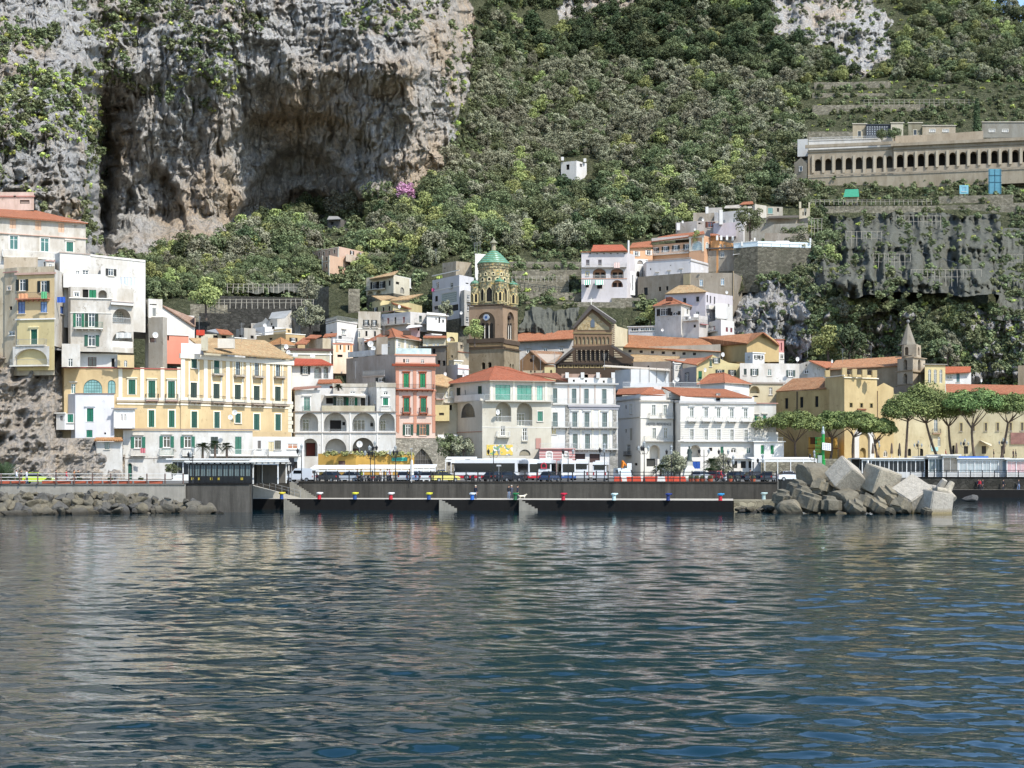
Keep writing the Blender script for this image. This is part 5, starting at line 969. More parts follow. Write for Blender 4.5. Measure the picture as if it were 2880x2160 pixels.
b = Bld('J', 'house', 'narrow white stair house with buttress, right beside the arched loggia villa', [(228, 426), (262, 424), (395, 430)], 735, 1100, CLEAN, back=8, ref=1, zb=44); b.win(0, 243, 860, 10, 30, 'hole'); b.win(1, 350, 850, 40, 60, 'hole', 1); b.blk([(258, 422.6), (318, 424)], 820, 1066, CLEAN, back=3, part='buttress'); b.win(0, 268, 970, 8, 46, 'hole'); b.win(0, 293, 940, 6, 160, 'hole'); b.done()
b = Bld('J', 'house', 'orange house with white balustrade balcony, left part of the long orange terrace row', [(238, 436), (268, 434), (500, 438)], 572, 900, ORG, back=9, ref=1, zb=58)
b.slab([(255, 574, 433), (500, 566, 437), (480, 506, 446), (292, 528, 444)], OR); b.win(1, [332, 458], 638, 36, 50, 'op', c='d8d4cc', vs=[638, 628]); b.blk([(235, 432.5), (450, 434.5)], 688, 900, CLEAN, back=8, zb=52, part='lower_wall'); b.win(0, 282, 730, 28, 44, 'op', c='2b2d2c'); b.win(0, 370, 728, 60, 40, 'hole', 1, c='8d857c'); b.pil(0, [244], 505, 700, 14, CLEAN, .6, 'chimney'); b.done()
b = Bld('J', 'villa', 'long orange villa with large arched window and red-orange roof on the hillside', [(487, 440), (880, 434)], 520, 900, ORG, back=9, ref=1, zb=56)
b.slab([(480, 514, 439.5), (885, 462, 433), (1030, 405, 441), (700, 440, 448), (560, 466, 448)], OR); b.win(0, [530, 634, 742, 862], 590, 40, 56, 'op', c='26302e', sur='e6ddd0', vs=[608, 594, 583, 570]); b.band(0, 500, 40, plaster('d9d2c8', .2), .1, 490, 878); b.bal(0, 670, 645, 430, 1.0, 1.1, 'white', 'd3cbc0', False)
b.blk([(878, 432.5), (1035, 430), (1105, 434)], 450, 900, ORG, back=9, ref=1, part='corner_block'); b.slab([(870, 455, 432), (1040, 432, 429), (1030, 402, 437), (900, 430, 440)], OR); b.win(0, 962, 560, 110, 92, 'grid', 1, c='8aa0a0', fc='dcdcd4', sur='dcd6cc', sill=False); b.band(0, 470, 24, plaster('d9d2c8', .2), .12); b.pil(0, [890, 1022], 470, 615, 18, TRM, .1); b.win(1, 1065, 560, 30, 70, 'gl', 1, c='9aa8a4', sur='dcd6cc')
b.blk([(1100, 432), (1180, 431), (1335, 436)], 440, 900, ORG2, back=8, ref=1, part='rear_block'); b.b['z1'] = Zy(540+505/3.687, 431); b.win(1, [1183+20, 1245], 555, 22, 28, 'gl', c='9a7a5a'); b.blk([(1100, 434), (1190, 433)], 448, 560, ORG2, back=5, part='rear_upper_wall'); b.slab([(1095, 450, 432), (1200, 446, 432), (1150, 432, 440), (1100, 430, 440)], OR); b.win(0, 1135, 560, 20, 40, 'gl')
for u_, v_ in ((1168, 500), (1210, 500), (1270, 500), (1330, 505)): b.boxp(u_, v_, 430.5, .6, 1.3, .6, CLEAN, 'terrace_pillar')
b.done()
b = Bld('J', 'house', 'plain white house with three small windows, under the orange villa terrace', [(400, 430), (435, 424), (895, 418), (1078, 428)], 690, 1000, plaster('cac8c8', .25), back=8, ref=2, zb=46)
b.win(1, [548, 670, 793], 850, 20, 40, 'gl', c='4c5358', vs=[862, 845, 826], hood=True); b.win(1, 478, 800, 12, 20, 'hole'); b.win(1, 685, 760, 8, 8, 'hole'); b.band(1, 712, 8, plaster('a7a39c', .3), .2); b.band(2, 712, 8, plaster('a7a39c', .3), .2); b.win(0, 412, 850, 8, 60, 'hole')
b.blk([(432, 426), (518, 424)], 725, 800, CLEAN, back=4, part='turret'); b.done()
b = Bld('J', 'house', 'grey cement villa wing with arched loggia below the white pool terrace', [(1075, 432), (1530, 428), (1650, 434)], 588, 720, plaster('a39c90', .7), back=8, ref=1, zb=60)
b.win(0, [1222, 1353], 640, 36, 56, 'gl', c='2c2c2c', vs=[648, 632]); b.log(0, 1440, 640, 110, 110, 2, 1, rail='white', mat=plaster('8d867a', .5)); b.win(1, [1565, 1630], 640, 26, 70, 'hole', 1); b.band(0, 590, 12, plain('roof_edge', '4b4846', .8), .8); b.band(1, 590, 12, plain('roof_edge', '4b4846', .8), .8)
b.slab([(1330, 650, 424), (1510, 626, 424), (1500, 620, 428), (1350, 640, 428)], plain('awning_cloth', 'd9d7d2', .8), .06, 'awning'); b.done()
b = Bld('J', 'pool_terrace', 'white-walled swimming pool terrace jutting over the cliff edge', [(1340, 425), (1590, 421), (2140, 424)], 525, 640, plain('pool_wall', 'ccd8da', .4), 'terrace', back=6, ref=2, zb=Zy(540+578/3.687, 424))
b.band(0, 530, 6, WCLN, .1); b.band(1, 528, 6, WCLN, .1); b.pil(1, [1640, 1730, 1825, 1920, 2020], 535, 578, 4, plain('seam', '8d9896', .6), .05, 'panel_joint'); b.blk([(1600, 427), (2150, 428)], 580, 680, STN, back=4, zb=Zy(540+690/3.687, 428), part='supporting_wall')
for u_, v_ in ((1425, 560), (1525, 548), (1557, 520), (2135, 525)): b.boxp(u_, v_, 423.5, .45, 1.2, .45, CLEAN, 'terrace_pillar')
b.blk([(1660, 438), (2125, 440)], 425, 560, plaster('9b948a', .8), back=3, part='terrace_wall'); b.slab([(1770, 520, 424), (1925, 518, 424), (1910, 505, 430), (1780, 506, 430)], CLEAN, .3, 'sunbathing_platform'); b.done()
b = Bld('J', 'house', 'terraced white hilltop house with dark windows and ragged roof shelters', [(1140, 450), (1440, 446), (1560, 454)], 190, 500, plaster('cdcbc8', .4), back=8, ref=1, zb=66)
b.win(0, [1240, 1342], 302, 28, 42, 'gl', c='30302e', vs=[308, 295]); b.blk([(1130, 446), (1365, 444)], 325, 470, plaster('c9bfc2', .3), back=3, part='lower_wall'); b.blk([(740, 452), (960, 449), (1200, 449)], 340, 480, plaster('bdb5ad', .6), back=6, ref=1, part='side_house'); b.b['z1'] = Zy(540+300/3.687, 449); b.win(1, [1098], 337, 50, 60, 'op', c='59301f', fc='a04a34'); b.win(1, 985, 325, 24, 16, 'hole')
b.blk([(920, 455), (1215, 455)], 215, 330, plaster('a9a297', .9), back=5, part='terrace_wall'); b.blk([(1065, 461), (1220, 460)], 165, 230, plaster('c3bfb8', .6), back=5, part='roof_shelter'); b.boxp(1062, 225, 453, .8, 2.0, .8, CLEAN, 'chimney'); b.boxp(765, 400, 450, 1.0, 2.1, 1.0, CLEAN, 'white_pier'); b.boxp(1205, 340, 445, 1.0, 4.2, 1.6, CLEAN, 'stair_wall')
b.slab([(1240, 165, 456), (1545, 165, 456), (1500, 125, 462), (1260, 140, 462)], plaster('b9b4a9', .8), .15); b.slab([(1400, 128, 458), (1545, 118, 458), (1535, 95, 463), (1440, 102, 463)], OR); b.blk([(1540, 455), (1560, 453), (1680, 456)], 125, 320, plaster('c9c4b8', .6), back=6, ref=1, part='east_cabin'); b.blk([(1680, 458), (1850, 459)], 150, 260, plaster('b5b0a2', .7), back=4, part='shed'); b.win(0, 1720, 195, 50, 60, 'sh', c='6d9690'); b.win(0, 1800, 185, 20, 40, 'hole')
b.done()
b = Bld('J', 'terrace_house', 'crumbling pale terrace house with two thin corner chimneys, right end of the hilltop row', [(1460, 449), (1690, 446), (2000, 449), (2110, 446)], 265, 440, plaster('9f988c', .8), back=7, ref=3, zb=68, cat='building')
b.blk([(2020, 452), (2130, 452)], 170, 330, plaster('bdb4a0', .7), back=4, part='tower_wall'); b.boxp(2028, 170, 451, .6, 1.9, .6, CREAM, 'chimney'); b.boxp(2122, 170, 451, .4, 1.8, .4, CREAM, 'chimney'); b.win(0, [2060, 2085], 225, 8, 40, 'hole'); b.slab([(1700, 268, 444), (2020, 262, 446), (2010, 240, 452), (1700, 250, 452)], plain('pergola_wood', '4f493f', .9), .2, 'pergola_roof'); b.blk([(1450, 447), (2110, 444)], 340, 440, plaster('a39f94', .8), back=3, part='lower_terrace_wall', zb=66); b.done()
b = Bld('J', 'house', 'long grey-beige rendered house built over the ravine, above the two white gabled houses', [(345, 424), (890, 414), (1340, 415), (1430, 424)], 865, 1200, plaster('958d80', .6), back=9, ref=1, zb=30)
b.b['z1'] = Zy(540+835/3.687, 414); b.win(1, [1004, 1225], 935, 34, 70, 'gl', c='5f7686', sur='a49c8f', vs=[940, 930]); b.win(0, [575, 650], 1005, 24, 44, 'hole'); b.win(0, 428, 1030, 40, 80, 'hole', c='23282a'); b.pil(0, [868], 850, 960, 70, plaster('b3a685', .4), .2, 'pale_pier'); b.pil(1, [1380-45], 820, 1120, 8, plaster('a39378', .5), .3, 'buttress'); b.done()
b = Bld('J', 'house', 'tall white hillside house under a weathered orange hipped roof', [(632, 408), (1048, 402), (1150, 406), (1330, 412)], 1035, 1500, plaster('cbc6c9', .25), back=9, ref=1, zb=28)
b.slab([(628, 1054, 407.5), (1052, 1032, 401), (910, 962, 410), (770, 968, 414)], OT2); b.slab([(1052, 1032, 401), (1085, 1040, 409), (910, 962, 410.5)], OT2); b.win(0, [832, 966], 1110, 32, 56, 'sh', c='2a2a28', vs=[1126, 1110]); b.win(0, 965, 1255, 36, 34, 'gl'); b.win(1, [1067, 1100, 1142], 1110, 14, 76, 'hole', vs=[1106, 1116, 1124], c='3b3836'); b.win(1, [1070, 1107], 1275, 16, 76, 'gl'); b.win(1, 1142, 1280, 14, 70, 'gl', c='6f8fb0'); b.bal(1, 1110, 1215, 110, .9, .8, 'solid', 'd5d3cf', False)
b.blk([(1150, 400), (1265, 402), (1330, 407)], 1160, 1500, CLEAN, back=6, ref=1, part='east_wing'); b.win(1, 1290, 1175, 10, 30, 'hole'); b.bal(0, 1210, 1310, 120, .9, .6, 'white', 'd5d3cf', False); b.done()
b = Bld('J', 'house', 'square white house with a bright red hipped dormer roof and dark shuttered windows', [(525, 394), (795, 388), (885, 394)], 1160, 1500, CLEAN, back=8, ref=1, zb=28, part='wall'); b.b['mat'] = WHT
b.roof('hip', [(672, 1092, 398), (690, 1092, 399)], OR, .7); b.win(0, 617, 1245, 74, 74, 'op', c='2a2826'); b.win(0, 735, 1258, 56, 40, 'op', c='2a2826', arch=2); b.win(0, [565, 660], 1330, 6, 6, 'hole'); b.boxp(672, 1128, 391, 1.6, .9, 1.4, plaster('5e3a30', .3), 'dormer'); b.win(1, 860, 1240, 14, 50, 'hole'); b.done()
b = Bld('J', 'house', 'low white terrace rooms with pink rails between the two gabled hillside houses', [(800, 389), (980, 386), (1070, 389)], 1290, 1500, plaster('c9c6c2', .4), back=6, ref=1, zb=26); b.b['z1'] = Zy(540+1280/3.687, 386); b.win(0, [850, 935], 1330, 26, 30, 'hole', vs=[1310, 1390]); b.boxp(948, 1300, 385, 1.2, .8, .7, plain('air_conditioner', 'd9d9d4', .5), 'air_conditioner'); b.bal(0, 900, 1330, 150, .9, .5, 'white', 'c9c5bd', False); b.bal(1, 1020, 1370, 70, 1.0, .6, 'grey', 'b57f80', False); b.done()
b = Bld('J', 'house', 'boxy white house with two small red windows, at the foot of the pale cliff', [(1080, 392), (1208, 384), (1345, 390)], 1320, 1500, CLEAN, back=7, ref=1, zb=26); b.win(1, [1270, 1316], 1428, 22, 50, 'sh', c='7d3a40', vs=[1427, 1433], sill=False); b.win(0, [1095, 1133], 1420, 30, 44, 'hole', c='7d3a40'); b.bal(0, 1130, 1450, 90, 1.0, 1.0, 'white', 'c9c0b4', False); b.done()
b = Bld('J', 'restaurant', 'long glazed white terrace room on the rock shelf, behind the cathedral gable', [(248, 396), (545, 394), (1080, 391)], 1398, 1560, plaster('cdccca', .3), back=7, zb=28); b.win(0, [315, 412, 455, 505], 1424, 78, 36, 'gl', c='2e3431'); b.b['z1'] += 0; b.band(0, 1398, 8, CLEAN, .3); b.band(1, 1410, 30, plaster('bfbdb9', .3), .1); b.done()
YM = plaster('b59f70', .6); YS = plaster('c9b487', .4)
b = Bld('O', 'monastery', 'ochre yellow monastery block with battlement pillars and arched white portal', [(72, 330), (497, 319), (660, 313), (940, 317)], 908, 1560, YM, back=14, ref=1, zb=5.5, part='west_wall')
b.win(0, [160, 290, 420], 1020, 28, 92, 'hole', vs=[1028, 1018, 1012]); b.pil(0, [252], 925, 1120, 12, plain('drain_stain', '4b4232', .9), .05, 'drain_pipe'); b.slab([(65, 922, 330), (500, 895, 318.5), (490, 798, 330), (215, 812, 338)], tiles('b57a52', .9))
b.blk([(492, 319.5), (660, 312), (942, 316.5)], 795, 1560, YS, back=13, ref=1, zb=5.5, part='tower_wall'); b.band(1, 803, 8, TRM, .25); b.band(0, 803, 8, TRM, .25)
b.win(1, [718, 808, 893], 1042, 22, 36, 'hole', sur='b3a070'); b.band(1, 1079, 14, plaster('8d5f48', .3), .2, 770, 845); b.win(1, 812, 1125, 38, 24, 'hole')
for u_, h_ in ((512, 4.6), (658, 6.2), (745, 5.4), (832, 5.0), (918, 4.6)): b.boxp(u_, 800, 313, .95, h_*.3, .9, YS, 'merlon')
b.blk([(655, 313.5), (940, 317.5)], 775, 800, YS, back=3, part='parapet')
b.b = b.blocks[1]; b.log(1, 820, 1455, 52, 90, 1.2, 1, mat=plain('dark_interior', '14130f', .9)); tt, zz = b.wc(1, 820, 1370)
mb = MB(); Wp = plaster('d9d8d4', .15); ring(mb, archpoly(5.4, 9.2, 1, 14), archpoly(3.0, 7.0, 1, 14), -.5, .05, Wp); b.place(1, tt, zz-1.2, mb.mesh('portal'), 'portal')
b.blk([(590, 311.5), (942, 315.0)], 1130, 1560, YS, back=1.5, zb=5.5, part='front_wall') if 0 else None
b.blk([(938, 318), (1085, 319)], 905, 1560, YS, back=10, zb=5.5, part='gabled_wall', shape={0: [(938, 1560), (1085, 1560), (1085, 895), (1000, 850), (938, 885)]}); b.win(0, 1045, 1015, 22, 50, 'gl'); b.pil(0, [945], 920, 1160, 6, plain('drain_stain', '5b4a3a', .9), .1, 'drain_pipe'); b.win(0, 1015, 1460, 36, 60, 'gl', 3, c='40382f'); b.done()
b = Bld('O', 'restaurant', 'small ochre cafe building behind the left umbrella pines', [(350, 305), (600, 308)], 1320, 1560, plaster('c39a52', .4), back=6, zb=5.0); b.win(0, [450], 1500, 30, 80, 'hole'); b.win(0, 395, 1350, 60, 60, 'hole', c='5b3a26'); b.band(0, 1415, 8, plaster('8d5f3c', .3), .3); b.done()
b = Bld('O', 'convent', 'long pale yellow convent wing behind the umbrella pines, with patchy flaking plaster', [(1080, 322), (1535, 322), (2400, 316)], 1090, 1560, plaster('d6cba8', .5), back=9, ref=1, zb=5.5, part='lower_wall')
b.b['z1'] = Zy(800+950/3.072, 322)
b.win(1, [1670, 1775, 1882, 1985, 2096, 2196], 1232, 20, 70, 'gl', c='4a443e', fc='6e5c48', sur='c9b98c'); b.win(0, 1450, 1215, 32, 118, 'gl', c='4f6064'); b.bal(0, 1455, 1285, 70, .9, .6, 'bars', 'b79a84', False); b.win(0, [1478, 1412], 1358, 24, 86, 'gl', 1, c='55605c', vs=[1358, 1370]); b.win(0, [1135, 1222, 1327], 1450, 28, 64, 'hole', 1, vs=[1450, 1450, 1450]); b.win(1, [1602], 1428, 22, 76, 'hole', 1); b.win(1, [1710, 1865, 2030], 1430, 36, 66, 'hole', c='4a443e'); b.win(1, 2090, 1080, 22, 40, 'gl'); b.pil(0, [1440], 1405, 1440, 60, plain('shop_sign', '9cc0bc', .6), .1, 'sign_board')
b.slab([(1540, 935, 321), (2420, 950, 315), (2300, 872, 326), (1535, 858, 330)], OR); b.slab([(1830, 1345, 318.5), (1935, 1400, 318), (1930, 1380, 319), (1826, 1352, 320)], CREAM, .1, 'awning')
mb = MB(); mb.box((0, -.1, 0), (8, .2, 2.4), plain('red_mural', '8f6a60', .8, var=.6, scale=1.5)); b.b = b.blocks[0]; tt, zz = b.wc(1, 2272, 1330); b.place(1, tt, zz, mb.mesh('mural_panel'), 'mural_panel'); b.done()
b = Bld('O', 'house', 'yellow palace corner with three tall arched openings, right of the stepped spire', [(1355, 330), (1532, 331)], 688, 1200, YEL2, back=9, zb=10); b.win(0, [1396, 1445, 1494], 792, 26, 118, 'gl', 1, c='454a44'); b.band(0, 690, 10, plaster('8d8a80', .5), .35); b.done()
b = Bld('O', 'house', 'small white house under a bright orange lean-to roof, far right behind the convent', [(1530, 345), (1755, 346)], 758, 900, CLEAN, back=6, zb=16); b.slab([(1528, 765, 344), (1750, 755, 345), (1752, 708, 350), (1530, 710, 350)], tiles('c06a48', .2)); b.win(0, 1568, 800, 50, 36, 'gl', c='2c3134'); b.win(0, 1642, 805, 28, 76, 'sh', c='5a7a7c', fc='2c4a44'); b.done()
b = Bld('O', 'church', 'long old church nave with pale orange roof, left of the stepped spire', [(440, 356), (530, 352), (1160, 343)], 728, 1100, plaster('a8967c', .7), back=10, ref=2, zb=10)
b.b['z1'] = Zy(800+700/3.072, 343); b.slab([(525, 735, 351.5), (1170, 698, 342.5), (1160, 618, 354), (585, 655, 362)], tiles('c98a60', .6)); b.win(1, [690, 760, 878], 770, 30, 40, 'hole', 1, c='6b5a4a'); b.done()
b = Bld('O', 'house', 'white gabled house with a red roof, above the monastery west wall', [(262, 352), (480, 350)], 720, 900, WH2, back=8, zb=18, shape={0: [(262, 900), (500, 900), (500, 720), (358, 660), (262, 690)]}); b.slab([(352, 655, 349.5), (508, 722, 349), (570, 700, 358), (560, 668, 362)], OR); b.win(0, 332, 752, 34, 36, 'gl'); b.win(0, 330, 698, 10, 14, 'hole'); b.done()
b = Bld('O', 'house', 'grey stone block at the right edge beside the dark cave', [(2160, 335), (2400, 335)], 700, 1000, plaster('8d8270', .7), back=6, zb=10); b.done()
b = Bld('O', 'church_tower', 'slender stepped church tower with pointed grey octagonal spire', [(1118, 340), (1252, 334), (1358, 339)], 628, 1000, plaster('b5a894', .5), 'tower', back=6, ref=1, zb=8, part='middle_stage')
b.blocks[0]['foot'] = b.blocks[0]['foot']
for v_, h_ in ((695, 96), (816, 96)): b.win(0, 1186, v_, 34, h_, 'hole', 1, c='6a5c4c', dep=.7); b.win(1, 1307, v_, 24, h_, 'hole', 1, c='54483a', dep=.7)
for v_ in (628, 752, 870): b.band(0, v_, 7, plaster('a3937c', .3), .3); b.band(1, v_, 7, plaster('a3937c', .3), .3)
b.blk([(1082, 342), (1252, 333), (1390, 339)], 872, 1200, plaster('a89a88', .6), back=7, ref=1, zb=8, part='base_stage')
b.blk([(1155, 340), (1175, 337), (1283, 335.5), (1322, 339)], 518, 630, plaster('b5a894', .5), back=4, ref=2, part='belfry'); b.win(1, 1197, 575, 32, 72, 'hole', 1, c='6a5c4c', dep=.6); b.win(2, 1302, 575, 16, 72, 'hole', 1, c='54483a', dep=.6)
mb = MB(); base = P(*b.px(1240, 518), 339)-b.L; h_ = (518-325)/3.072*339/F; r_ = 78/3.072*339/F
mb.lathe([(r_*1.08, 0), (r_*1.08, .25), (r_*.86, .25), (.12, h_), (.02, h_+.3)], (0, 0, 0), 8, plaster('8f897c', .5), math.pi/8); mb.build('spire', b.o, base+Vector((0, 3.0, 0)))
mb = MB(); mb.ball((0, 0, h_+.4), .4, plain('lead', '6e6e6a', .5)); mb.build('finial', b.o, base+Vector((0, 3.0, 0))); b.done()
CEM = plaster('a79c8a', .55)
b = Bld('R', 'cemetery_arcade', 'long grey cemetery arcade with columns and dark round arches high on the hillside', [(345, 524), (1080, 518), (1085, 517), (2500, 505)], 645, 900, CEM, 'arcade', back=9, ref=2, zb=Zy(200+895/3.072, 517))
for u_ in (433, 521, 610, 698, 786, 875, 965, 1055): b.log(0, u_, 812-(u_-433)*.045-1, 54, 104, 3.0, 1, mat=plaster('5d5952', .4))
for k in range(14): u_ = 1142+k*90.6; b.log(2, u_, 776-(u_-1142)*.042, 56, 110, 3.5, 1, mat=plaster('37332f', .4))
for k in range(8): b.pil(0, [478+k*88.5-88.5+0], 730, 880, 22, plaster('b5ab98', .3), .5, 'column')
for k in range(15): u_ = 1098+k*90.6; b.pil(2, [u_], 700-(u_-1098)*.03, 845-(u_-1098)*.04, 22, plaster('b8ae9a', .3), .5, 'column')
for sg in (0, 2): b.band(sg, 655 if sg == 0 else 640, 26, CEM, .9); b.band(sg, 700 if sg == 0 else 680, 8, plaster('8f8574', .4), .3)
b.blk([(355, 520.5), (1085, 514.5), (2520, 502)], 893, 1100, plaster('a39986', .6), back=5, ref=1, zb=Zy(200+1010/3.072, 514), part='base_wall'); b.band(0, 905, 14, CEM, .4); b.band(1, 880, 12, CEM, .4)
b.blk([(350, 532), (1080, 528)], 595, 700, plaster('c5c2bb', .3), back=6, part='upper_terrace'); b.bal(0, 650, 590, 600, .9, .2, 'white', 'c5c2bb', False); b.blk([(1080, 530), (1375, 528), (1860, 522)], 560, 640, plaster('b5a690', .5), back=4, part='roof_parapet')
b.blk([(225, 524), (340, 521)], 760, 950, CEM, back=5, part='end_chapel', shape={0: [(225, 950), (338, 950), (338, 800), (285, 745), (225, 800)]}); b.win(0, 283, 845, 24, 40, 'gl', c='1f3040', fc='e3e3df', sur='dedcd6')
b.blk([(255, 528), (345, 527)], 590, 740, plaster('c9c8c4', .2), back=5, part='niche_block'); b.done()
for k, (u0, u1, vt, lab, mt, extra) in enumerate([(732, 848, 455, 'plain beige cemetery chapel with one dark door, left of the niche block', plaster('a79c86', .4), 'door'), (848, 1062, 462, 'dark gridded burial niche block above the arcade', plain('niche_stone', '2e343c', .6), 'grid'),
  (1062, 1168, 446, 'pale gabled cemetery chapel with green roof edge, right of the niche block', plaster('bdb7a4', .3), 'none'), (1212, 1330, 446, 'ivy-stained square cemetery chapel with small door', plaster('8f8b78', .9), 'door'), (1335, 1620, 470, 'low beige cemetery wall building with pale tomb fronts', plaster('b0a592', .5), 'tomb'), (1850, 2250, 440, 'long low cemetery building stepped behind the cypress', plaster('8f8d84', .5), 'tomb')]):
 b = Bld('R', 'chapel', lab, [(u0, 540-k), (u1, 540-k)], vt, 600, mt, 'chapel', back=5, zb=Zy(200+600/3.072, 540))
 if extra == 'door': b.win(0, (u0+u1)/2, 540 if k == 0 else 530, 26, 44, 'sh', c='3c4850', sur='c9c2b0')
 if extra == 'grid':
  for r_ in range(4): b.win(0, [860+j*21 for j in range(9)], 482+r_*20, 8, 11, 'sh', c='8f9ba3', dep=.1, sill=False)
 if extra == 'tomb': b.win(0, [u0+85, u0+200], 515, 50, 24, 'gl', c='9a968c', sur='d2cfc6')
 b.band(0, vt, 6, plaster('c9c3b4', .3) if extra != 'grid' else plain('niche_stone', '2e343c', .6), .3); b.done()
b = Bld('R', 'scaffold_tower', 'tall blue sheeted works tower against the cemetery base wall', [(1905, 497), (2015, 497)], 845, 1060, plain('blue_sheet', '4b7f90', .7, var=.35, scale=.8), 'scaffolding', back=3, zb=Zy(200+1060/3.072, 497)); b.pil(0, [1912, 1960, 2008], 850, 1050, 5, plain('blue_frame', '2f5d6e', .6), .12, 'frame_post'); b.band(0, 900, 5, plain('blue_frame', '2f5d6e', .6), .12); b.band(0, 960, 5, plain('blue_frame', '2f5d6e', .6), .12); b.done()
b = Bld('R', 'shed', 'small light blue framed shed below the arcade', [(1655, 492), (1732, 492)], 985, 1060, plain('light_blue_sheet', '6fa3b0', .7, var=.3), 'shed', back=3, zb=Zy(200+1060/3.072, 492)); b.win(0, 1693, 1020, 40, 40, 'gl', c='5f8fa0', fc='8fb5bf'); b.done()
b = Bld('R', 'shed', 'green tarpaulin garden shed below the cemetery wall', [(668, 492), (785, 492)], 1090, 1130, plaster('a39a82', .5), 'shed', back=4, zb=Zy(200+1140/3.072, 492)); b.slab([(650, 1088, 491), (788, 1085, 491), (780, 1018, 494), (668, 1022, 494)], plain('green_tarp', '2f7d62', .8, var=.3), .08); b.done()
b = Bld('p', 'cottage', 'lone small white cottage standing in the middle of the wooded slope', [(1578, 561), (1621, 558), (1650, 563)], 452, 520, CLEAN, back=6, ref=1, zb=Zy(508, 560)); b.win(0, [1597], 470, 9, 15, 'hole'); b.win(1, [1634], 465, 7, 9, 'hole', c='5c5a58'); b.boxp(1582, 452, 560, 1, 1.3, 1, CLEAN, 'chimney'); b.boxp(1645, 456, 561, 1, 1.3, 1, CLEAN, 'chimney'); b.done()
b = Bld('p', 'hut', 'small grey stone hut on a ledge under the great cave', [(921, 500), (958, 498), (975, 500)], 617, 650, plaster('6f6d6a', .6), 'hut', back=5, ref=1, zb=Zy(650, 498)); b.win(0, [934], 628, 8, 8, 'hole'); b.slab([(920, 617, 498), (960, 615, 497), (950, 608, 503), (925, 608, 503)], plain('grey_sheet', '8d8d8c', .6)); b.done()
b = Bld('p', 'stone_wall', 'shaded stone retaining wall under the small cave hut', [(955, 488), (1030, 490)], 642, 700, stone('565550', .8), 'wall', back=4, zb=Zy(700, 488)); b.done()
def rwall(pts, h, lab, mat=None, D2=None):
 if 'shaded' in lab: mat = stone('4c4a45', .7)  # shade put into the colour: darker stone for walls labelled shaded
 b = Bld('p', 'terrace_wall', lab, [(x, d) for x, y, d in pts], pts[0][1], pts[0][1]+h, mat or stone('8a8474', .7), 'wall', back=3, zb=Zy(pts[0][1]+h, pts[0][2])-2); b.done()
TW = [([(1430, 735, 440), (1530, 732, 441), (1640, 728, 441)], 32, 'uppermost garden terrace wall right of the green dome'), ([(1480, 758, 436), (1635, 752, 437)], 14, 'white garden parapet right of the dome'),
      ([(1440, 762, 432), (1600, 758, 433)], 30, 'second garden terrace wall right of the dome'), ([(1450, 788, 427), (1600, 782, 428)], 36, 'third garden terrace wall below the wooden fence'), ([(1455, 822, 422), (1780, 812, 424)], 22, 'long fourth terrace wall below the striped awning villa'), ([(1455, 848, 417), (1760, 836, 419)], 22, 'lowest long terrace wall above the cathedral'),
      ([(1720, 838, 420), (1800, 834, 420)], 40, 'stone footing wall under the loggia villa'),
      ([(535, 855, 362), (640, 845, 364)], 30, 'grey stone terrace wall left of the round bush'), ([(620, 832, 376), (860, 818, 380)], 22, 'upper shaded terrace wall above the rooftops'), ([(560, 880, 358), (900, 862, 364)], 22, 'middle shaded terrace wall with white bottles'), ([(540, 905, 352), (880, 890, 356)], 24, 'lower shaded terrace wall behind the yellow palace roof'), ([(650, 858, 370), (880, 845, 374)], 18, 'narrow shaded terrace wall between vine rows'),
      ([(876, 815, 384), (925, 860, 376)], 60, 'tall stair wall running down the slope'), ([(980, 812, 398), (1012, 812, 399)], 40, 'isolated stone buttress wall between shrubs'),
      ([(2290, 232, 602), (2505, 232, 600)], 24, 'uppermost cemetery hill terrace wall'), ([(2600, 238, 600), (2692, 238, 600)], 26, 'short angled terrace wall on the cemetery hill'), ([(2700, 262, 596), (3000, 250, 592)], 20, 'right grassy terrace wall on the cemetery hill'), ([(2285, 262, 590), (2500, 260, 590)], 22, 'second cemetery hill terrace wall'), ([(2285, 296, 580), (2640, 292, 578)], 20, 'third cemetery hill terrace wall'), ([(2270, 370, 556), (2400, 368, 556)], 20, 'rough wall left above the arcade'),
      ([(2275, 580, 487), (2650, 572, 486), (2900, 548, 480)], 22, 'long pale road wall above the netted slope'), ([(2640, 552, 491), (2850, 540, 488)], 16, 'rubble wall with a white niche under the cemetery'),
      ([(2420, 800, 412), (2540, 802, 412)], 50, 'stone wall under the white canopy'), ([(2530, 850, 402), (2800, 846, 400)], 60, 'big stone terrace wall under the blue tarpaulin'), ([(2360, 700, 440), (2412, 706, 440)], 30, 'small stone wall left of the netted slope'), ([(2730, 1045, 372), (2900, 1050, 370)], 60, 'grey garden wall right behind the convent roofs')]
for pts_, h_, lab_ in TW: rwall(pts_, h_, lab_)
TONE[0] = 1.0
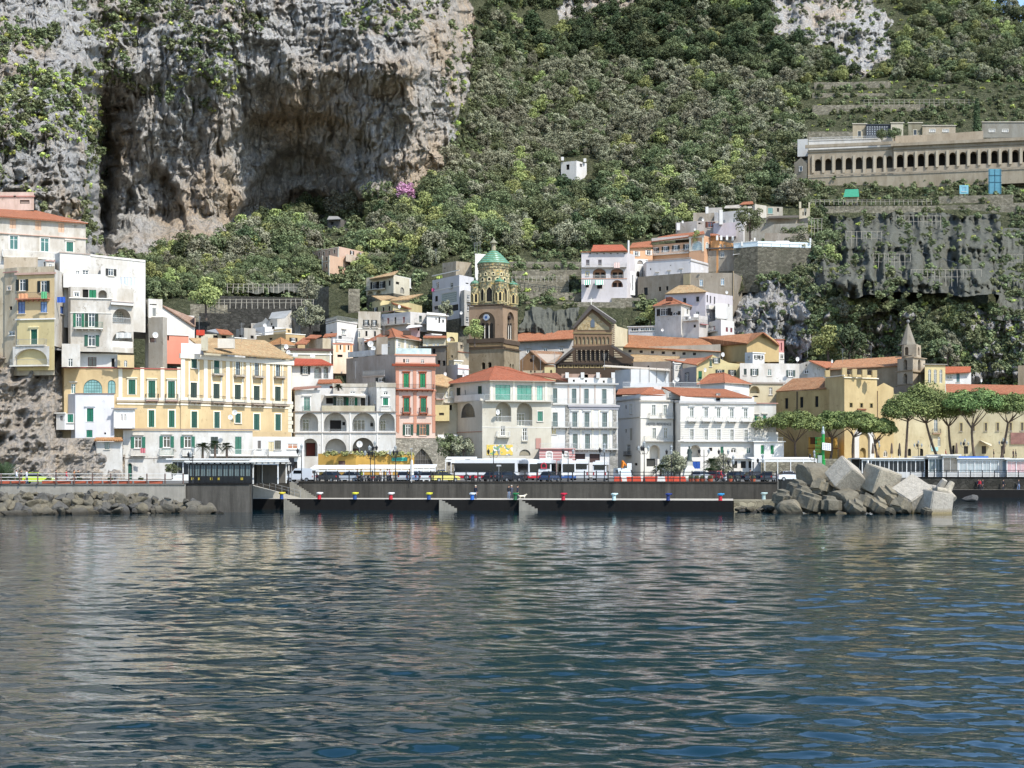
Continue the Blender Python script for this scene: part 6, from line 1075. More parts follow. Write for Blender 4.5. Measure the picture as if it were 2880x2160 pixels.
def leafmat(name, cols, var=.5, tr=.0, rough=.7, bri=1.2):
 t = NT(name); gp = t.node('ShaderNodeTexCoord').outputs['Object']; oi = t.node('ShaderNodeObjectInfo')
 n = t.noise(gp, .9, 4, .7); at = t.node('ShaderNodeAttribute', attribute_name='tone').outputs['Fac']
 c = t.ramp(t.math('ADD', t.math('MULTIPLY', n, .45), t.math('MULTIPLY', at, .55)), [(.2, lin(cols[0])), (.5, lin(cols[1])), (.8, lin(cols[2]))])
 hs = t.node('ShaderNodeHueSaturation'); t.link(c, hs.inputs['Color'])
 t.link(t.math('ADD', t.math('MULTIPLY', oi.outputs['Random'], .05), .475), hs.inputs['Hue']); t.link(t.math('ADD', t.math('MULTIPLY', oi.outputs['Random'], var), bri-var*.5), hs.inputs['Value']); hs.inputs['Saturation'].default_value = .84
 t.link(hs.outputs['Color'], t.b.inputs['Base Color']); t.set(rough, 0, .25); return t.m
def leafmesh(name, C, Rd, n_per, size, mat, seed=1, flat=1.0, up=.35, fill=.25):
 rs = np.random.RandomState(seed); C = np.asarray(C, float); m = len(C); N = m*n_per
 ci = np.repeat(np.arange(m), n_per); d = rs.normal(size=(N, 3)); d /= np.linalg.norm(d, axis=1)[:, None]
 d[:, 2] = np.where((d[:, 2] < -.3) & (rs.rand(N) < .6), -d[:, 2], d[:, 2])
 rr = np.asarray(Rd, float)[ci]*(1-fill*rs.rand(N)**1.5); p = C[ci]+d*rr[:, None]*np.array([1, 1, flat])
 nrm = d+rs.normal(size=(N, 3))*.55+np.array([0, 0, up]); nrm /= np.linalg.norm(nrm, axis=1)[:, None]
 a = np.cross(nrm, rs.normal(size=(N, 3))); a /= np.linalg.norm(a, axis=1)[:, None]; bb = np.cross(nrm, a); s = size*(.6+.8*rs.rand(N))[:, None]
 v = np.stack([p-a*s*.5-bb*s*.35, p+a*s*.5-bb*s*.25, p+a*s*.35+bb*s*.4, p-a*s*.4+bb*s*.3], 1).reshape(-1, 3)
 me = bpy.data.meshes.new(name); me.vertices.add(N*4); me.vertices.foreach_set('co', v.astype(np.float32).ravel()); me.loops.add(N*4); me.loops.foreach_set('vertex_index', np.arange(N*4, dtype=np.int32))
 me.polygons.add(N); me.polygons.foreach_set('loop_start', np.arange(0, N*4, 4, dtype=np.int32)); me.update(calc_edges=True)
 at = me.attributes.new('tone', 'FLOAT', 'POINT'); at.data.foreach_set('value', np.repeat(rs.rand(m)[ci]*.6+.4*rs.rand(N), 4).astype(np.float32)); me.materials.append(mat); return me
L_OL = leafmat('olive_leaves', ('545440', '747559', '949174')); L_OK = leafmat('oak_leaves', ('384228', '59633b', '7c8455')); L_LI = leafmat('lime_leaves', ('586232', '7d8642', 'a3a85a')); L_DK = leafmat('pine_needles', ('26301c', '3c4a2a', '5c683c'))
L_YE = leafmat('spurge_leaves', ('6d7a30', '9ba83e', 'c0c552')); L_PK = leafmat('judas_blossom', ('8a5578', 'a86e98', 'bd8cb2')); L_SC = leafmat('scrub_leaves', ('4b5536', '6d7648', '929a68')); L_UP = leafmat('umbrella_pine_needles', ('35441e', '5a7030', '8a9a4a'), var=.25, bri=1.1); L_PA = leafmat('palm_fronds', ('2f3d1e', '4f5c30', '86854c'), bri=1.0)
BARK = plain('bark', '5d5046', .9, var=.4); BARKG = plain('grey_bark', '8f877c', .9, var=.3)
def crownpts(n, r, h, seed, top=.0):
 rs = np.random.RandomState(seed); out = []; rd = []
 while len(out) < n:
  p = rs.uniform(-1, 1, 3)
  q = np.linalg.norm(p)
  if q > 1 or q < .35: continue
  k = 1-max(0, p[2])*top
  out.append((p[0]*r*k, p[1]*r*k, h+p[2]*r*.85)); rd.append(r*rs.uniform(.26, .42)*(k*.5+.5))
 return out, rd
def trunk(mb, h, r, seed, mat=BARK, limbs=4, spread=.5):
 rr = random.Random(seed); a = Vector((0, 0, -1.5)); b = Vector((rr.uniform(-.3, .3), rr.uniform(-.3, .3), h*.55)); mb.beam(a, b, r*1.3, mat, 7, r*.9)
 for i in range(limbs):
  t = 6.28*i/limbs+rr.random(); e = b+Vector((math.cos(t)*h*spread, math.sin(t)*h*spread, h*rr.uniform(.3, .6))); mb.beam(b, e, r*.6, mat, 5, r*.2)
TWR = plaster('96806a', .5); TWL = plaster('968a74', .9); TWD = plaster('574b40', .6)
t_ = NT('majolica'); g_ = t_.node('ShaderNodeNewGeometry').outputs['Position']; v_ = t_.node('ShaderNodeTexVoronoi'); v_.inputs['Scale'].default_value = 3.2; t_.link(g_, v_.inputs['Vector'])
s_ = t_.node('ShaderNodeSeparateColor'); t_.link(v_.outputs['Color'], s_.inputs['Color'])
t_.color(t_.mix(t_.math('MULTIPLY', t_.noise(g_, .8, 5), .6), t_.ramp(s_.outputs['Red'], [(0, lin('4a4636')), (.25, lin('8d7f5c')), (.45, lin('b3a57c')), (.62, lin('6b7554')), (.8, lin('b89a55')), (.9, lin('3f5a4a'))], True), lin('857a62'))); t_.set(.6); MAJ = t_.m
t_ = NT('green_dome_tiles'); g_ = t_.node('ShaderNodeNewGeometry').outputs['Position']; w_ = t_.node('ShaderNodeTexWave', bands_direction='Z'); w_.inputs['Scale'].default_value = .62; w_.inputs['Distortion'].default_value = .4; t_.link(g_, w_.inputs['Vector'])
gn = t_.noise(g_, 1.8, 4, .7); t_.color(t_.mix(t_.ramp(w_.outputs['Fac'], [(.3, 0.0), (.6, 1.0)]), t_.mix(gn, lin('4d6a45'), lin('6f7f58')), t_.mix(t_.ramp(gn, [(.4, 0.0), (.6, 1.0)]), lin('3a7a66'), lin('6fa08a')))); t_.set(.35, 0, .5); t_.bump(w_.outputs['Fac'], .1); GDM = t_.m
b = Bld('H', 'bell_tower', 'tall brown bell tower with clock, majolica drum and green tiled dome', [(150, 353.8), (566, 349.5), (742, 357.8)], 1395, 1700, TWL, 'tower', back=7, ref=1, zb=10, part='lower_stage')
b.win(0, 372, 1545, 165, 210, 'hole', 1, c='77664f', dep=.3, sur='8f7c60'); b.b['holes'][0].pop()
b.log(0, [325, 398], 1592, 42, 80, .9, 1, mat=plain('dark_interior', '14130f', .9)); b.log(1, [637, 668], 1598, 18, 62, .8, 1, mat=plain('dark_interior', '14130f', .9)); b.band(0, 1392, 10, TWD, .35); b.band(1, 1392, 10, TWD, .35)
for o in [c for c in b.o.children if c.name.startswith('arched_window')]:
 for g in list(o.children): bpy.data.objects.remove(g)
 bpy.data.objects.remove(o)
b.blk([(160, 353.4), (552, 350), (720, 357.3)], 895, 1395, TWR, back=6, ref=1, zb=Zy(640+1396/4.096, 350), part='belfry_stage')
for sg, u_, w_, ops, ow in ((0, 358, 200, (313, 363, 410), 30), (1, 640, 84, (611, 636, 660), 15)):
 b.log(sg, u_, 1132, w_, 318, .45, 1, mat=plaster('6f604f', .5))
 a, uu, L_ = b.seg(sg); n_ = Vector((-uu.y, uu.x));
 for u2 in ops:
  tt, zz = b.wc(sg, u2, 1190); tw = abs(b.wc(sg, u2+ow/2, 1190)[0]-b.wc(sg, u2-ow/2, 1190)[0]); hh = 185/4.096*350/F
  mb = MB(); extr(mb, archpoly(tw, hh, 1), .36, .44, plain('dark_interior', '14130f', .9)); b.place(sg, tt, zz, mb.mesh('belfry_opening'), 'belfry_opening')
  tt, zz = b.wc(sg, u2+ow*.78, 1210)
  if u2 != ops[-1]: mb = MB(); mb.lathe([(.16, -1.8), (.1, -1.6), (.1, 1.4), (.18, 1.6)], (0, .2, 0), 8, plaster('d3cdc0', .2)); b.place(sg, tt, zz, mb.mesh('column'), 'column')
 tt, zz = b.wc(sg, u_ if sg == 0 else 633, 1035); rr = .72 if sg == 0 else .5; mb = MB()
 mb.raw([(math.cos(i*math.pi/12)*rr*k, y_, math.sin(i*math.pi/12)*rr*k) for k, y_ in ((1, -.12), (1, .4)) for i in range(24)], [tuple(range(23, -1, -1))]+[(i, (i+1) % 24, 24+(i+1) % 24, 24+i) for i in range(24)], plain('clock_rim', '9ba3ad' if sg == 0 else '3a302a', .5))
 if sg == 0:
  mb.raw([(math.cos(i*math.pi/12)*rr*.45, -.14, math.sin(i*math.pi/12)*rr*.45) for i in range(24)], [tuple(range(23, -1, -1))], plain('clock_face', '2d4a7a', .5))
  for k in range(12): mb.box((math.cos(k*math.pi/6)*rr*.78, -.14, math.sin(k*math.pi/6)*rr*.78), (.07, .04, .07), plain('clock_marks', '26303c', .5))
 b.place(sg, tt, zz, mb.mesh('clock' if sg == 0 else 'round_window'), 'clock' if sg == 0 else 'round_window')
 b.band(sg, 1310, 50, TWD, .4, part='parapet'); b.band(sg, 900, 12, TWD, .3)
b.band(0, 1362, 30, plaster('8f7a5c', .6), .2); b.band(1, 1362, 30, plaster('8f7a5c', .6), .2)
mp_ = lambda u: Xx(1280+u/4.096, 356)
z_ = lambda v: Zy(640+v/4.096, 352)-b.L.z
cx = mp_(444)-b.L.x; cy = 355.2-b.L.y; r0 = 3.55
mb = MB(); mb.lathe([(r0+.1, z_(885)), (r0+.1, z_(860)), (r0, z_(858)), (r0, z_(470)), (r0+.12, z_(468)), (r0+.12, z_(440)), (r0+.25, z_(438)), (r0+.25, z_(415)), (r0+.15, z_(400))], (cx, cy, 0), 32, MAJ); mb.build('drum', b.o)
for k in range(12):     # interlaced ribs, blind arches and openings round the drum
 a_ = 2*math.pi*k/12+.26; ca, sa = math.cos(a_), math.sin(a_)
 if sa > .35: continue
 q = Vector((cx+ca*(r0-.05), cy+sa*(r0-.05), z_(790))); big = k % 2 == 0
 mb = MB(); Wd, Hg = (1.35, 3.4) if big else (.9, 2.8); ring(mb, archpoly(Wd+.5, Hg+.4, 3), archpoly(Wd, Hg, 3), -.22, .1, plaster('b7aa84', .3)); extr(mb, archpoly(Wd, Hg, 3), -.1, .05, plain('dark_interior', '14130f', .9)); o = mb.build('drum_window', b.o, q+Vector((0, 0, .4))); o.rotation_euler = (0, 0, a_+math.pi/2)
 for dz, rr, cc in ((4.1, .42, '2f2a24'), (5.3, .33, '2f2a24')):
  a2 = a_+(.26 if dz > 5 else 0); mb = MB(); ring(mb, archpoly(rr*2.6, rr*2.6, 1, 12), archpoly(rr*1.5, rr*1.5, 1, 12), -.12, .1, plaster('c9be98', .2)); extr(mb, archpoly(rr*1.5, rr*1.5, 1), -.05, .05, plain('dark_interior', '14130f', .9))
  o = mb.build('round_window', b.o, Vector((cx+math.cos(a2)*(r0), cy+math.sin(a2)*(r0), z_(790)+dz-.2))); o.rotation_euler = (0, 0, a2+math.pi/2)
mb = MB(); mb.lathe([(r0+.18, z_(438)), (r0+.2, z_(418))], (cx, cy, 0), 32, plaster('c2a04c', .3)); mb.build('yellow_frieze', b.o)
H0, H1 = z_(402), z_(240); mb = MB(); mb.lathe([(r0+.35, H0-.1)]+[((r0+.35)*((1-t)**.8*.86+.14), H0+(H1-H0)*t) for t in [i/12 for i in range(12)]]+[(.5, H1)], (cx, cy, 0), 36, GDM); mb.build('dome', b.o, smooth=True)
mb = MB(); mb.lathe([(.55, H1-.3), (.45, z_(165)), (.5, z_(162))], (cx, cy, 0), 8, plaster('a89f88', .6)); mb.lathe([(.95, z_(160)), (.9, z_(150)), (.2, z_(118)), (.05, z_(85))], (cx, cy, 0), 10, plaster('8f8f7c', .6)); mb.build('lantern', b.o)
for u_, D_ in ((235, 354.6), (512, 351.2), (664, 357.4), (420, 360.4)):
 x_ = Xx(1280+u_/4.096, D_)-b.L.x; y_ = D_-b.L.y; mb = MB(); r_ = 1.12
 mb.lathe([(r_+.1, z_(890)), (r_+.1, z_(875)), (r_, z_(873)), (r_, z_(660)), (r_+.15, z_(655)), (r_+.15, z_(640)), (r_, z_(636))], (x_, y_, 0), 16, MAJ); t = mb.build('corner_turret', b.o)
 mb = MB(); mb.lathe([(r_+.2, z_(638)), (r_*.95, z_(615)), (r_*.6, z_(600)), (.12, z_(588)), (.05, z_(560))], (x_, y_, 0), 16, GDM); mb.build('turret_dome', t, smooth=True)
 for a_ in (-2.3, -1.45, -.6):
  mb = MB(); ring(mb, archpoly(.95, 2.4, 3), archpoly(.6, 2.1, 3), -.1, .1, plaster('c9b98a', .2)); extr(mb, archpoly(.6, 2.1, 3), -.03, .05, plain('dark_interior', '14130f', .9)); o = mb.build('turret_window', t, (x_+math.cos(a_)*r_, y_+math.sin(a_)*r_, z_(800))); o.rotation_euler = (0, 0, a_+math.pi/2)
b.done()
QC = concrete('6f6b62', .75); QD = concrete('1c1b1a', .5); ASP = concrete('6a6863', .2); LTC = concrete('b5afa2', .25); IRON = plain('black_iron', '1c1d1f', .5); WMET = plain('white_metal', 'd5d5d2', .5); GMET = plain('grey_metal', '8b8d8d', .5)
def X0(x, D): return Xx(x, D)
def slabmesh(name, pts, z0, z1, mat, top=None, kind='structure'):
 mb = MB(); mb.prism([(Xx(x, d), d) for x, d in pts], z0, z1, mat, top); o = mb.build(name)
 if kind: struct(o, kind)
 return o
slabmesh('promenade', [(-500, 187), (520, 189), (522, 191.5), (702, 191.5), (706, 206), (2185, 201), (2190, 268), (3600, 268), (3600, 345), (-700, 345)], -3, GZ, QC, ASP)
slabmesh('quay', [(655, 200.5), (2062, 190.5), (2062, 200.8), (655, 206)], -3, 1.42, QD, LTC)
slabmesh('quay', [(2655, 266.5), (3600, 266.5), (3600, 268.5), (2655, 268.5)], -3, 1.42, QD, LTC)
slabmesh('terrace_ground', [(2140, 291), (3600, 284), (3600, 344), (2140, 344)], GZ-1, 6.85, stone('8b8472', .7), plaster('a39a88', .4))
def wallthing(label, pts, z0, z1, mat, th=.5, name='sea_wall', cap=None, group=None):
 x, D = pts[0]; L = Vector((Xx(x, D), D, z0)); t = thing(name, label, 'wall', L, 0, group); mb = MB(); f = [(Xx(x, d)-L.x, d-L.y) for x, d in pts]; bk = [(a, c+th) for a, c in f[::-1]]
 mb.prism(f+bk, 0, z1-z0, mat); mb.build('wall', t)
 if cap: mb = MB(); mb.prism([(a, c-.12) for a, c in f]+[(a, c+.1) for a, c in bk], z1-z0, z1-z0+.16, cap); mb.build('coping', t)
 return t
wallthing('long pale concrete sea wall above the boulders at left', [(-500, 186.4), (520, 188.2)], -2, GZ-.05, concrete('9a958a', .45), .55, cap=concrete('6e6a62', .3))
wallthing('dark concrete wall carrying the black glazed restaurant', [(513, 190.6), (524, 188.9), (702, 189.4), (707, 200)], -2, GZ-.02, concrete('58554f', .8), 1.2, cap=QD)
wallthing('long stained concrete wall behind the mooring quay', [(840, 205.2), (2186, 200.2)], 1.0, GZ+.05, concrete('4f4c46', .9), .5, cap=concrete('36332f', .3))
wallthing('short wall left of the quay stairs', [(700, 205.6), (812, 205.2)], 1.0, GZ+.05, concrete('45423c', .8), .5, cap=concrete('36332f', .3))
wallthing('dark stone wall of the rear right quay', [(2560, 267.6), (3600, 267.6)], 1.0, GZ+.02, stone('3f3d38', .6), .4, cap=QD)
wallthing('ruined pale stone platform at the right end of the mooring quay', [(2064, 192), (2200, 193)], -2, 1.35, stone('8b8470', .6), 8, name='stone_platform')
def stairs(label, x0, x1, D, z0, z1, n, dirx=1, depth=2.0, mat=None):
 t = thing('stairs', label, 'stairs', (Xx(x0, D), D, z0)); mb = MB(); w = (Xx(x1, D)-Xx(x0, D))/n; h = (z1-z0)/n
 for i in range(n):
  k = i if dirx > 0 else n-1-i; hh = h*(n-i) if dirx > 0 else h*(i+1); mb.box((w*(i+.5), depth/2, hh/2-.2), (w*.999, depth, hh+.4), mat or concrete('8d897e', .5))
 mb.build('steps', t); return t
stairs('stone stairs from the street down to the quay beside the white van', 815, 884, 203.3, 1.42, GZ+.1, 10, 1, 1.9)
stairs('narrow boat steps cut in the quay edge below the black restaurant', 645, 690, 198.0, .1, 1.5, 6, 1, 1.6)
stairs('boat steps in the quay edge left of the red bollard', 798, 842, 198.8, .1, 1.45, 6, 1, 1.2); stairs('boat steps in the quay edge under the yellow topped bollards', 1235, 1285, 195.6, .1, 1.45, 6, 1, 1.2); stairs('boat steps in the quay edge near the white dog', 1460, 1512, 194.0, .1, 1.45, 6, 1, 1.2)
o = thing('ramp', 'sloping concrete ramp with handrail below the black restaurant', 'ramp', (Xx(705, 203), 203, 1.42)); mb = MB(); L_ = Xx(845, 203)-Xx(705, 203)
mb.raw([(0, 0, -.2), (L_, 0, -.2), (L_, 0, .02), (0, 0, 1.75), (0, 1.6, -.2), (L_, 1.6, -.2), (L_, 1.6, .02), (0, 1.6, 1.75)], [(0, 1, 2, 3), (5, 4, 7, 6), (3, 2, 6, 7), (0, 3, 7, 4), (1, 5, 6, 2)], LTC); mb.build('slope', o)
mb = MB(); mb.beam((0, .1, 2.7), (L_, .1, 1.0), .03, GMET); mb.beam((0, .1, 2.3), (L_, .1, .6), .02, GMET)
for k in range(9): q = k/8; mb.beam((L_*q, .1, 1.75*(1-q)), (L_*q, .1, 2.7-1.7*q), .025, GMET)
mb.build('handrail', o)
def railing(label, pts, z, mat, h=1.3, step=1.55, rails=(1.22, .8, .4), name='railing', bulb=True, pm=None):
 x, D = pts[0]; L = Vector((Xx(x, D), D, z)); t = thing(name, label, 'railing', L); f = [Vector((Xx(x, d)-L.x, d-L.y, 0)) for x, d in pts]; mb = MB()
 for a, b in zip(f, f[1:]):
  for hh in rails: mb.beam(a+Vector((0, 0, hh)), b+Vector((0, 0, hh)), .055, mat)
 mb.build('rails', t); mp2 = MB(); mp2.beam((0, 0, 0), (0, 0, h), .085, pm or mat, 6)
 if bulb: mp2.ball((0, 0, h+.05), .085, pm or mat, 6, 4); mp2.box((0, .1, .15), (.1, .25, .3), pm or mat)
 pmesh = mp2.mesh('post')
 for a, b in zip(f, f[1:]):
  n = max(1, int((b-a).length/step))
  for k in range(n+1): add('post', pmesh, t, a+(b-a)*(k/n))
 return t
railing('long black iron railing with knobbed posts along the street above the quay', [(884, 204.9), (2184, 200.4)], GZ+.2, IRON)
railing('short black railing left of the quay stairs', [(706, 205.4), (812, 205.0)], GZ+.2, IRON)
railing('pale railing with brown posts along the left sea wall', [(-100, 186.6), (515, 188.3)], GZ+.1, plain('pale_rail', 'c5c3bd', .5), 1.15, 2.1, pm=plain('brown_post', '5e4a42', .6))
railing('dark railing along the rear right quay', [(2560, 267.8), (3000, 267.8)], GZ+.1, IRON, 1.1, 2.0)
def bollard(x, D, body, cap, label):
 o = thing('bollard', label, 'bollard', (Xx(x, D), D, 1.42), 0, 'mooring bollards on the quay'); mb = MB(); mb.lathe([(.27, 0), (.24, .1), (.22, .62)], (0, 0, 0), 12, plain('bollard_paint', body, .45)); mb.build('shaft', o)
 mb = MB(); mb.lathe([(.24, .6), (.36, .66), (.38, .8), (.2, .9)], (0, 0, 0), 12, plain('bollard_cap', cap, .45)); mb.beam((0, 0, .76), (.5, 0, .8), .11, plain('bollard_cap', cap, .45), 8); mb.build('cap', o)
for x, D, b_, c_, l_ in ((652, 199.5, 'b9c2c2', 'cfd4d2', 'pale grey bollard below the black restaurant'), (792, 199, '26457f', 'c9b93a', 'blue bollard with yellow cap by the first boat steps'), (898, 198.5, 'b01e2a', 'd8d4ce', 'red bollard with white cap right of the street stairs'), (998, 197.8, '26457f', 'c9c43a', 'blue bollard with yellow cap under the white awnings'), (1099, 197, 'b01e2a', 'd8d4ce', 'red bollard with white cap in front of the parked cars'), (1206, 196.5, '26457f', 'c9c43a', 'blue bollard with yellow cap in front of the light blue car'), (1328, 195.5, '2a62b0', 'c5cdd2', 'bright blue bollard with pale cap beside the lone standing person'),
  (1449, 194.5, '1f5a34', '24663c', 'green bollard in front of the people with the dog'), (1584, 193.5, 'a81a2e', 'b01e36', 'all red bollard below the buses'), (1727, 192.5, 'b5cfcb', 'bcd4d0', 'pale mint bollard right of the red one'), (1879, 191.6, '1c2c66', '22336e', 'navy blue bollard below the orange barriers'), (2026, 191, 'b01e2a', '2f86b5', 'red bollard with light blue cap at the quay end'), (2148, 197, 'a3b8b4', 'a9bdb8', 'small pale bollard on the ruined platform')): bollard(x, D, b_, c_, l_)
def rockmesh(seed, box=False, mat=None, bv=.12):
 bm = bmesh.new()
 if box:
  bmesh.ops.create_cube(bm, size=2); bmesh.ops.bevel(bm, geom=bm.edges[:], offset=bv, segments=3, affect='EDGES'); k = .05
 else: bmesh.ops.create_icosphere(bm, subdivisions=3, radius=1); k = .5
 rr = random.Random(seed); off = Vector((rr.random()*50, rr.random()*50, rr.random()*50))
 if not box:
  pl = [Vector((rr.gauss(0, 1), rr.gauss(0, 1), rr.gauss(0, 1))).normalized() for _ in range(14)]; dd = [rr.uniform(.32, .7) for _ in pl]
  for v in bm.verts:
   for n, d in zip(pl, dd):
    e = v.co.dot(n)-d
    if e > 0: v.co -= n*e*.96
   v.co *= 1.45
 for v in bm.verts: v.co += v.normal*(mnoise.noise(v.co*2.2+off)*.09 if not box else mnoise.noise(v.co*1.3+off)*(.05+bv*.35))
 me = bpy.data.meshes.new('boulder'); bm.to_mesh(me); bm.free(); me.materials.append(mat); return me
def rockmat(name, c1, c2, c3):
 t = NT(name); gp = t.node('ShaderNodeNewGeometry').outputs['Position']; oi = t.node('ShaderNodeObjectInfo').outputs['Random']
 n = t.noise(gp, 1.6, 8, .75); c = t.mix(oi, t.ramp(n, [(.3, sc(lin(c1), .6)), (.65, lin(c1))]), t.ramp(n, [(.3, sc(lin(c2), .7)), (.65, lin(c2))])); sx = t.node('ShaderNodeSeparateXYZ'); t.link(gp, sx.inputs[0])
 wet = t.ramp(sx.outputs['Z'], [(.15, 1.0), (.75, 0.0)]); t.color(t.mix(t.math('MULTIPLY', wet, .85), c, lin(c3))); t.set(.85, 0, .25); t.bump(t.noise(gp, 2.6, 8, .75), .22, 1.0); return t.m
RM = rockmat('boulder_stone', '5b5a57', '7a725f', '2e2a22'); RM2 = rockmat('breakwater_stone', '6f6b5e', '8f8672', '2e2a22'); CB = rockmat('concrete_block', 'b3a994', 'b9b2a6', '8a7a52')
RK = [rockmesh(k, False, RM) for k in range(7)]
rr = random.Random(4); n_ = 0
for row, (zz, dd, sz) in enumerate(((.0, 0, 1.15), (.55, 1.1, .95), (1.15, 2.1, .85), (1.7, 2.9, .75), (2.05, 3.4, .6))):
 x = -60.0
 while x < 640-row*22:
  Db = 179.5+min(max(x, 0), 500)*.014+dd+rr.uniform(-.3, .5);
  if x > 520: Db = 184.5+row*1.1
  s = sz*rr.uniform(.5, 1.15); zt = zz+rr.uniform(-.15, .35)-(max(0, x-560)*.012)
  if x > 505 and row >= 3: x += 30; continue
  if x > 560 and row == 2: x += 30; continue
  o = add('boulder', RK[rr.randrange(7)]); tag(o, 'angular grey boulder in the riprap below the left sea wall', 'boulder', 'riprap boulders'); o.location = (Xx(x, Db), Db, zt); o.scale = (s*rr.uniform(.8, 1.25), s*rr.uniform(.7, 1), s*rr.uniform(.55, .9)); o.rotation_euler = (rr.uniform(-.5, .5), rr.uniform(-.5, .5), rr.uniform(0, 6.28)); n_ += 1
  x += s*rr.uniform(18, 30)
for k in range(16):
 x = rr.uniform(2080, 2180); o = add('boulder', RK[rr.randrange(7)]); tag(o, 'low pale rock at the foot of the ruined platform', 'boulder', 'rocks below the platform'); D_ = rr.uniform(188.5, 191); o.location = (Xx(x, D_), D_, rr.uniform(-.1, .5)); s = rr.uniform(.35, .8); o.scale = (s*1.3, s, s*.7); o.rotation_euler = (rr.uniform(-.3, .3), 0, rr.uniform(0, 6))
BX = [rockmesh(30, True, RM2, .4), rockmesh(31, False, RM2), rockmesh(32, True, RM2, .5)]; BL = [rockmesh(40+k, True, CB, .07) for k in range(3)]
for x, y, D, s, r_, bg, lab in [(2295, 1335, 192, 2.0, (.5, .3, .5), 0, 'big grey weathered block leaning left of the pale cubes'), (2245, 1378, 190.5, 1.45, (.3, .1, .5), 0, 'medium grey rock behind the dark stack'), (2310, 1372, 188.5, 1.25, (.1, .4, .8), 0, 'cracked square rock under the big grey block'), (2255, 1398, 187, 1.6, (.15, .35, .2), 0, 'broad smooth boulder over the dark gap'),
  (2203, 1402, 187, 1.3, (.2, -.1, .9), 0, 'tall narrow block beside the platform end'), (2280, 1416, 185, 1.45, (.25, .15, .7), 0, 'dark tilted cube at the waterline'), (2332, 1420, 184.5, 1.35, (.05, .02, .25), 0, 'square pitted cube at the waterline'), (2385, 1402, 185.5, 1.6, (.4, .2, .6), 0, 'large mottled boulder below the two pale cubes'), (2405, 1430, 183, 1.2, (.5, .5, .1), 0, 'wedge shaped tan rock at the waterline'), (2440, 1415, 184.5, 1.25, (.3, .5, .6), 0, 'grey rounded block between the pale cubes'),
  (2500, 1400, 185, 1.5, (.6, .2, .5), 0, 'pinkish cracked slab leaning under the dark faced cube'), (2535, 1424, 183, 1.25, (.2, .5, .9), 0, 'tan block right of the cracked slab'), (2470, 1424, 183.5, 1.2, (.5, .4, .3), 0, 'flat slanted slab near the water'), (2505, 1440, 181.5, .6, (.2, .6, .7), 0, 'small pointed rock at the waterline'), (2605, 1440, 181.5, .6, (.3, .1, .5), 0, 'small rock before the lowest pale block'), (2350, 1396, 187.5, 1.0, (.3, .2, .1), 0, 'low flat rock under the tallest pale cube'), (2420, 1390, 188, 1.0, (.3, .3, .3), 0, 'narrow grey rock wedged behind the mottled boulder'),
  (2228, 1425, 184.6, 1.4, (.1, .2, 1.2), 0, 'dark shadowed rock in the left gap'), (2445, 1385, 190, 1.6, (.2, .2, .3), 0, 'hidden rock filling behind the second cube'), (2560, 1390, 190, 1.6, (.1, .4, .2), 0, 'rock filling behind the third cube'), (2350, 1350, 196, 1.8, (.3, .3, .6), 0, 'rough pale rock behind the tallest cube'),
  (2381, 1342, 188, 1.72, (.62, .5, .62), 1, 'tallest pale concrete cube balanced on its corner'), (2476, 1352, 187, 1.72, (.25, .22, .42), 1, 'second pale concrete cube with rusty marks'), (2566, 1398, 185.0, 1.8, (.55, -.52, .35), 1, 'third concrete cube with a dark shaded face'), (2627, 1415, 183.5, 1.62, (.1, .12, .42), 1, 'lowest pale concrete block at the water on the right end')]:
 me = (BL if bg else BX)[len(lab) % 3]; o = add('concrete_block' if bg else 'boulder', me); tag(o, lab, 'concrete block' if bg else 'boulder'); o.location = P(x, y, D); o.scale = (s, s*.95, s*(.9 if bg else .82)); o.rotation_euler = r_
for x, y, D, rz, lab in ((2640, 1378, 190, .3, 'smooth grey tetrapod leaning right of the dark faced cube'), (2662, 1385, 189, 1.4, 'second tetrapod in front of the rear quay')):
 o = thing('tetrapod', lab, 'tetrapod', P(x, y, D), rz); mb = MB()
 for d in ((0, 0, 1), (.94, 0, -.33), (-.47, .82, -.33), (-.47, -.82, -.33)): mb.beam((0, 0, 0), Vector(d)*1.5, .55, CB, 12, .36)
 mb.build('block', o, smooth=False); o.rotation_euler = (.5, .3, rz)
for x, y, D, l_ in ((2665, 1404, 184, 'flat tan rock lying in the water beside the last block'), (2735, 1400, 215, 'lone pale rock standing in the water')): o = add('boulder', RK[2]); tag(o, l_, 'boulder'); o.location = P(x, y, D); o.scale = (1.1, .8, .45)
def frame_house(name, label, cat, x0, x1, D, depth, z0, h, bays, mat, gl, base=.0, roofm=None, over=.4, mull=1, low=.9, rise=.0):
 a = Xx(x0, D); c = Xx(x1, D); w = c-a; t = thing(name, label, cat, (a+w/2, D, z0)); mb = MB()
 mb.box((0, depth/2, h+.12+rise/2), (w+2*over, depth+2*over, .2), roofm or mat); mb.build('roof', t)
 for k in range(bays+1):
  x = -w/2+w*k/bays
  for yy in (0, depth): mb = MB(); mb.box((x, yy, h/2), (.14, .14, h), mat); mb.build('post', t)
 mb = MB(); mb.box((0, depth, h/2), (w, .1, h), plain('back_wall', '5a5650', .8)); mb.build('back_wall', t); mb = MB(); mb.box((0, 0, h-.18), (w, .12, .3), mat); mb.build('lintel', t)
 for k in range(bays):
  x = -w/2+w*(k+.5)/bays; ww = w/bays-.16
  if low: mb = MB(); mb.box((x, .02, low/2), (ww, .06, low), gl[1]); mb.build('panel', t)
  if gl[0]:
   mb = MB(); mb.box((x, .05, (h+low)/2-.15), (ww, .03, h-low-.3), gl[0]); o = mb.build('window', t)
   mb = MB()
   for j in range(mull): mb.box((x-ww/2+ww*(j+1)/(mull+1), .03, (h+low)/2-.15), (.05, .05, h-low-.3), mat)
   if mull: mb.build('mullion', o)
 return t
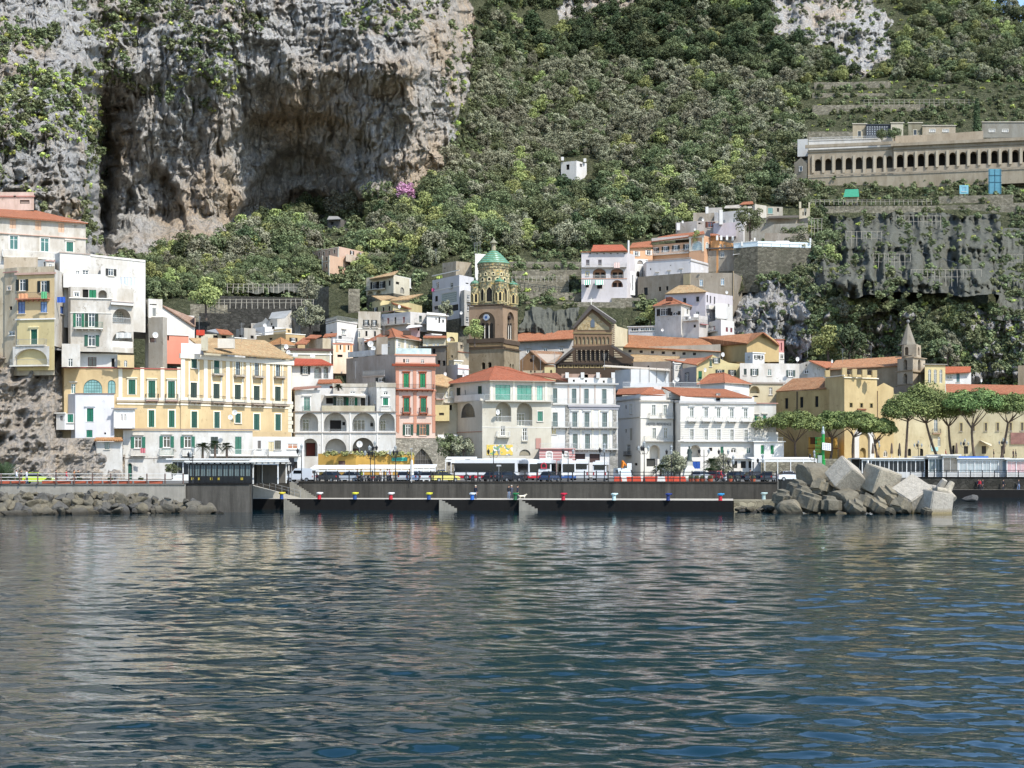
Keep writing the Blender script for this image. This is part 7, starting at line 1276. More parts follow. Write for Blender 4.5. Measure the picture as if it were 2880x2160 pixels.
GLD = plain('dark_opening_glass', '1a1d20', .35); GLB = plain('pale_glazing', '5d6a6a', .3); WH = plain('white_paint', 'd8d7d2', .5); BLK = plain('black_paint', '141416', .4)
t = frame_house('restaurant', 'black glazed waterfront restaurant under a thin white canopy', 'restaurant', 532, 706, 192.5, 8, GZ, 2.7, 11, BLK, (GLB, BLK), roofm=WH, over=.5, low=1.0)
for k, x in enumerate((541, 560, 594, 614, 680)):
 o_ = add('emblem', None) if 0 else None
 mb = MB(); xx = Xx(x, 192.4)-t.location.x; m_ = plain('gold_emblem', 'b5a03a', .5)
 for a_ in range(4): mb.box((xx+math.cos(a_*math.pi/2+.78)*.12, -.06, .65+math.sin(a_*math.pi/2+.78)*.12), (.13, .02, .13), m_)
 mb.box((xx, -.06, .65), (.1, .02, .1), m_); mb.build('emblem', t)
mb = MB(); c = Xx(712, 192.5)-t.location.x
for k in range(18): mb.box((-4.0+k*.75+.0, -.3, 2.62), (.5, .06, .16), plain('canopy_lamp', 'b5b1a8', .6))
mb.build('canopy_trim', t)
t = frame_house('canopy', 'open white canopy on thin posts right of the black restaurant', 'canopy', 712, 782, 193.5, 7, GZ, 2.75, 1, WMET, (None, None), low=0)
t = frame_house('kiosk', 'small white bar kiosk with green glazed hut behind the open canopy', 'kiosk', 716, 795, 214, 6, GZ, 3.0, 3, WH, (glassm('7d9a9c'), WH), low=1.0)
t = frame_house('restaurant', 'long white awning restaurant with terrace roof carrying the palms', 'restaurant', 485, 725, 229, 12, GZ, 3.1, 8, WH, (GLD, WH), low=.9, over=.8)
for x, w_ in ((598, 60), (690, 50)): pass
YK = plaster('c39c50', .3)
b = Bld('G', 'restaurant', 'low mustard yellow restaurant block with creeper along its top and turquoise sign', [(388, 228), (820, 226), (1495, 227)], 883, 1300, YK, 'restaurant', back=9, ref=1, zb=GZ)
b.win(0, 660, 990, 80, 44, 'gl', c='7b5a4e', fc='6b3f30'); b.band(1, 886, 5, plaster('a8a08c', .3), .1); tt, zz = b.wc(1, 1325, 948); mb = MB(); mb.box((0, -.05, 0), (2.3, .08, .55), plain('turquoise_sign', '3fa893', .5)); b.place(1, tt, zz, mb.mesh('sign_board'), 'sign_board')
mb = MB()
for k in range(9): mb.box((-.85+k*.2, -.1, .02*(k % 3)), (.12, .03, .16), plain('sign_lettering', '1e6b5c', .5))
b.place(1, tt, zz, mb.mesh('lettering'), 'lettering'); c, rd = [], []
for k in range(60):
 u_ = R.uniform(440, 1480); q = P(800+u_/4.096, 1060+(885+R.uniform(-6, 14))/4.096, 226.2)-b.L; c.append(tuple(q)); rd.append(R.uniform(.25, .5))
add('creeper', leafmesh('creeper', c, rd, 26, .22, leafmat('creeper_leaves', ('5a5630', '7d7a40', '9a8f58')), 4), b.o); b.done()
def pergola(label, x0, x1, D, h, n, group=None, slope=.7):
 a = Xx(x0, D); w = Xx(x1, D)-a; t = thing('white_pergola', label, 'pergola', (a+w/2, D, GZ), 0, group); mb = MB()
 mb.raw([(-w/2, -2, h), (w/2, -2, h), (w/2, 4, h+slope), (-w/2, 4, h+slope), (-w/2, -2, h+.12), (w/2, -2, h+.12), (w/2, 4, h+slope+.12), (-w/2, 4, h+slope+.12)], [(3, 2, 1, 0), (4, 5, 6, 7), (0, 1, 5, 4), (1, 2, 6, 5), (2, 3, 7, 6), (3, 0, 4, 7)], plain('awning_cloth', 'd9d8d3', .7)); mb.build('awning', t)
 for k in range(n+1): mb = MB(); mb.box((-w/2+w*k/n, -1.9, h/2), (.12, .12, h), WH); mb.build('post', t)
 mb = MB(); mb.box((0, -1.9, h-.25), (w, .06, .3), WH); mb.box((0, -1.85, .45), (w, .05, .9), plain('pergola_panel', '8d8880', .7)); mb.build('front_rail', t)
pergola('white pergola with slanted awnings left in front of the yellow block', 876, 1000, 219, 1.75, 5, slope=.45); pergola('white pergola joined in the middle of the yellow block', 1000, 1158, 220, 1.8, 6, slope=.45); pergola('white pergola running past the barred arch', 1160, 1226, 221, 1.9, 4, slope=.4)
pergola('row of white restaurant awnings behind the parked buses', 1270, 1500, 262, 3.0, 7, slope=.2); pergola('white shelter left of the long buses', 1255, 1340, 243, 3.2, 3, slope=.3); pergola('white shop awning row under the hotel', 2110, 2290, 262, 3.2, 5, slope=.3)
for x0, x1, D, h, n, g, lab, z in ((2425, 2600, 273, 3.3, 7, GLD, 'long white beach restaurant with open dark bays', GZ), (2612, 2650, 272, 3.6, 2, GLB, 'narrow glazed corner pavilion of the right restaurants', GZ), (2652, 2694, 271, 3.9, 1, glassm('55585a'), 'white pavilion with closed grey shutter right of the glazed corner', GZ), (2697, 2830, 271, 3.3, 6, glassm('8d9aa0'), 'white slatted restaurant under the blue awning', GZ), (2832, 2990, 270, 3.2, 6, glassm('b08f94'), 'pinkish glazed restaurant at the right edge', GZ)):
 frame_house('restaurant', lab, 'restaurant', x0, x1, D, 9, z, h, n, WH, (g, plain('white_panel', 'b9b8b4', .6)), over=.5, low=1.0, mull=1)
t = thing('blue_awning', 'long rolled blue awning above the right restaurants', 'awning', P(2735, 1287, 272)); mb = MB(); mb.box((0, 0, 0), (5.3, 1.2, .5), plain('blue_cloth', '2f62a8', .7)); mb.build('cloth', t); mb = MB(); mb.box((-2.6, 0, -.6), (.1, .1, 1.3), WH); mb.build('bracket', t)
def parasol_closed(x, D, y, z, lab, c='d9d6cc'):
 t = thing('closed_parasol', lab, 'parasol', (Xx(x, D), D, z)); mb = MB(); mb.lathe([(.05, 0), (.05, 1)], (0, 0, 0), 6, WH); mb.build('pole', t); mb = MB(); mb.lathe([(.28, 1), (.3, 1.3), (.14, 2.9), (.04, 3.1)], (0, 0, 0), 10, plain('parasol_cloth', c, .8)); mb.build('cover', t)
parasol_closed(2441, 262, 0, GZ, 'closed cream parasol beside the beach restaurant'); parasol_closed(1158, 209, 0, GZ, 'closed white parasol by the barred stone arch'); parasol_closed(2455, 296, 0, 6.85, 'closed brown parasol left of the church portal', '5e5046'); parasol_closed(2508, 296, 0, 6.85, 'closed brown parasol right of the church portal', '5e5046'); parasol_closed(2690, 294, 0, 6.85, 'closed brown parasol under the middle pine', '5e5046'); parasol_closed(2530, 296, 0, 6.85, 'closed dark parasol by the small arched doors', '4b423a')
TREE = {}
def tree_kind(key, name, r, h, n, per, size, mat, seed, top=0., tr=.2, flat=.9):
 c, rd = crownpts(n, r, h, seed, top); me = leafmesh('crown', c, rd, per, size, mat, seed, flat); mb = MB(); trunk(mb, h, tr, seed); TREE[key] = (name, me, mb.mesh('trunk'))
tree_kind('ol1', 'olive_tree', 3.0, 3.4, 30, 110, .3, L_OL, 1); tree_kind('ol2', 'olive_tree', 2.5, 3.0, 26, 110, .3, L_OL, 2, .3); tree_kind('ok1', 'oak_tree', 3.4, 3.8, 32, 110, .3, L_OK, 3); tree_kind('ok2', 'oak_tree', 2.8, 3.0, 26, 110, .3, L_OK, 4, .2)
tree_kind('li1', 'broadleaf_tree', 2.8, 3.2, 28, 110, .3, L_LI, 5, .2); tree_kind('dk1', 'pine_tree', 2.6, 4.6, 28, 110, .3, L_DK, 6, .7, flat=1.1); tree_kind('pk1', 'judas_tree', 3.2, 3.0, 26, 80, .36, L_PK, 8); tree_kind('sc1', 'shrub', 1.3, .8, 12, 50, .34, L_SC, 9); tree_kind('ye1', 'spurge_bush', .9, .5, 8, 45, .3, L_YE, 10); tree_kind('sc2', 'shrub', 1.6, 1.0, 12, 50, .36, L_OK, 12)
TREE['ok1'][1].name = 'crown'
def mk_tree(key, x, y, D, s, label, group, rz=None):
 nm, cr, tr = TREE[key]; p = P(x, y, D)
 o = thing(nm, label, 'shrub' if 'shrub' in nm or 'bush' in nm else 'tree', p, R.uniform(0, 6.28), group); o.scale = (s, s, s*R.uniform(.9, 1.15)); add('crown', cr, o); add('trunk', tr, o); return o
FOREST = [[(1350, 60), (1560, 95), (1640, 60), (1760, 40), (1830, -40), (2160, -60), (2170, 110), (2340, 160), (2420, 230), (2280, 235), (2265, 370), (2230, 380), (2235, 500), (2275, 520), (2270, 590), (2160, 575), (1960, 610), (1900, 660), (1640, 700), (1440, 705), (1310, 705), (1180, 765), (1020, 790), (880, 800), (840, 790), (790, 830), (640, 828), (520, 845), (415, 850), (405, 735), (560, 740), (640, 690), (720, 640), (980, 590), (1110, 565), (1210, 540), (1310, 420), (1320, 300), (1370, 130)],
          [(2440, 220), (2520, 170), (2560, 60), (2430, -60), (2740, 0), (3150, 80), (3150, 225), (2700, 235)], [(2090, -200), (1400, -200), (1370, 40), (2000, 0)], [(2260, 800), (2340, 780), (2400, 900), (2420, 1060), (2290, 1060), (2280, 950)], [(2560, 900), (2740, 930), (2720, 1060), (2560, 1020)], [(2280, 560), (2340, 700), (2360, 800), (2270, 790), (2160, 770), (2150, 700), (2270, 690)]]
EXCL = [(1555, 440, 1690, 552), (895, 610, 1040, 700), (2235, 240, 2900, 560), (880, 690, 1010, 800), (1420, 715, 1800, 880), (1100, 540, 1200, 585)]
def sample(polys, sx, sy, rs, excl=EXCL, jit=.45):
 xs, ys = np.meshgrid(np.arange(-60, 3150, sx), np.arange(-260, 1100, sy)); xs = xs+((np.arange(xs.shape[0]) % 2)*sx/2)[:, None]
 xs = (xs+rs.uniform(-jit, jit, xs.shape)*sx).ravel(); ys = (ys+rs.uniform(-jit, jit, ys.shape)*sy).ravel(); m = np.zeros(len(xs), bool)
 for p in polys: m |= inpoly(xs, ys, p)
 for a, b_, c, d in excl: m &= ~((xs > a) & (xs < c) & (ys > b_) & (ys < d))
 return xs[m], ys[m]
def put_stuff(name, pts, scl, rot, pick, keys, label=None):
 me = bpy.data.meshes.new(name); me.vertices.add(len(pts)); me.vertices.foreach_set('co', np.asarray(pts, np.float32).ravel())
 for k, v, ty in (('s', scl, 'FLOAT'), ('r', rot, 'FLOAT')): a = me.attributes.new(k, ty, 'POINT'); a.data.foreach_set('value', np.asarray(v, np.float32))
 a = me.attributes.new('pick', 'INT', 'POINT'); a.data.foreach_set('value', np.asarray(pick, np.int32))
 o = add(name, me); o['kind'] = 'stuff'; g = bpy.data.node_groups.new(name, 'GeometryNodeTree'); g.interface.new_socket('Geometry', in_out='INPUT', socket_type='NodeSocketGeometry'); g.interface.new_socket('Geometry', in_out='OUTPUT', socket_type='NodeSocketGeometry')
 N = g.nodes; Lk = g.links.new; gi = N.new('NodeGroupInput'); go = N.new('NodeGroupOutput'); ip = N.new('GeometryNodeInstanceOnPoints'); j = N.new('GeometryNodeJoinGeometry')
 for k in reversed(keys):
  oi = N.new('GeometryNodeObjectInfo'); oi.inputs['Object'].default_value = PROTO[k]; oi.inputs['As Instance'].default_value = True; Lk(oi.outputs['Geometry'], j.inputs[0])
 def attr(nm, ty):
  a = N.new('GeometryNodeInputNamedAttribute'); a.data_type = ty; a.inputs['Name'].default_value = nm; return next(q for q in a.outputs if q.enabled and q.name == 'Attribute')
 Lk(gi.outputs[0], ip.inputs['Points']); Lk(j.outputs[0], ip.inputs['Instance']); ip.inputs['Pick Instance'].default_value = True; Lk(attr('pick', 'INT'), ip.inputs['Instance Index']); Lk(attr('s', 'FLOAT'), ip.inputs['Scale'])
 cx_ = N.new('ShaderNodeCombineXYZ'); Lk(attr('r', 'FLOAT'), cx_.inputs[2]); e2 = N.new('FunctionNodeEulerToRotation'); Lk(cx_.outputs[0], e2.inputs[0]); Lk(e2.outputs[0], ip.inputs['Rotation']); Lk(ip.outputs[0], go.inputs[0])
 md = o.modifiers.new('scatter', 'NODES'); md.node_group = g; return o
rs = np.random.RandomState(5)
xs, ys = sample(FOREST, 24, 18, rs); ds = DT(xs, ys)
zone = fbm(xs/170, ys/120, 4, 91); hi = (ys < 560)
kind = np.empty(len(xs), object)
for i in range(len(xs)):
 r_ = rs.rand(); x, y, z = xs[i], ys[i], zone[i]
 up = y < 520-.12*(x-1400)
 if x < 1290 and y > 560: k = 'ok1' if r_ < .35 else 'ol1' if r_ < .58 else 'li1' if r_ < .8 else 'dk1' if r_ < .92 else 'ok2'
 elif up and x < 2240: k = ('dk1' if (y < 190+(x-1800)*.1 and r_ < .6) else 'ol1' if r_ < .42 else 'ol2' if r_ < .72 else 'ok2' if r_ < .84 else 'li1' if r_ < .89 else 'ok1')
 else: k = 'ok1' if r_ < .28 else 'ok2' if r_ < .45 else 'li1' if r_ < .62+.3*(z-.5) else 'ol1' if r_ < .8 else 'ol2' if r_ < .9 else 'dk1'
 kind[i] = k
near = np.argsort(ds)[:0]
score = ys-.02*np.abs(xs-1400); order = np.argsort(-score); ind = order[:240]; rest = order[240:]
PROTO = {}; LBL = {'ol1': 'grey-green olive tree on the wooded slope above the town', 'ol2': 'small silvery olive tree on the wooded slope above the town', 'ok1': 'dark green oak on the wooded slope above the town', 'ok2': 'low dark green oak on the wooded slope above the town', 'li1': 'bright lime green leafy tree on the wooded slope above the town', 'dk1': 'very dark conical pine on the wooded slope above the town'}
for i in ind:
 k = kind[i]; s = rs.uniform(.6, 1.25)*(.75 if ds[i] < 450 else .9)
 o = mk_tree(k, xs[i], ys[i]+3, ds[i], s, LBL[k], {'ol1': 'olive trees on the slope', 'ol2': 'small olive trees on the slope', 'ok1': 'oaks on the slope', 'ok2': 'low oaks on the slope', 'li1': 'bright trees on the slope', 'dk1': 'dark pines on the slope'}[k])
 if k not in PROTO: PROTO[k] = o.children[0] if o.children[0].name.startswith('crown') else o.children[1]
mk_tree('pk1', 1140, 566, float(DT(np.array([1140.]), np.array([566.]))[0])-6, .95, 'pink blossoming Judas tree at the foot of the great cliff', None)
for k, (x, y, d, s, kk, lab) in enumerate([(865, 850, 372, .9, 'ol1', 'broad grey olive tree beside the shaded stair wall'), (580, 878, 350, 1.15, 'li1', 'rounded yellow-green tree on the shaded terrace wall'), (870, 925, 345, 1.0, 'ol1', 'olive tree crowding behind the tapering white tower house'), (1335, 960, 330, .8, 'li1', 'small bright tree at the left foot of the bell tower'), (1255, 895, 372, .75, 'ol2', 'twiggy pale bush on the cubic house terrace'),
  (2330, 1000, 372, 1.3, 'li1', 'tall yellow-green tree against the cliff behind the church'), (2390, 1040, 368, 1.5, 'dk1', 'dark evergreen against the cliff behind the church nave'), (2650, 960, 388, 1.5, 'li1', 'bright yellow-green pine spreading beside the spire'), (2710, 945, 388, 1.3, 'li1', 'sunlit yellow-green pine right of the spire'), (2620, 1010, 384, 1.5, 'ok1', 'dark oak under the bright pines near the spire'), (2848, 1070, 372, 1.2, 'ok1', 'round dark tree behind the convent roof at right'),
  (1860, 830, 428, .7, 'li1', 'lone bright tree in the dark ravine left of the white houses'), (1830, 910, 400, .8, 'li1', 'small bright tree in the ravine above the cathedral'), (2110, 660, 430, 1.1, 'ok1', 'round dark tree between hilltop houses and pool'), (2290, 625, 455, .9, 'ok2', 'small round oak at the corner of the netted slope'), (2480, 395, 525, .7, 'ok2', 'clipped round bush beside the burial niche block'), (2515, 392, 525, .8, 'ok2', 'clipped oval bush in front of the niche block'), (1960, 690, 432, .6, 'li1', 'garden bush below the orange villa balcony')]):
 mk_tree(kk, x, y, d, s, lab, None)
c, rd = [], []
for k in range(26): f = k/25; c.append((R.uniform(-.25, .25), R.uniform(-.25, .25), 1+f*12)); rd.append(1.25*(1-f)**.6+.25)
o = thing('cypress_tree', 'tall dark cypress standing above the cemetery arcade', 'tree', P(2748, 385, 528)); add('crown', leafmesh('crown', c, rd, 110, .4, L_DK, 3, 1.2), o); mb = MB(); mb.beam((0, 0, -1), (0, 0, 6), .25, BARK); mb.build('trunk', o)
ks = ['ol1', 'ol2', 'ok1', 'ok2', 'li1', 'dk1']
for k in ks:
 if k not in PROTO: PROTO[k] = mk_tree(k, 1500+40*ks.index(k), 640, 520, 1, LBL[k], 'trees').children[0]
pts = [tuple(P(xs[i], ys[i]+3, ds[i])) for i in rest]
put_stuff('woodland', pts, [rs.uniform(.5, 1.5)*(1.0 if xs[i] < 2250 else .85) for i in rest], rs.uniform(0, 6.28, len(rest)), [ks.index(kind[i]) for i in rest], ks)
SH = [mk_tree('sc1', 2215, 800, 418, 1, 'low grey-green bush on the pale cliff beside the white houses', 'bushes on the pale cliff'), mk_tree('ye1', 60, 250, float(DT(np.array([60.]), np.array([250.]))[0]), 1.5, 'yellow-green spurge bush on the left crag', 'spurge bushes on the crags'), mk_tree('sc2', 2300, 760, 415, 1, 'dark green bush above the pale cliff', 'bushes on the pale cliff')]
for o, k in zip(SH, ('sc1', 'ye1', 'sc2')): PROTO[k] = next(c for c in o.children if c.name.startswith('crown'))
CR = [(f_, 23, 16, (.5, .08, .42), 1.15) for f_ in FOREST]+[([(-60, 60), (240, 20), (300, 120), (300, 330), (240, 460), (180, 480), (60, 430), (-60, 480)], 19, 14, (.35, .45, .2), 1.0), ([(-60, 460), (170, 500), (200, 620), (-60, 640)], 34, 28, (.5, .3, .2), .8), ([(290, -60), (620, -60), (740, 60), (690, 170), (640, 300), (560, 330), (420, 270), (310, 260), (270, 130)], 22, 17, (.35, .3, .35), 1.15), ([(1000, -60), (1220, -60), (1270, 40), (1120, 120), (960, 80)], 24, 18, (.3, .5, .2), .9),
      ([(230, 380), (330, 280), (300, 500), (270, 640), (300, 720), (240, 740), (215, 600)], 22, 20, (.4, .1, .5), 1.1), ([(1270, 60), (1350, 100), (1330, 420), (1270, 440), (1240, 250)], 20, 20, (.4, .2, .4), 1.1), ([(2140, -60), (2560, -60), (2740, 20), (2560, 160), (2440, 220), (2160, 100)], 26, 24, (.4, .3, .3), 1.0),
      ([(2060, 700), (2300, 690), (2350, 800), (2250, 860), (2200, 800), (2080, 800)], 20, 16, (.5, .1, .4), .9), ([(2080, 800), (2260, 800), (2300, 960), (2270, 1060), (2160, 1090), (2080, 1000)], 34, 32, (.7, .1, .2), .7), ([(2400, 860), (2700, 850), (3150, 930), (3150, 1100), (2400, 1080)], 17, 15, (.5, .1, .4), .9), ([(520, 800), (920, 770), (960, 900), (880, 920), (560, 930)], 30, 24, (.5, .1, .4), .8),
      ([(1440, 690), (1720, 690), (1740, 860), (1440, 880)], 30, 17, (.45, .15, .4), .9), ([(2270, 220), (3150, 220), (3150, 360), (2270, 370)], 26, 15, (.5, .15, .35), .9), ([(2280, 510), (3150, 520), (3150, 570), (2280, 585)], 24, 14, (.5, .15, .35), .9), ([(-60, 1000), (240, 1010), (230, 1120), (60, 1140)], 40, 30, (.6, .1, .3), .5), ([(2840, 590), (2920, 590), (2920, 860), (2820, 860)], 22, 18, (.5, .1, .4), 1.0), ([(250, 730), (420, 740), (420, 850), (300, 860)], 20, 16, (.3, .1, .6), 1.5), ([(1780, 760), (1900, 740), (1930, 900), (1800, 940)], 22, 18, (.4, .1, .5), 1.1), ([(860, 690), (1100, 700), (1250, 740), (1250, 870), (1000, 880), (880, 800)], 19, 13, (.5, .1, .4), 1.1), ([(1290, 690), (1450, 700), (1450, 900), (1340, 900)], 20, 14, (.45, .15, .4), 1.0), ([(2285, 600), (2840, 590), (2840, 840), (2285, 840)], 42, 22, (.6, .05, .35), .8)]
P3, S3, K3 = [], [], []
for poly, sx, sy, w3, sc_ in CR:
 x, y = sample([poly], sx, sy, rs, [(2235, 370, 2900, 512), EXCL[0]]);
 if not len(x): continue
 d = DT(x, y)-(18 if poly[0] == (2285, 600) else 0)
 for i in range(len(x)):
  if sx != 23 and fbm(np.array([x[i]/60]), np.array([y[i]/50]), 3, 77)[0] < .44 and sx < 40 and poly[0][0] < 1000: continue
  P3.append(tuple(P(x[i], y[i], d[i]))); S3.append(sc_*rs.uniform(.55, 1.35)); K3.append(rs.choice(3, p=w3))
put_stuff('scrub', P3, S3, rs.uniform(0, 6.28, len(P3)), K3, ['sc1', 'ye1', 'sc2'])
print('forest', len(rest), 'scrub', len(P3))
def pine(x, yb, D, xc, yt, yc, wpx, lab, forks, seed, th=None, z=6.85):
 L = Vector((Xx(x, D), D, z)); t = thing('umbrella_pine', lab, 'tree', L); W = wpx*D/F; zc = Zy(yc, D)-z; zt = Zy(yt, D)-z; cx = Xx(xc, D)-L.x; rr = np.random.RandomState(seed); c, rd = [], []
 n = 120
 while len(c) < n:
  a, r = rr.uniform(0, 6.28), math.sqrt(rr.rand()); dome = (1-r*r)**.5
  c.append((cx+math.cos(a)*r*W*.5, math.sin(a)*r*W*.4, zc+(zt-zc)*(.12+dome*rr.uniform(.25, .82)))); rd.append((zt-zc)*rr.uniform(.2, .33))
 add('crown', leafmesh('crown', c, rd, 150, .27, L_UP, seed, .75, .5), t); mb = MB()
 def limb(p, q, r1, r2, k=5, bend=.3):
  p = Vector(p); q = Vector(q); pts = [p];
  for i in range(1, k+1): f = i/k; pts.append(p.lerp(q, f)+Vector((math.sin(f*3.1)*bend*(1-f*.2), 0, 0)))
  for i in range(k): mb.beam(pts[i], pts[i+1], r1+(r2-r1)*i/k, BARK, 8, r1+(r2-r1)*(i+1)/k)
  return pts
 fx, fz = forks; f = (Xx(fx, D)-L.x, 0, Zy(fz, D)-z); limb((0, 0, -.3), f, .28, .2, 6, rr.uniform(-.25, .25))
 for k in range(7):
  a = 2*math.pi*k/7+rr.rand(); r_ = W*rr.uniform(.2, .38); limb(f, (cx+math.cos(a)*r_, math.sin(a)*r_*.8, zc+(zt-zc)*rr.uniform(.1, .4)), .13, .045, 4, rr.uniform(-.5, .5))
 mb.build('trunk', t); return t
for k, a in enumerate([(2240, 1294, 300, 2220, 1158, 1216, 220, 'broad leftmost umbrella pine with a low spreading crown', (2236, 1245)), (2335, 1294, 302, 2352, 1158, 1206, 150, 'umbrella pine behind the green harbour beacon', (2340, 1235)), (2400, 1294, 300, 2405, 1160, 1212, 150, 'umbrella pine with forked trunk left of the church portal', (2400, 1230)), (2470, 1290, 300, 2470, 1175, 1222, 92, 'short umbrella pine right of the church portal', (2460, 1250)),
  (2547, 1288, 300, 2550, 1110, 1180, 125, 'tall straight-trunked umbrella pine before the gabled convent wall', (2553, 1185)), (2640, 1285, 302, 2600, 1080, 1178, 130, 'leaning umbrella pine with bent trunk before the spire', (2605, 1190)), (2680, 1285, 303, 2668, 1110, 1180, 120, 'slender umbrella pine in the middle of the convent front', (2668, 1200)), (2742, 1282, 298, 2740, 1095, 1160, 165, 'thick-trunked umbrella pine with yellowish crown', (2733, 1205)), (2815, 1282, 298, 2850, 1110, 1165, 140, 'rightmost umbrella pine leaning out of the picture edge', (2835, 1190))]): pine(a[0], a[1], a[2], a[3], a[4], a[5], a[6], a[7], a[8], 20+k)
def palm(x, D, z, h, r, lab, seed, n=34, droop=.6):
 t = thing('palm_tree', lab, 'palm', (Xx(x, D), D, z)); rr = random.Random(seed); mb = MB(); mb.beam((0, 0, 0), (0, 0, h), .2, BARK, 8, .15); mb.build('trunk', t); mb = MB()
 for i in range(n):
  a = rr.uniform(0, 6.28); el = rr.uniform(-.5, 1.25); p0 = Vector((0, 0, h)); d = Vector((math.cos(a)*math.cos(el), math.sin(a)*math.cos(el), math.sin(el))); pts = [p0+d*r*f-Vector((0, 0, droop*r*f*f)) for f in (0, .35, .7, 1)]; sd = d.cross(Vector((0, 0, 1))); sd = sd.normalized() if sd.length > .01 else Vector((1, 0, 0))
  mb.beam(pts[0], pts[1], .025, L_PA, 4); mb.beam(pts[1], pts[2], .02, L_PA, 4)
  for j in range(11):
   f = .25+.75*j/11; q = p0+d*r*f-Vector((0, 0, droop*r*f*f)); ll = r*.36*(1.15-f)
   for s in (-1, 1): e = q+sd*s*ll+d*ll*.6-Vector((0, 0, ll*.25)); mb.face([q-d*.05, q+d*.06, e], L_PA)
 mb.build('fronds', t); return t
for a in ((570, 236, 6.7, 1.9, 1.7, 'leftmost potted palm above the black restaurant', 1), (605, 236, 6.7, 2.2, 1.5, 'middle potted palm above the black restaurant', 2), (638, 236, 6.7, 1.9, 1.5, 'rightmost potted palm above the black restaurant', 3), (1858, 250, GZ, 1.6, 2.2, 'palm left of the statue in the piazza', 4), (2002, 250, GZ, 2.6, 2.0, 'palm right of the statue in the piazza', 5), (1995, 247, GZ, 1.2, 1.7, 'low fan palm at the foot of the taller piazza palm', 6), (952, 270, 18.8, .8, 1.0, 'small potted palm on the arcaded house roof', 7)): palm(*a)
palm(12, 200, GZ, .6, 3.2, 'big bushy palm beside the road at the left edge', 9, 60, .25)
for x, y, D, s, k, lab in ((1890, 1338, 255, .62, 'ol1', 'clipped olive tree left of the statue'), (1912, 1340, 256, .55, 'ol1', 'second clipped olive tree close behind the statue'), (2030, 1340, 256, .6, 'ol1', 'clipped olive tree right of the piazza palms'), (1300, 1290, 268, .8, 'ol2', 'bare-branched olive tree before the stone arch wall'), (1262, 1290, 269, .75, 'ok2', 'dark bush at the stone arch wall'), (485, 1338, 214, .35, 'ok2', 'clipped hedge bush by the black restaurant steps')):
 o = mk_tree(k, x, y, D, s, lab, None)
def lamp(x, D, z, h, n, lab, r=.75):
 t = thing('street_lamp', lab, 'street lamp', (Xx(x, D), D, z)); mb = MB(); mb.lathe([(.16, 0), (.13, .5), (.06, .7), (.045, h)], (0, 0, 0), 8, IRON); mb.build('pole', t)
 for k in range(n):
  a = 2*math.pi*k/n+.4; rr_ = 0 if (k == 0 and n > 2) else r; px_, py_ = math.cos(a)*rr_, math.sin(a)*rr_; zz = h+.05 if rr_ == 0 else h-.55; mb = MB()
  if rr_: mb.beam((0, 0, h-.9), (px_*.6, py_*.6, h-1.0), .03, IRON); mb.beam((px_*.6, py_*.6, h-1.0), (px_, py_, zz), .03, IRON)
  mb.lathe([(.1, 0), (.12, .04), (.19, .4), (.21, .42), (.05, .62), (.02, .75)], (px_, py_, zz), 6, IRON if k % 2 else plain('lamp_glass', '8f9494', .3)); mb.build('lantern', t)
for x, D, z, h, n, lab in ((1042, 207, GZ, 4.2, 4, 'many-armed iron street lamp before the yellow block, left one'), (1054, 206, GZ, 4.9, 4, 'tallest iron street lamp before the middle of the yellow block'), (1112, 208, GZ, 4.3, 4, 'iron street lamp in front of the turquoise sign'), (848, 208, GZ, 4.5, 3, 'iron street lamp by the white van'), (542, 189.8, GZ, 3.9, 3, 'iron street lamp at the corner of the black restaurant'), (1388, 207, GZ, 4.4, 2, 'iron street lamp before the long dark-windowed bus'), (1598, 206, GZ, 4.4, 2, 'iron street lamp before the third bus rear'), (1700, 207, GZ, 4.6, 3, 'iron street lamp beside the orange-armed truck'), (1812, 202, GZ, 4.8, 5, 'large five-lantern lamp before the west hotel wing'), (1888, 212, GZ, 4.4, 3, 'thin street lamp left of the statue'), (1980, 212, GZ, 4.5, 2, 'two-arm street lamp right of the statue'), (2035, 212, GZ, 4.4, 2, 'two-arm street lamp before the hotel east wing'), (2062, 206, GZ, 3.0, 3, 'low street lamp near the end of the hotel'), (2145, 215, GZ, 3.2, 3, 'low street lamp by the white shop awnings'), (2290, 250, GZ, 4.0, 3, 'street lamp left of the green beacon foot'),
  (2583, 297, 6.85, 2.9, 5, 'five-lantern lamp between the tall and leaning pines'), (2714, 297, 6.85, 3.2, 5, 'five-lantern lamp left of the thick-trunked pine'), (2822, 297, 6.85, 3.4, 5, 'five-lantern lamp under the rightmost pine'), (2472, 297, 6.85, 2.8, 3, 'lamp leaning on the short pine trunk')): lamp(x, D, z, h, n, lab)
o = thing('harbour_beacon', 'green harbour light mast with lattice cage and white solar panel', 'beacon', (Xx(2315, 199), 199, GZ)); G_ = plain('beacon_green', '1f8a3c', .45); mb = MB(); mb.lathe([(.3, -1.5), (.3, 2.9), (.34, 3), (.2, 3.05), (.2, 6.4)], (0, 0, 0), 12, G_); mb.build('mast', o); mb = MB(); mb.lathe([(.22, 6.4), (.24, 6.6), (.14, 6.9), (.14, 7.2), (.02, 7.45)], (0, 0, 0), 12, plain('lamp_grey', '9aa6a6', .4)); mb.build('light', o)
mb = MB()
for k in range(7): mb.beam((-1.0+k*.15, -.1, 3.3), (-1.0+k*.15, -.1, 6.0), .025, G_)
for k in range(6): mb.beam((-1.05, -.1, 3.4+k*.5), (0, -.1, 3.4+k*.5), .03, G_)
mb.build('lattice_cage', o); mb = MB(); mb.box((0, 0, 0), (1.15, .08, 1.0), WH); q = mb.build('solar_panel', o, (.38, -.35, 4.75)); q.rotation_euler = (-.35, .12, .1); mb = MB()
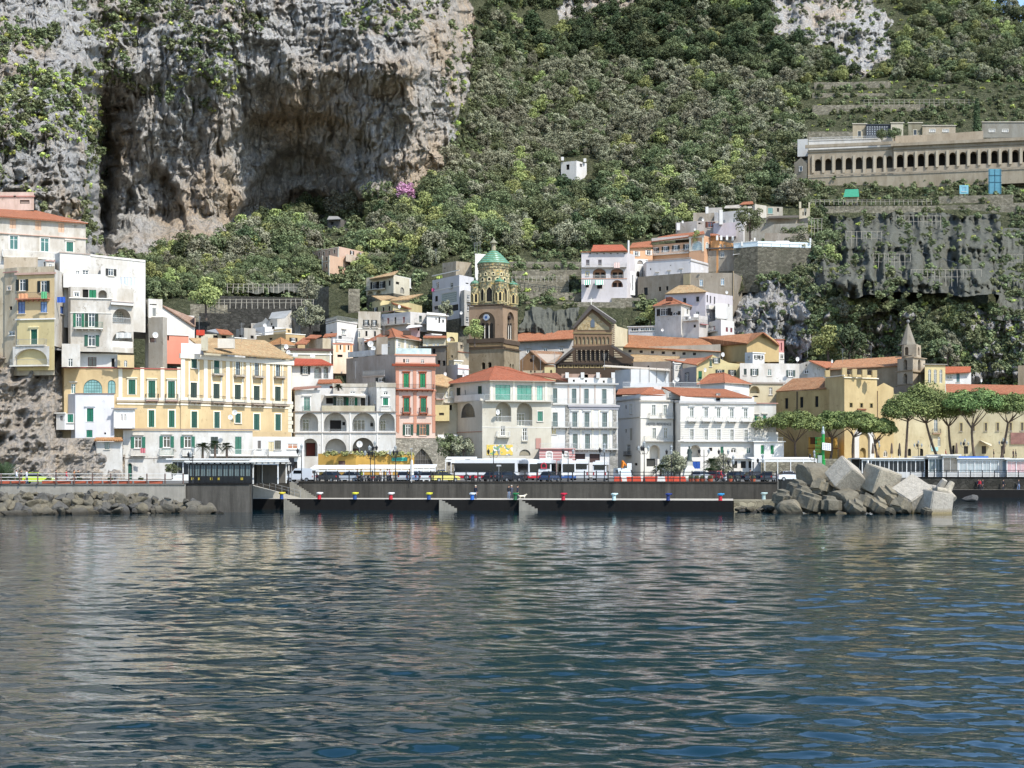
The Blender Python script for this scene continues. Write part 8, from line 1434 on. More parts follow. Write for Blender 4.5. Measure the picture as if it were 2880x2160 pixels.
for i in range(4):
 for j in range(4): mb.box((-.4+i*.27, -.05, -.34+j*.23), (.22, .02, .18), plain('solar_cells', '7d828c', .3))
q2 = mb.build('solar_cells', q); mb = MB(); mb.box((0, 0, 0), (.5, .5, 1.3), plain('grey_box', '9aa39c', .5)); mb.build('control_box', o, (-.45, 0, 3.0))
SKN = plain('skin', 'b58a70', .6, var=0)
def skin_mesh(name, joints, edges, mats, faces_by):
 me = bpy.data.meshes.new(name); me.from_pydata([j[0] for j in joints], edges, []); ob = bpy.data.objects.new(name, me); COL.objects.link(ob); md = ob.modifiers.new('s', 'SKIN'); md.use_smooth_shade = True; sv_ = me.skin_vertices[0].data
 for i, j in enumerate(joints): sv_[i].radius = (j[1], j[1]*(j[2] if len(j) > 2 else 1)); sv_[i].use_root = (i == 0)
 sb = ob.modifiers.new('b', 'SUBSURF'); sb.levels = 1; sb.render_levels = 1; dg = bpy.context.evaluated_depsgraph_get(); out = bpy.data.meshes.new_from_object(ob.evaluated_get(dg)); bpy.data.objects.remove(ob)
 out.materials.clear(); [out.materials.append(m) for m in mats]
 for p in out.polygons: p.material_index = faces_by(p.center); p.use_smooth = True
 out.name = name; return out
BODY = {}
def body(pose, top, bot):
 k = (pose, top, bot)
 if k in BODY: return BODY[k]
 st = .3 if pose == 'walk' else .09; J = [((0, 0, .95), .15, .8), ((0, .02, 1.2), .16, .75), ((0, .02, 1.42), .15, .65), ((0, 0, 1.55), .055), ((0, -.02, 1.68), .095, 1.05), ((0, -.02, 1.76), .07)]
 E = [(0, 1), (1, 2), (2, 3), (3, 4), (4, 5)]
 def chain(a, pts):
  prev = a
  for p in pts: J.append(p); E.append((prev, len(J)-1)); prev = len(J)-1
 for s in (-1, 1):
  w = s*(1 if pose == 'walk' else .3); hx = {'stand': .22, 'walk': .2, 'sit': .18}[pose]
  if pose == 'sit': chain(0, [((s*.1, -.05, .9), .1), ((s*.12, -.48, .88), .075), ((s*.12, -.5, .45), .055), ((s*.12, -.62, .42), .045)])
  else: chain(0, [((s*.1, 0, .85), .1), ((s*.1, -w*st*.4, .48), .07), ((s*.1, -w*st*.2+.08, .08), .05), ((s*.1, -w*st*.2-.1, .04), .045)])
  chain(2, [((s*.19, .02, 1.42), .06), ((s*hx, .02+w*.06, 1.14), .047), ((s*.22, -.08+w*.18, .92), .035), ((s*.22, -.1+w*.2, .82), .04, .6)])
 def fb(c):
  if c.z > 1.52: return 2
  if abs(c.x) > .16 and c.z < .93 and pose != 'sit': return 2
  return 1 if c.z < .97 and abs(c.x) < .2 else 0
 me = skin_mesh('person', J, E, [plain('jacket', top, .8), plain('trousers', bot, .8), SKN], fb); BODY[k] = me; return me
mb = MB(); mb.ball((0, .02, 1.735), .108, plain('dark_hair', '2a211c', .9), 10, 6, (1, 1.05, .8)); HAIRD = mb.mesh('hair'); mb = MB(); mb.ball((0, .02, 1.735), .108, plain('pale_hair', 'b9b2a6', .9), 10, 6, (1, 1.05, .8)); HAIRL = mb.mesh('hair')
def person(x, D, z, rz, pose, top, bot, lab, pale=False):
 me = body(pose, top, bot); o = add('person', me, None, (Xx(x, D), D, z), rz); tag(o, lab, 'person'); add('hair', HAIRL if pale else HAIRD, o); return o
for a in [(1338, 198, 1.42, 2.6, 'stand', '1f2433', '3a4252', 'person in dark coat standing alone by the bright blue bollard', True), (1431, 197, 1.42, .2, 'stand', '1b1c20', '6d7c92', 'person in black jacket and pale jeans on the quay'), (1439, 198, 1.42, .4, 'stand', '3a3f4d', '3b4453', 'taller pale-haired person behind the black-jacketed one', True), (1456, 197.5, 1.42, 1.2, 'stand', '1c2030', '222838', 'person in dark blue holding the dog lead on the quay'),
  (47, 189.5, GZ, 1.6, 'walk', 'c9ccd2', '2e3a55', 'person in white top walking at the left edge'), (60, 190.5, GZ, 1.6, 'stand', '2a2224', '20222a', 'person in dark clothes beside the white-topped walkers'), (75, 189.5, GZ, -1.6, 'walk', 'c3c6cc', '34405a', 'second person in pale top near the green car'), (158, 190.5, GZ, 1.6, 'walk', '1c2028', '23262e', 'person in black walking right of the green car'), (187, 189.6, GZ, 1.5, 'walk', 'a32734', '8d8f98', 'person in a red jacket on the left promenade'), (209, 190.2, GZ, 1.6, 'walk', 'a06a3c', '2b2a2c', 'person in brown jacket on the left promenade'), (220, 189.8, GZ, 1.6, 'walk', '17181c', 'b5b7bc', 'person in black top and light trousers on the left promenade'),
  (2751, 267.2, 1.42, .3, 'stand', '20263a', '20242e', 'person in navy at the foot of the rear quay stairs'), (2756, 266.9, 1.42, -.3, 'stand', 'a51f30', '2a2c38', 'person in red jacket on the rear quay'), (2764, 267.2, 1.42, .8, 'stand', '1d2230', '272b38', 'person in dark clothes beside the red jacket'), (2822, 267.0, 1.42, 1.4, 'walk', '1c2438', '222a3a', 'person walking alone in dark blue on the rear quay'), (2865, 267.1, 1.42, .5, 'walk', '2a2c34', '6f86a8', 'person in dark top and blue jeans at the right edge'),
  (1070, 212, GZ, 1.0, 'stand', 'c9b9a8', '3a3c44', 'person in cream standing near the white pergola'), (1090, 213, GZ, 2.0, 'walk', 'd0d0cc', '44506a', 'person in white walking before the pergola'), (1096, 214, GZ, 1.2, 'stand', '8a5a6a', '2c2e38', 'person in mauve before the pergola'), (1005, 207.5, GZ, 1.4, 'stand', '1a1b1e', '26282c', 'person in black by the parked motorcycles'), (1016, 208, GZ, 2.4, 'stand', 'b9c93c', '24262c', 'person in a yellow safety vest by the motorcycles'), (1152, 208, GZ, 1.2, 'stand', '17181b', '1e2024', 'person in black beside the closed white parasol'), (2028, 206, GZ, 1.4, 'walk', 'b02434', '2a2c34', 'person in a red top behind the railing near the hotel'), (2110, 206, GZ, 1.4, 'stand', '202430', '23262e', 'person in dark clothes near the street end'),
  (2660, 296, 6.85, 1.4, 'sit', '9a2a30', '2a2c34', 'person in red seated on the pine terrace'), (2795, 296, 6.85, 1.4, 'stand', '1d1e22', '26282e', 'person in black below the rightmost pine'), (2850, 296, 6.85, .6, 'stand', '3a2c2c', '26282e', 'left one of two people on the terrace by the mural'), (2857, 296, 6.85, 1.1, 'walk', '1b1c22', '26282e', 'right one of two people on the terrace by the mural')]: person(*a)
J = [((0, 0, .42), .13), ((.22, 0, .43), .12), ((.42, 0, .44), .13), ((.55, 0, .56), .075), ((.66, 0, .66), .085), ((.78, 0, .63), .05), ((-.15, 0, .42), .12), ((-.3, 0, .5), .04), ((-.42, 0, .62), .03)]; E = [(0, 1), (1, 2), (2, 3), (3, 4), (4, 5), (0, 6), (6, 7), (7, 8)]
for a, sx in ((2, 1), (6, -1)):
 for s in (-1, 1):
  bx = .42 if sx > 0 else -.17; n = len(J); J += [((bx, s*.09, .34), .06), ((bx+(.02 if sx > 0 else .06), s*.09, .2), .04), ((bx+(0 if sx > 0 else -.06), s*.09, .12), .03), ((bx+.03, s*.09, .02), .035)]; E += [(a, n), (n, n+1), (n+1, n+2), (n+2, n+3)]
me = skin_mesh('dog', J, E, [plain('dog_fur', 'cfc7b4', .9)], lambda c: 0); o = add('dog', me, None, (Xx(1466, 196.6), 196.6, 1.42), 0); tag(o, 'cream white dog standing on the quay beside its owner', 'dog'); mb = MB()
for s in (-1, 1): mb.box((.63, s*.07, .7), (.06, .03, .1), plain('dog_ear', 'b5a88e', .9))
mb.build('ears', o)
me = body('stand', '4b5552', '4b5552'); t = thing('statue', 'dark bronze robed statue on a tapering white stone pedestal', 'statue', (Xx(1940, 248), 248, GZ)); BZ = plain('bronze', '45504c', .5, .3); mb = MB(); mb.lathe([(1.75, 0), (1.6, .3), (1.25, 1.4), (.62, 2.2), (.6, 2.9), (.75, 3.0)], (0, 0, 0), 4, plaster('c2c0b4', .5), .785); mb.lathe([(.42, 3.0), (.36, 3.6), (.3, 4.4), (.34, 4.8), (.12, 5.0)], (-.05, 0, 0), 10, BZ); mb.ball((-.05, 0, 5.2), .17, BZ); mb.beam((.15, 0, 4.7), (.3, -.2, 4.2), .1, BZ, 8); mb.beam((-.3, 0, 4.7), (-.42, -.1, 4.1), .1, BZ, 8)
mb2 = MB(); mb2.lathe([(1.75, 0), (1.6, .3), (1.25, 1.4), (.62, 2.2), (.6, 2.9), (.75, 3.0)], (0, 0, 0), 4, plaster('c2c0b4', .5), .785); mb2.build('pedestal', t); mb3 = MB(); mb3.v, mb3.f, mb3.mi, mb3.mats = [], [], [], []
mb3.lathe([(.42, 3.0), (.36, 3.6), (.3, 4.4), (.34, 4.8), (.12, 5.0), (.16, 5.1), (.17, 5.25), (.1, 5.4)], (-.05, 0, 0), 12, BZ); mb3.beam((.18, 0, 4.75), (.32, -.2, 4.2), .1, BZ, 8); mb3.beam((-.28, 0, 4.75), (-.42, -.1, 4.1), .1, BZ, 8); mb3.build('figure', t)
TYR = plain('tyre', '17171a', .8, var=0); CGL = plain('dark_vehicle_glass', '0e1114', .2, spec=.5, var=.3)
def wheels(t, L, W, r, ax):
 key = ('wheel', r)
 if key not in WC:
  mb = MB(); mb.beam((0, -.1, 0), (0, .1, 0), r, TYR, 14); WC[key] = mb.mesh('wheel'); mb = MB(); mb.beam((0, -.115, 0), (0, .115, 0), r*.58, plain('rim', '9a9c9e', .35, .6), 10); WC[('rim', r)] = mb.mesh('rim')
 for x in ax:
  for y in (-W/2+.08, W/2-.08): add('rim', WC[('rim', r)], add('wheel', WC[key], t, (x, y, r)))
def car(x, D, rz, col, lab, van=False, L=4.0, W=1.7, Hh=1.45, cat='car', name=None, z=GZ):
 t = thing(name or ('van' if van else 'parked_car'), lab, 'van' if van else cat, (Xx(x, D), D, z), rz); pt = plain('car_paint', col, .25, .1, .6, var=0)
 if van: Hh = 1.9; lo = [(-L/2, .35), (-L/2, 1.0), (-L/2+.05, Hh-.1), (-L/2+.3, Hh), (L*.12, Hh), (L*.3, 1.15), (L/2-.1, .95), (L/2, .7), (L/2, .35)]; cab = [(-L*.08, 1.15), (-L*.05, Hh-.2), (L*.12, Hh-.12), (L*.27, 1.15)]
 else: lo = [(-L/2, .32), (-L/2, .8), (-L/2+.12, .92), (-L*.3, .98), (L*.18, .95), (L/2-.25, .82), (L/2, .62), (L/2, .32)]; cab = [(-L*.42, .95), (-L*.3, Hh-.08), (-L*.1, Hh), (L*.06, Hh-.04), (L*.22, .93)]
 def ex(prof, w0, w1, mat, name):
  mb = MB(); n = len(prof); vs = []; zt = max(p[1] for p in prof); zb = min(p[1] for p in prof)
  for s in (-1, 1):
   for p in prof: k = (p[1]-zb)/(zt-zb); vs.append((p[0], s*(w0+(w1-w0)*k)/2, p[1]))
  mb.raw(vs, [tuple(range(n)), tuple(range(2*n-1, n-1, -1))]+[(i, n+i, n+(i+1) % n, (i+1) % n) for i in range(n)], mat); return mb.build(name, t)
 ex(lo, W, W*(.97 if not van else .92), pt, 'body')
 if not van:
  ex([(p[0]*1.0, p[1]) for p in cab], W*.93, W*.74, CGL, 'windows'); mb = MB(); zr = Hh; mb.box((-L*.1, 0, zr-.01), (L*.26, W*.74, .07), pt)
  for xx in (-L*.3, L*.06):
   for s in (-1, 1): mb.beam((xx*1.12, s*W*.43, .97), (xx, s*W*.37, zr-.03), .035, pt)
  mb.build('roof', t)
 else: mb = MB(); mb.box((L*.02, 0, 1.4), (L*.3, W*1.0, .42), CGL); mb.build('windows', t); mb = MB(); mb.box((-L/2, 0, 1.4), (.04, W*.7, .4), CGL); mb.build('rear_window', t)
 wheels(t, L, W, .31, (-L*.31, L*.31))
 for s in (-1, 1): mb = MB(); mb.box((L/2-.02, s*W*.36, .66), (.08, .32, .15), plain('headlight', 'd9dcdd', .2)); mb.build('headlight', t); mb = MB(); mb.box((-L/2+.0, s*W*.4, .78), (.06, .2, .22), plain('tail_light', '8f1b1b', .3)); mb.build('tail_light', t)
 return t
for a in [(845, 212, 2.9, 'c9ccce', 'small white van parked beside the street stairs', True), (872, 214, 1.9, '1c2230', 'dark blue car parked right behind the street stairs'), (925, 212, 2.5, '23272e', 'black car parked left before the white pergola'), (983, 211, 2.7, 'c5c8ca', 'white car parked before the white pergola'), (1132, 216, 1.7, 'b3b7ba', 'silver car parked before the turquoise sign'), (1174, 212, 1.2, '8fa3c0', 'light blue small car left of the white wagon'), (1208, 211, 1.3, 'd0d2d0', 'white wagon between the blue and yellow cars'), (1250, 210, .5, 'c9bd6a', 'pale yellow small car parked left of the long bus'), (1248, 258, .2, 'b9bcbd', 'silver car parked high beside the stone ramp'),
  (105, 192.5, 0.1, 'b5c93a', 'lime green car on the left coast road'), (2075, 216, .8, '1f2328', 'black car right of the statue square'), (2128, 214, .2, '202a38', 'dark blue car near the street end'), (2160, 213, 1.3, '3a4048', 'dark grey car beside the white wagon at the street end'), (2222, 222, .15, 'cfd2d3', 'long white people carrier behind the big grey block'), (1545, 214, 1.2, '2c3f5e', 'blue car between the second and third bus rears'), (1972, 222, .9, 'b5b8ba', 'silver car in front of the palms'), (2005, 224, 2.4, '8a1f24', 'dark red car before the hotel arches'), (1392, 216, 1.0, '1d2025', 'black car before the long dark bus'), (1430, 214, .8, '2a2d33', 'dark grey car beneath the iron lamp')]: car(*a)
def bus(x, D, rz, L, W, Hh, lab, side=False, trim='b01e2a', logo=None):
 t = thing('bus', lab, 'bus', (Xx(x, D), D, GZ), rz); pt = plain('bus_paint', 'cdcecd', .3, var=.03); mb = MB(); mb.box((0, 0, .35+(Hh-.35)/2), (L, W, Hh-.35), pt, 0, .96); mb.build('body', t)
 mb = MB(); mb.box((0, 0, .5), (L+.03, W+.03, .42), plain('bus_skirt', trim, .4)); mb.build('skirt', t); mb = MB(); mb.box((-L*.02, 0, Hh*.63), (L*.93, W*.985+.02, Hh*.42), CGL); mb.build('side_windows', t)
 for s, nm in ((1, 'windscreen'), (-1, 'rear_window')): mb = MB(); hh = Hh*(.42 if s > 0 else .26); mb.box((s*L/2*.985, 0, Hh*(.62 if s > 0 else .7)), (.1, W*.8, hh), CGL); mb.build(nm, t)
 mb = MB(); mb.box((0, 0, Hh+.08), (L*.5, W*.7, .22), pt); mb.build('roof_unit', t); wheels(t, L, W, .46, (-L*.3, L*.32))
 for s in (-1, 1): mb = MB(); mb.box((L/2, s*W*.38, .75), (.08, .3, .2), plain('headlight', 'd9dcdd', .2)); mb.build('headlight', t); mb = MB(); mb.box((-L/2, s*W*.42, 1.0), (.08, .18, .5), plain('tail_light', '8f1b1b', .3)); mb.build('tail_light', t)
 if logo: mb = MB(); ring(mb, archpoly(.9, .9, 1, 16), archpoly(.6, .6, 1, 16), -.02, .03, plain('red_emblem', 'b5283a', .4)); o = mb.build('emblem', t, (-L/2-.05, 0, Hh*.72)); o.rotation_euler = (0, 0, -math.pi/2)
 return t
bus(1370, 231, -.12, 9.8, 2.5, 3.1, 'long white bus seen side-on with dark windows'); bus(1490, 233, -1.35, 8, 2.3, 3.0, 'white and red bus facing the sea'); bus(1537, 233, 1.45, 8, 2.3, 3.1, 'white bus rear with round red emblem', logo=True); bus(1592, 234, -1.5, 7.5, 2.2, 3.0, 'white coach with blue skirt and big windscreen', trim='2d4f86'); bus(1636, 235, 1.5, 7, 2.2, 3.0, 'plain white coach rear with silver skirt', trim='a9abad'); bus(1690, 234, 1.45, 6.5, 2.1, 2.8, 'small white minibus rear beside the truck', trim='a9abad'); bus(1420, 244, -.1, 13, 2.5, 3.2, 'second long white bus behind the side-on bus', trim='9c9ea0')
t = car(1752, 216, -1.4, 'b9c2c4', 'small truck with folded orange crane arm', True, 4.2, 1.9, cat='truck', name='truck'); t['category'] = 'truck'; mb = MB(); O_ = plain('crane_orange', 'c9741c', .5); mb.beam((-.6, 0, 1.9), (-.2, 0, 2.9), .16, O_, 6); mb.beam((-.2, 0, 2.9), (.9, .2, 2.3), .14, O_, 6); mb.beam((.3, 0, 2.7), (1.0, -.2, 2.1), .1, O_, 6); mb.build('crane_arm', t)
def scooter(x, D, rz, col, lab):
 t = thing('scooter', lab, 'scooter', (Xx(x, D), D, GZ), rz); m = plain('scooter_paint', col, .35); mb = MB()
 mb.raw([(.55, 0, .95), (.7, 0, .5)], [], m) ; mb.box((-.3, 0, .62), (.75, .3, .3), m, 0, .8); mb.box((.1, 0, .35), (.6, .28, .1), m); mb.beam((.5, 0, .35), (.38, 0, 1.0), .09, m, 6); mb.build('body', t); mb = MB(); mb.beam((.38, -.28, 1.0), (.38, .28, 1.0), .025, IRON); mb.build('handlebar', t); mb = MB(); mb.box((-.3, 0, .82), (.65, .26, .1), TYR); mb.build('seat', t)
 for xx in (-.55, .62): mb = MB(); mb.beam((xx, -.05, .26), (xx, .05, .26), .26, TYR, 12); mb.build('wheel', t)
for k, (x, D, c_, lab) in enumerate([(1012, 209, '1c1d22', 'black scooter left in the row before the pergola'), (1024, 209, '6e7074', 'grey scooter second in the row'), (1036, 209, '1f2228', 'black scooter third in the row'), (1050, 209, '8f1f26', 'red scooter under the tallest lamp'), (1064, 209, '23262c', 'black scooter right of the tallest lamp'), (1080, 209, 'a9acae', 'silver scooter before the people'), (1095, 209, '1d1f24', 'dark scooter left of the silver car'), (1330, 210, '202329', 'black scooter before the side-on bus'), (1350, 210, '8d9093', 'grey scooter before the side-on bus'), (2040, 207, 'c9cbcc', 'white scooter behind the railing near the hotel'), (1470, 209, '1f2126', 'black scooter before the red and white bus')]): scooter(x, D, 1.2+.15*(k % 3), c_, lab)
BRM = plain('orange_plastic', 'b8432a', .6); BRW = plain('white_plastic', 'c9c6bf', .6)
mb = MB(); mb.box((0, 0, .4), (1.15, .42, .8), BRM, 0, .8); BAR = mb.mesh('barrier'); mb = MB(); mb.box((0, 0, .4), (1.15, .42, .8), BRW, 0, .8); BAW = mb.mesh('barrier')
for k, (x, D) in enumerate([(1738+i*13.5, 207.5+(i % 3)*.9) for i in range(14)]+[(1905, 206.5), (1918, 208), (1895, 208.5)]): o = add('barrier', BAW if k % 4 == 1 else BAR, None, (Xx(x, D), D, GZ), .1*(k % 3)); tag(o, 'white plastic road barrier among the orange ones' if k % 4 == 1 else 'orange plastic road barrier behind the black railing', 'barrier', 'plastic road barriers')
TC = plain('terracotta', 'a8543a', .8, var=.2); mb = MB(); mb.lathe([(.26, 0), (.4, .55), (.43, .6), (.36, .6)], (0, 0, 0), 12, TC); POT = mb.mesh('planter'); mb = MB(); mb.box((0, 0, .22), (1.5, .45, .44), TC, 0, 1.08); TRO = mb.mesh('planter'); PLT = leafmesh('plant', [(0, 0, .75), (.15, 0, .7), (-.15, .05, .7)], [.25, .2, .2], 60, .14, L_OK, 3)
for k, x in enumerate([1944, 1960, 1976, 1998, 2053, 2118]): o = thing('planter', 'round terracotta planter behind the railing near the statue', 'planter', (Xx(x, 205), 205, GZ), 0, 'round terracotta planters'); add('pot', POT, o); add('plant', PLT, o)
for k, x in enumerate(range(8, 480, 43)):
 if 80 < x < 130: continue
 o = thing('planter', 'long terracotta trough along the left promenade railing', 'planter', (Xx(x, 187.9+(x > 250)*.3), 188+(x > 250)*.4, GZ), 0, 'terracotta troughs'); add('trough', TRO, o);
 if k % 2: add('plant', PLT, o)
for x, D, h, w_, hh, c_, lab in ((835-15, 207, 3.4, .7, 1.1, '1b1c1f', 'black double sign board on a pole by the white van'), (1157, 203.6, 4.6, .35, .1, 'a9abac', 'thin grey pole standing by the closed white parasol'), (1403, 203.4, 2.4, .6, .2, 'a9abac', 'small street sign on a pole above the quay people'), (1770, 218, 2.6, .65, .95, 'd2d4d2', 'white sign board beside the truck'), (1846, 212, 3.2, .3, .9, '6e6a66', 'narrow brown advertising board before the hotel')):
 t = thing('sign', lab, 'sign', (Xx(x, D), D, GZ)); mb = MB(); mb.beam((0, 0, 0), (0, 0, h), .04, GMET, 6); mb.build('pole', t); mb = MB(); mb.box((0, -.05, h-hh/2), (w_, .06, hh), plain('sign_face', c_, .5)); mb.build('board', t)
DM = plain('dish_white', 'c9c9c6', .5); mb = MB(); n_ = 14
mb.raw([(0, .12, 0)]+[(math.cos(6.283*i/n_)*.45, -.02, math.sin(6.283*i/n_)*.45) for i in range(n_)]+[(0, .16, 0)], [(0, 1+(i+1) % n_, 1+i) for i in range(n_)]+[(n_+1, 1+i, 1+(i+1) % n_) for i in range(n_)], DM); DISH = mb.mesh('dish')
mb = MB(); mb.beam((0, .1, -1.2), (0, .1, .1), .035, GMET, 5); mb.beam((0, .1, 0), (0, -.5, -.15), .015, GMET, 4); DPOLE = mb.mesh('mount')
for k, (x, y, D, s, near_) in enumerate([(1042, 967, 293, 1.3, 'roof screen of the grey side wall'), (1050, 980, 292, 1.0, 'grey side wall roof, lower one'), (805, 975, 291, 1.1, 'left end of the brown-banded cream house'), (811, 990, 291, .9, 'cream house gutter'), (437, 1164-222, 246, 1.1, 'old grey block by the white tall house'), (1123, 862, 343, .9, 'long white house awning'), (1262, 955, 322, .9, 'narrow cream house'), (1306, 1057, 301, .9, 'dark roof canopy'), (1252, 1052, 300, .9, 'grey stairwell'), (1297, 880, 378, .9, 'white cubic house side'), (1977, 618, 446, .9, 'white hilltop house'), (1920, 624, 450, .9, 'hilltop stair wall'), (1954, 645, 447, .8, 'orange villa roof'), (2044, 822, 405, .9, 'tall white hillside house'), (1863, 928, 388, .8, 'glazed terrace room'), (1975, 755, 413, .9, 'plain white house side'), (1940, 892, 384, .9, 'pink rail terrace'), (2033, 997, 342, 1.1, 'yellow gable house'), (1983, 1040, 343, 1.1, 'yellow gable wall'), (1905, 1067, 321, 1.0, 'roof terrace huts'), (1896, 1073, 321, .8, 'roof terrace railing'), (2243, 1010, 336, 1.1, 'long white pergola house'), (2340, 1016, 348, .9, 'old nave roof'), (2760, 1070, 340, .9, 'orange lean-to house'), (745, 915, 325, .9, 'cubic house left'), (660, 1160, 257.5, 1.0, 'yellow palace terrace'), (648, 1173, 247, .9, 'palace ground ledge'), (1011, 1249, 268.5, 1.3, 'lower loggia of the arcaded house'), (1400, 1159, 280.2, 1.1, 'arched balcony of the cream corner building')]):
 t = thing('satellite_dish', 'small white satellite dish at the '+near_, 'satellite dish', P(x, y, D), R.uniform(.2, .8)); t.scale = (s, s, s); add('dish', DISH, t); add('mount', DPOLE, t)
mb = MB(); mb.beam((0, 0, 0), (0, 0, 3.2), .03, GMET, 4)
for k in range(5): mb.beam((-.5+.06*k, 0, 3.1-.22*k), (.5-.06*k, 0, 3.1-.22*k), .015, GMET, 4)
ANT = mb.mesh('aerial')
for k, (x, y, D) in enumerate([(1052, 965, 293), (1080, 950, 300), (1226, 735, 385), (1342, 715, 402), (1350, 712, 402), (1335, 716, 402), (680, 960, 262), (920, 1040, 290), (1000, 1065, 280), (1470, 1045, 318), (1500, 1042, 318), (1560, 1040, 289), (2271, 1005, 338), (2370, 1020, 345), (2450, 1010, 345), (1700, 1040, 300), (1520, 1048, 315), (1110, 900, 330), (860, 905, 325), (520, 940, 292), (560, 935, 300)]):
 o = add('aerial', ANT, None, P(x, y, D)); tag(o, 'thin rooftop television aerial against the houses', 'aerial', 'rooftop aerials')
def cloth(x, y, D, w_, h_, c_, lab): t = thing('laundry', lab, 'laundry', P(x, y, D)); mb = MB(); m = plain('cloth', c_, .9, var=.3, scale=3); n = 8; mb.raw([(-w_/2+w_*i/n, .05*math.sin(i*1.9), z_) for z_ in (0, -h_) for i in range(n+1)], [(i, i+1, n+2+i, n+1+i) for i in range(n)], m); mb.build('cloth', t); mb = MB(); mb.beam((-w_/2-.2, 0, 0), (w_/2+.2, 0, 0), .012, GMET, 4); mb.build('line', t)
for a in ((348, 780, 251, 1.4, 1.1, 'c3ccdc', 'pale blue striped towels on the tall white house'), (366, 781, 251, 1.6, 1.3, 'c9d0dc', 'pale sheets drying on the tall white house'), (172, 835, 242.5, 1.3, .9, '2f56a8', 'blue cloths hanging between the yellow and white houses'), (124, 820, 240.3, .9, 1.1, '58a070', 'green towel hanging below the dark-shuttered window'), (66, 825, 240.4, 1.4, .8, 'c9906a', 'orange patterned cloth on the yellow house'), (348, 935, 243, 2.4, .9, 'c5c3bc', 'white sheet over the lower arch of the tall white house'), (402, 1260, 244.5, .8, .8, 'b56a70', 'pink cloth on the white balcony under the yellow palace'), (1735, 738, 419.5, 1.6, 1.5, 'd0b8b0', 'pale pink sheet on the arched villa balcony'), (1225, 811, 391, 2.0, .8, 'c95a80', 'pink inflatable draped on the cubic house balcony')): cloth(*a)
t_ = NT('dark_net'); g_ = t_.node('ShaderNodeNewGeometry').outputs['Position']; q = t_.node('ShaderNodeMapping'); q.inputs['Scale'].default_value = (1, 1, .35); t_.link(g_, q.inputs['Vector']); t_.color(t_.mix(t_.noise(q.outputs['Vector'], .6, 6, .7), lin('33352f'), lin('6e6e64'))); t_.set(.9, 0, .1); t_.bump(t_.noise(q.outputs['Vector'], 1.2, 4), .4); NETM = t_.m
def netting(lab, x0, x1, y0, y1, off=10.0):
 nx, ny = 110, 60; x = np.linspace(x0, x1, nx)[None]+np.zeros((ny, 1)); y = np.linspace(0, 1, ny)[:, None]; y = y1+(y0-y1)*y+np.zeros((1, nx))+40*(fbm(x/60, x*0, 4, 5)-.5); x = x+60*(fbm(x*0, y/50, 4, 6)-.5); d = DT(x, y, False)-off-(34 if off > 3.5 else 9)*(fbm(x/34, y/120, 4, 66, .5, True)-.5)-(18 if off > 3.5 else 6)*(fbm(x/70, y/45, 4, 67)-.5)
 o = add('netting', gridmesh('netting', (x-CX)*d/F, d, H-(y-YH)*d/F, NETM)); tag(o, lab, 'netting')
netting('big sheet of dark netting covering the lemon terraces below the cemetery', 2283, 2808, 606, 832); netting('dark netting strip at the far right below the road', 2800, 2960, 640, 900, 2.5); netting('dark garden netting over the vine rows above the rooftops', 660, 900, 800, 822, 3.0); netting('dark netting bank below the garden terraces behind the cathedral', 1470, 1620, 865, 935, 3.0)
POLE = plain('chestnut_pole', 'a39c8e', .9)
def poles(lab, x0, x1, y, D, n, h, top=True):
 if 'netting' in lab: D = float(DT(np.array([(x0+x1)/2]), np.array([y-15.]), False)[0])-20
 t = thing('pole_pergola', lab, 'pergola', (Xx(x0, D), D, Zy(y, D))); w_ = Xx(x1, D)-Xx(x0, D)
 for k in range(n+1): mb = MB(); mb.beam((w_*k/n, 0, -.5), (w_*k/n+R.uniform(-.2, .2), R.uniform(-.2, .2), h), .085, POLE, 4); mb.build('pole', t)
 if top:
  for q_ in (h-.1, h*.5): mb = MB(); mb.beam((0, 0, q_), (w_, 0, q_), .05, POLE, 4); mb.build('rail', t)
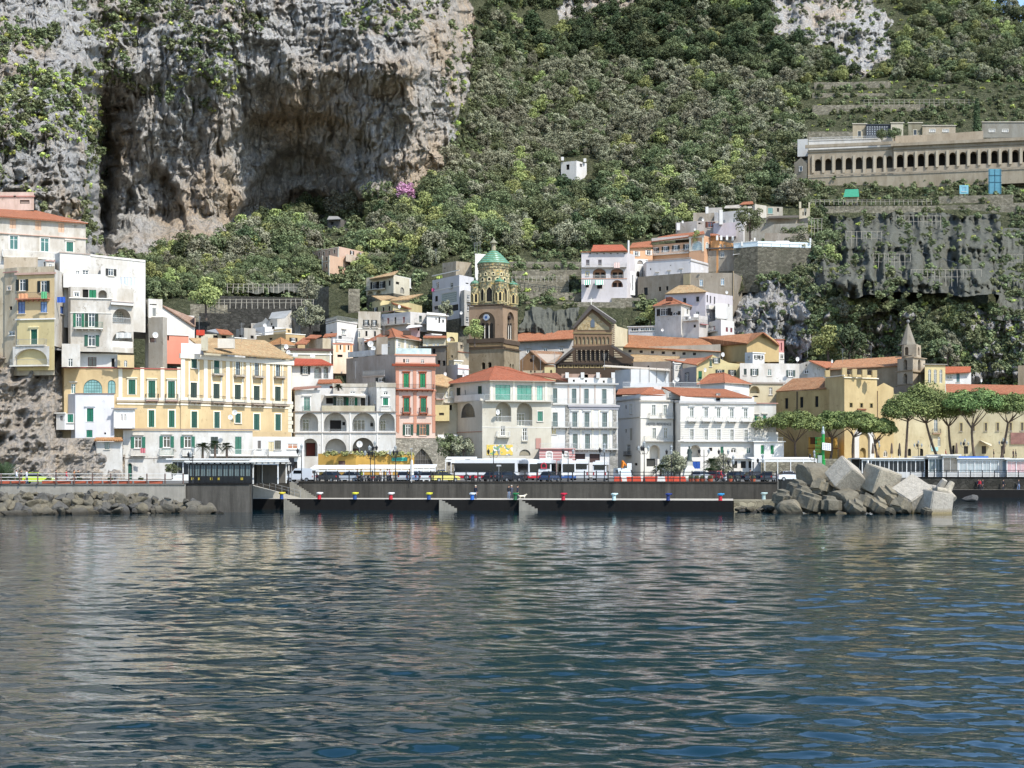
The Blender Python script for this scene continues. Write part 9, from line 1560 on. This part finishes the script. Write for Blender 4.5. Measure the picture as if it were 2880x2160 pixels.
for a in (('chestnut pole pergola standing on the netting at upper left', 2380, 2480, 690, 458, 7, 4.0), ('row of leaning poles in the middle of the netting', 2455, 2560, 760, 430, 7, 4.4), ('pole frame high on the netting', 2520, 2645, 640, 470, 10, 3.6), ('long pole pergola with blue tarpaulin on the big terrace wall', 2540, 2795, 848, 399, 16, 3.6), ('pole frame under the white canopy', 2415, 2545, 798, 409, 8, 3.2), ('vine pole row on the right edge terraces', 2820, 2900, 760, 420, 6, 4.5), ('short vine poles at the lower right edge', 2820, 2900, 885, 392, 5, 4.0), ('vine poles on the netting lower half', 2560, 2760, 800, 415, 12, 3.8), ('pole fence along the top terrace of the cemetery hill', 2430, 2740, 296, 576, 22, 2.2), ('pergola poles above the shaded terrace wall', 640, 870, 818, 381, 16, 1.8), ('pergola poles on the middle shaded terrace', 600, 880, 862, 362, 18, 1.8), ('wooden fence on the garden terraces right of the tower', 1440, 1600, 788, 426, 14, 1.2), ('rustic crossed fence below the cemetery gardens', 2280, 2620, 572, 486, 26, 1.2), ('scaffold stairs beside the hilltop ruins', 2281, 2310, 672, 440, 3, 6.0)): poles(*a)
t = thing('canopy', 'pale sagging canopy among the poles left of the big netting', 'canopy', P(2500, 778, 410)); mb = MB(); mb.raw([(-4.5, 0, -.6), (4.5, 0, .5), (4.5, 4, .9), (-4.5, 4, -.2)], [(0, 1, 2, 3)], plain('canopy_sheet', 'b5b2a6', .8)); mb.build('sheet', t)
o = add('tarpaulin', None); COL.objects.unlink(o); bpy.data.objects.remove(o)
t = thing('tarpaulin', 'blue tarpaulin bundle under the long pole pergola', 'tarpaulin', P(2682, 836, 398)); mb = MB(); mb.ball((0, 0, 0), 1, plain('blue_tarpaulin', '3a7fc0', .6, var=.5), 12, 6, (1.6, .6, .55)); mb.build('sheet', t)
t = thing('cable', 'long thin cable sagging across the netted slope', 'cable', P(2440, 650, 430)); A_, B_ = P(2440, 650, 430), P(2960, 800, 400); mb = MB(); pr = Vector((0, 0, 0))
for k in range(1, 17): f = k/16; q = A_.lerp(B_, f)-A_-Vector((0, 0, 4*f*(1-f)*1.6)); mb.beam(pr, q, .05, GMET, 4); pr = q
mb.build('wire', t)
t = thing('garden_net', 'small teal net tent among the trees above the orange villa', 'net', P(1668, 603, 472)); mb = MB(); mb.ball((0, 0, 0), 1, plain('teal_net', '2f7d66', .8, var=.3), 12, 6, (2.2, 1.5, .8)); mb.build('sheet', t)
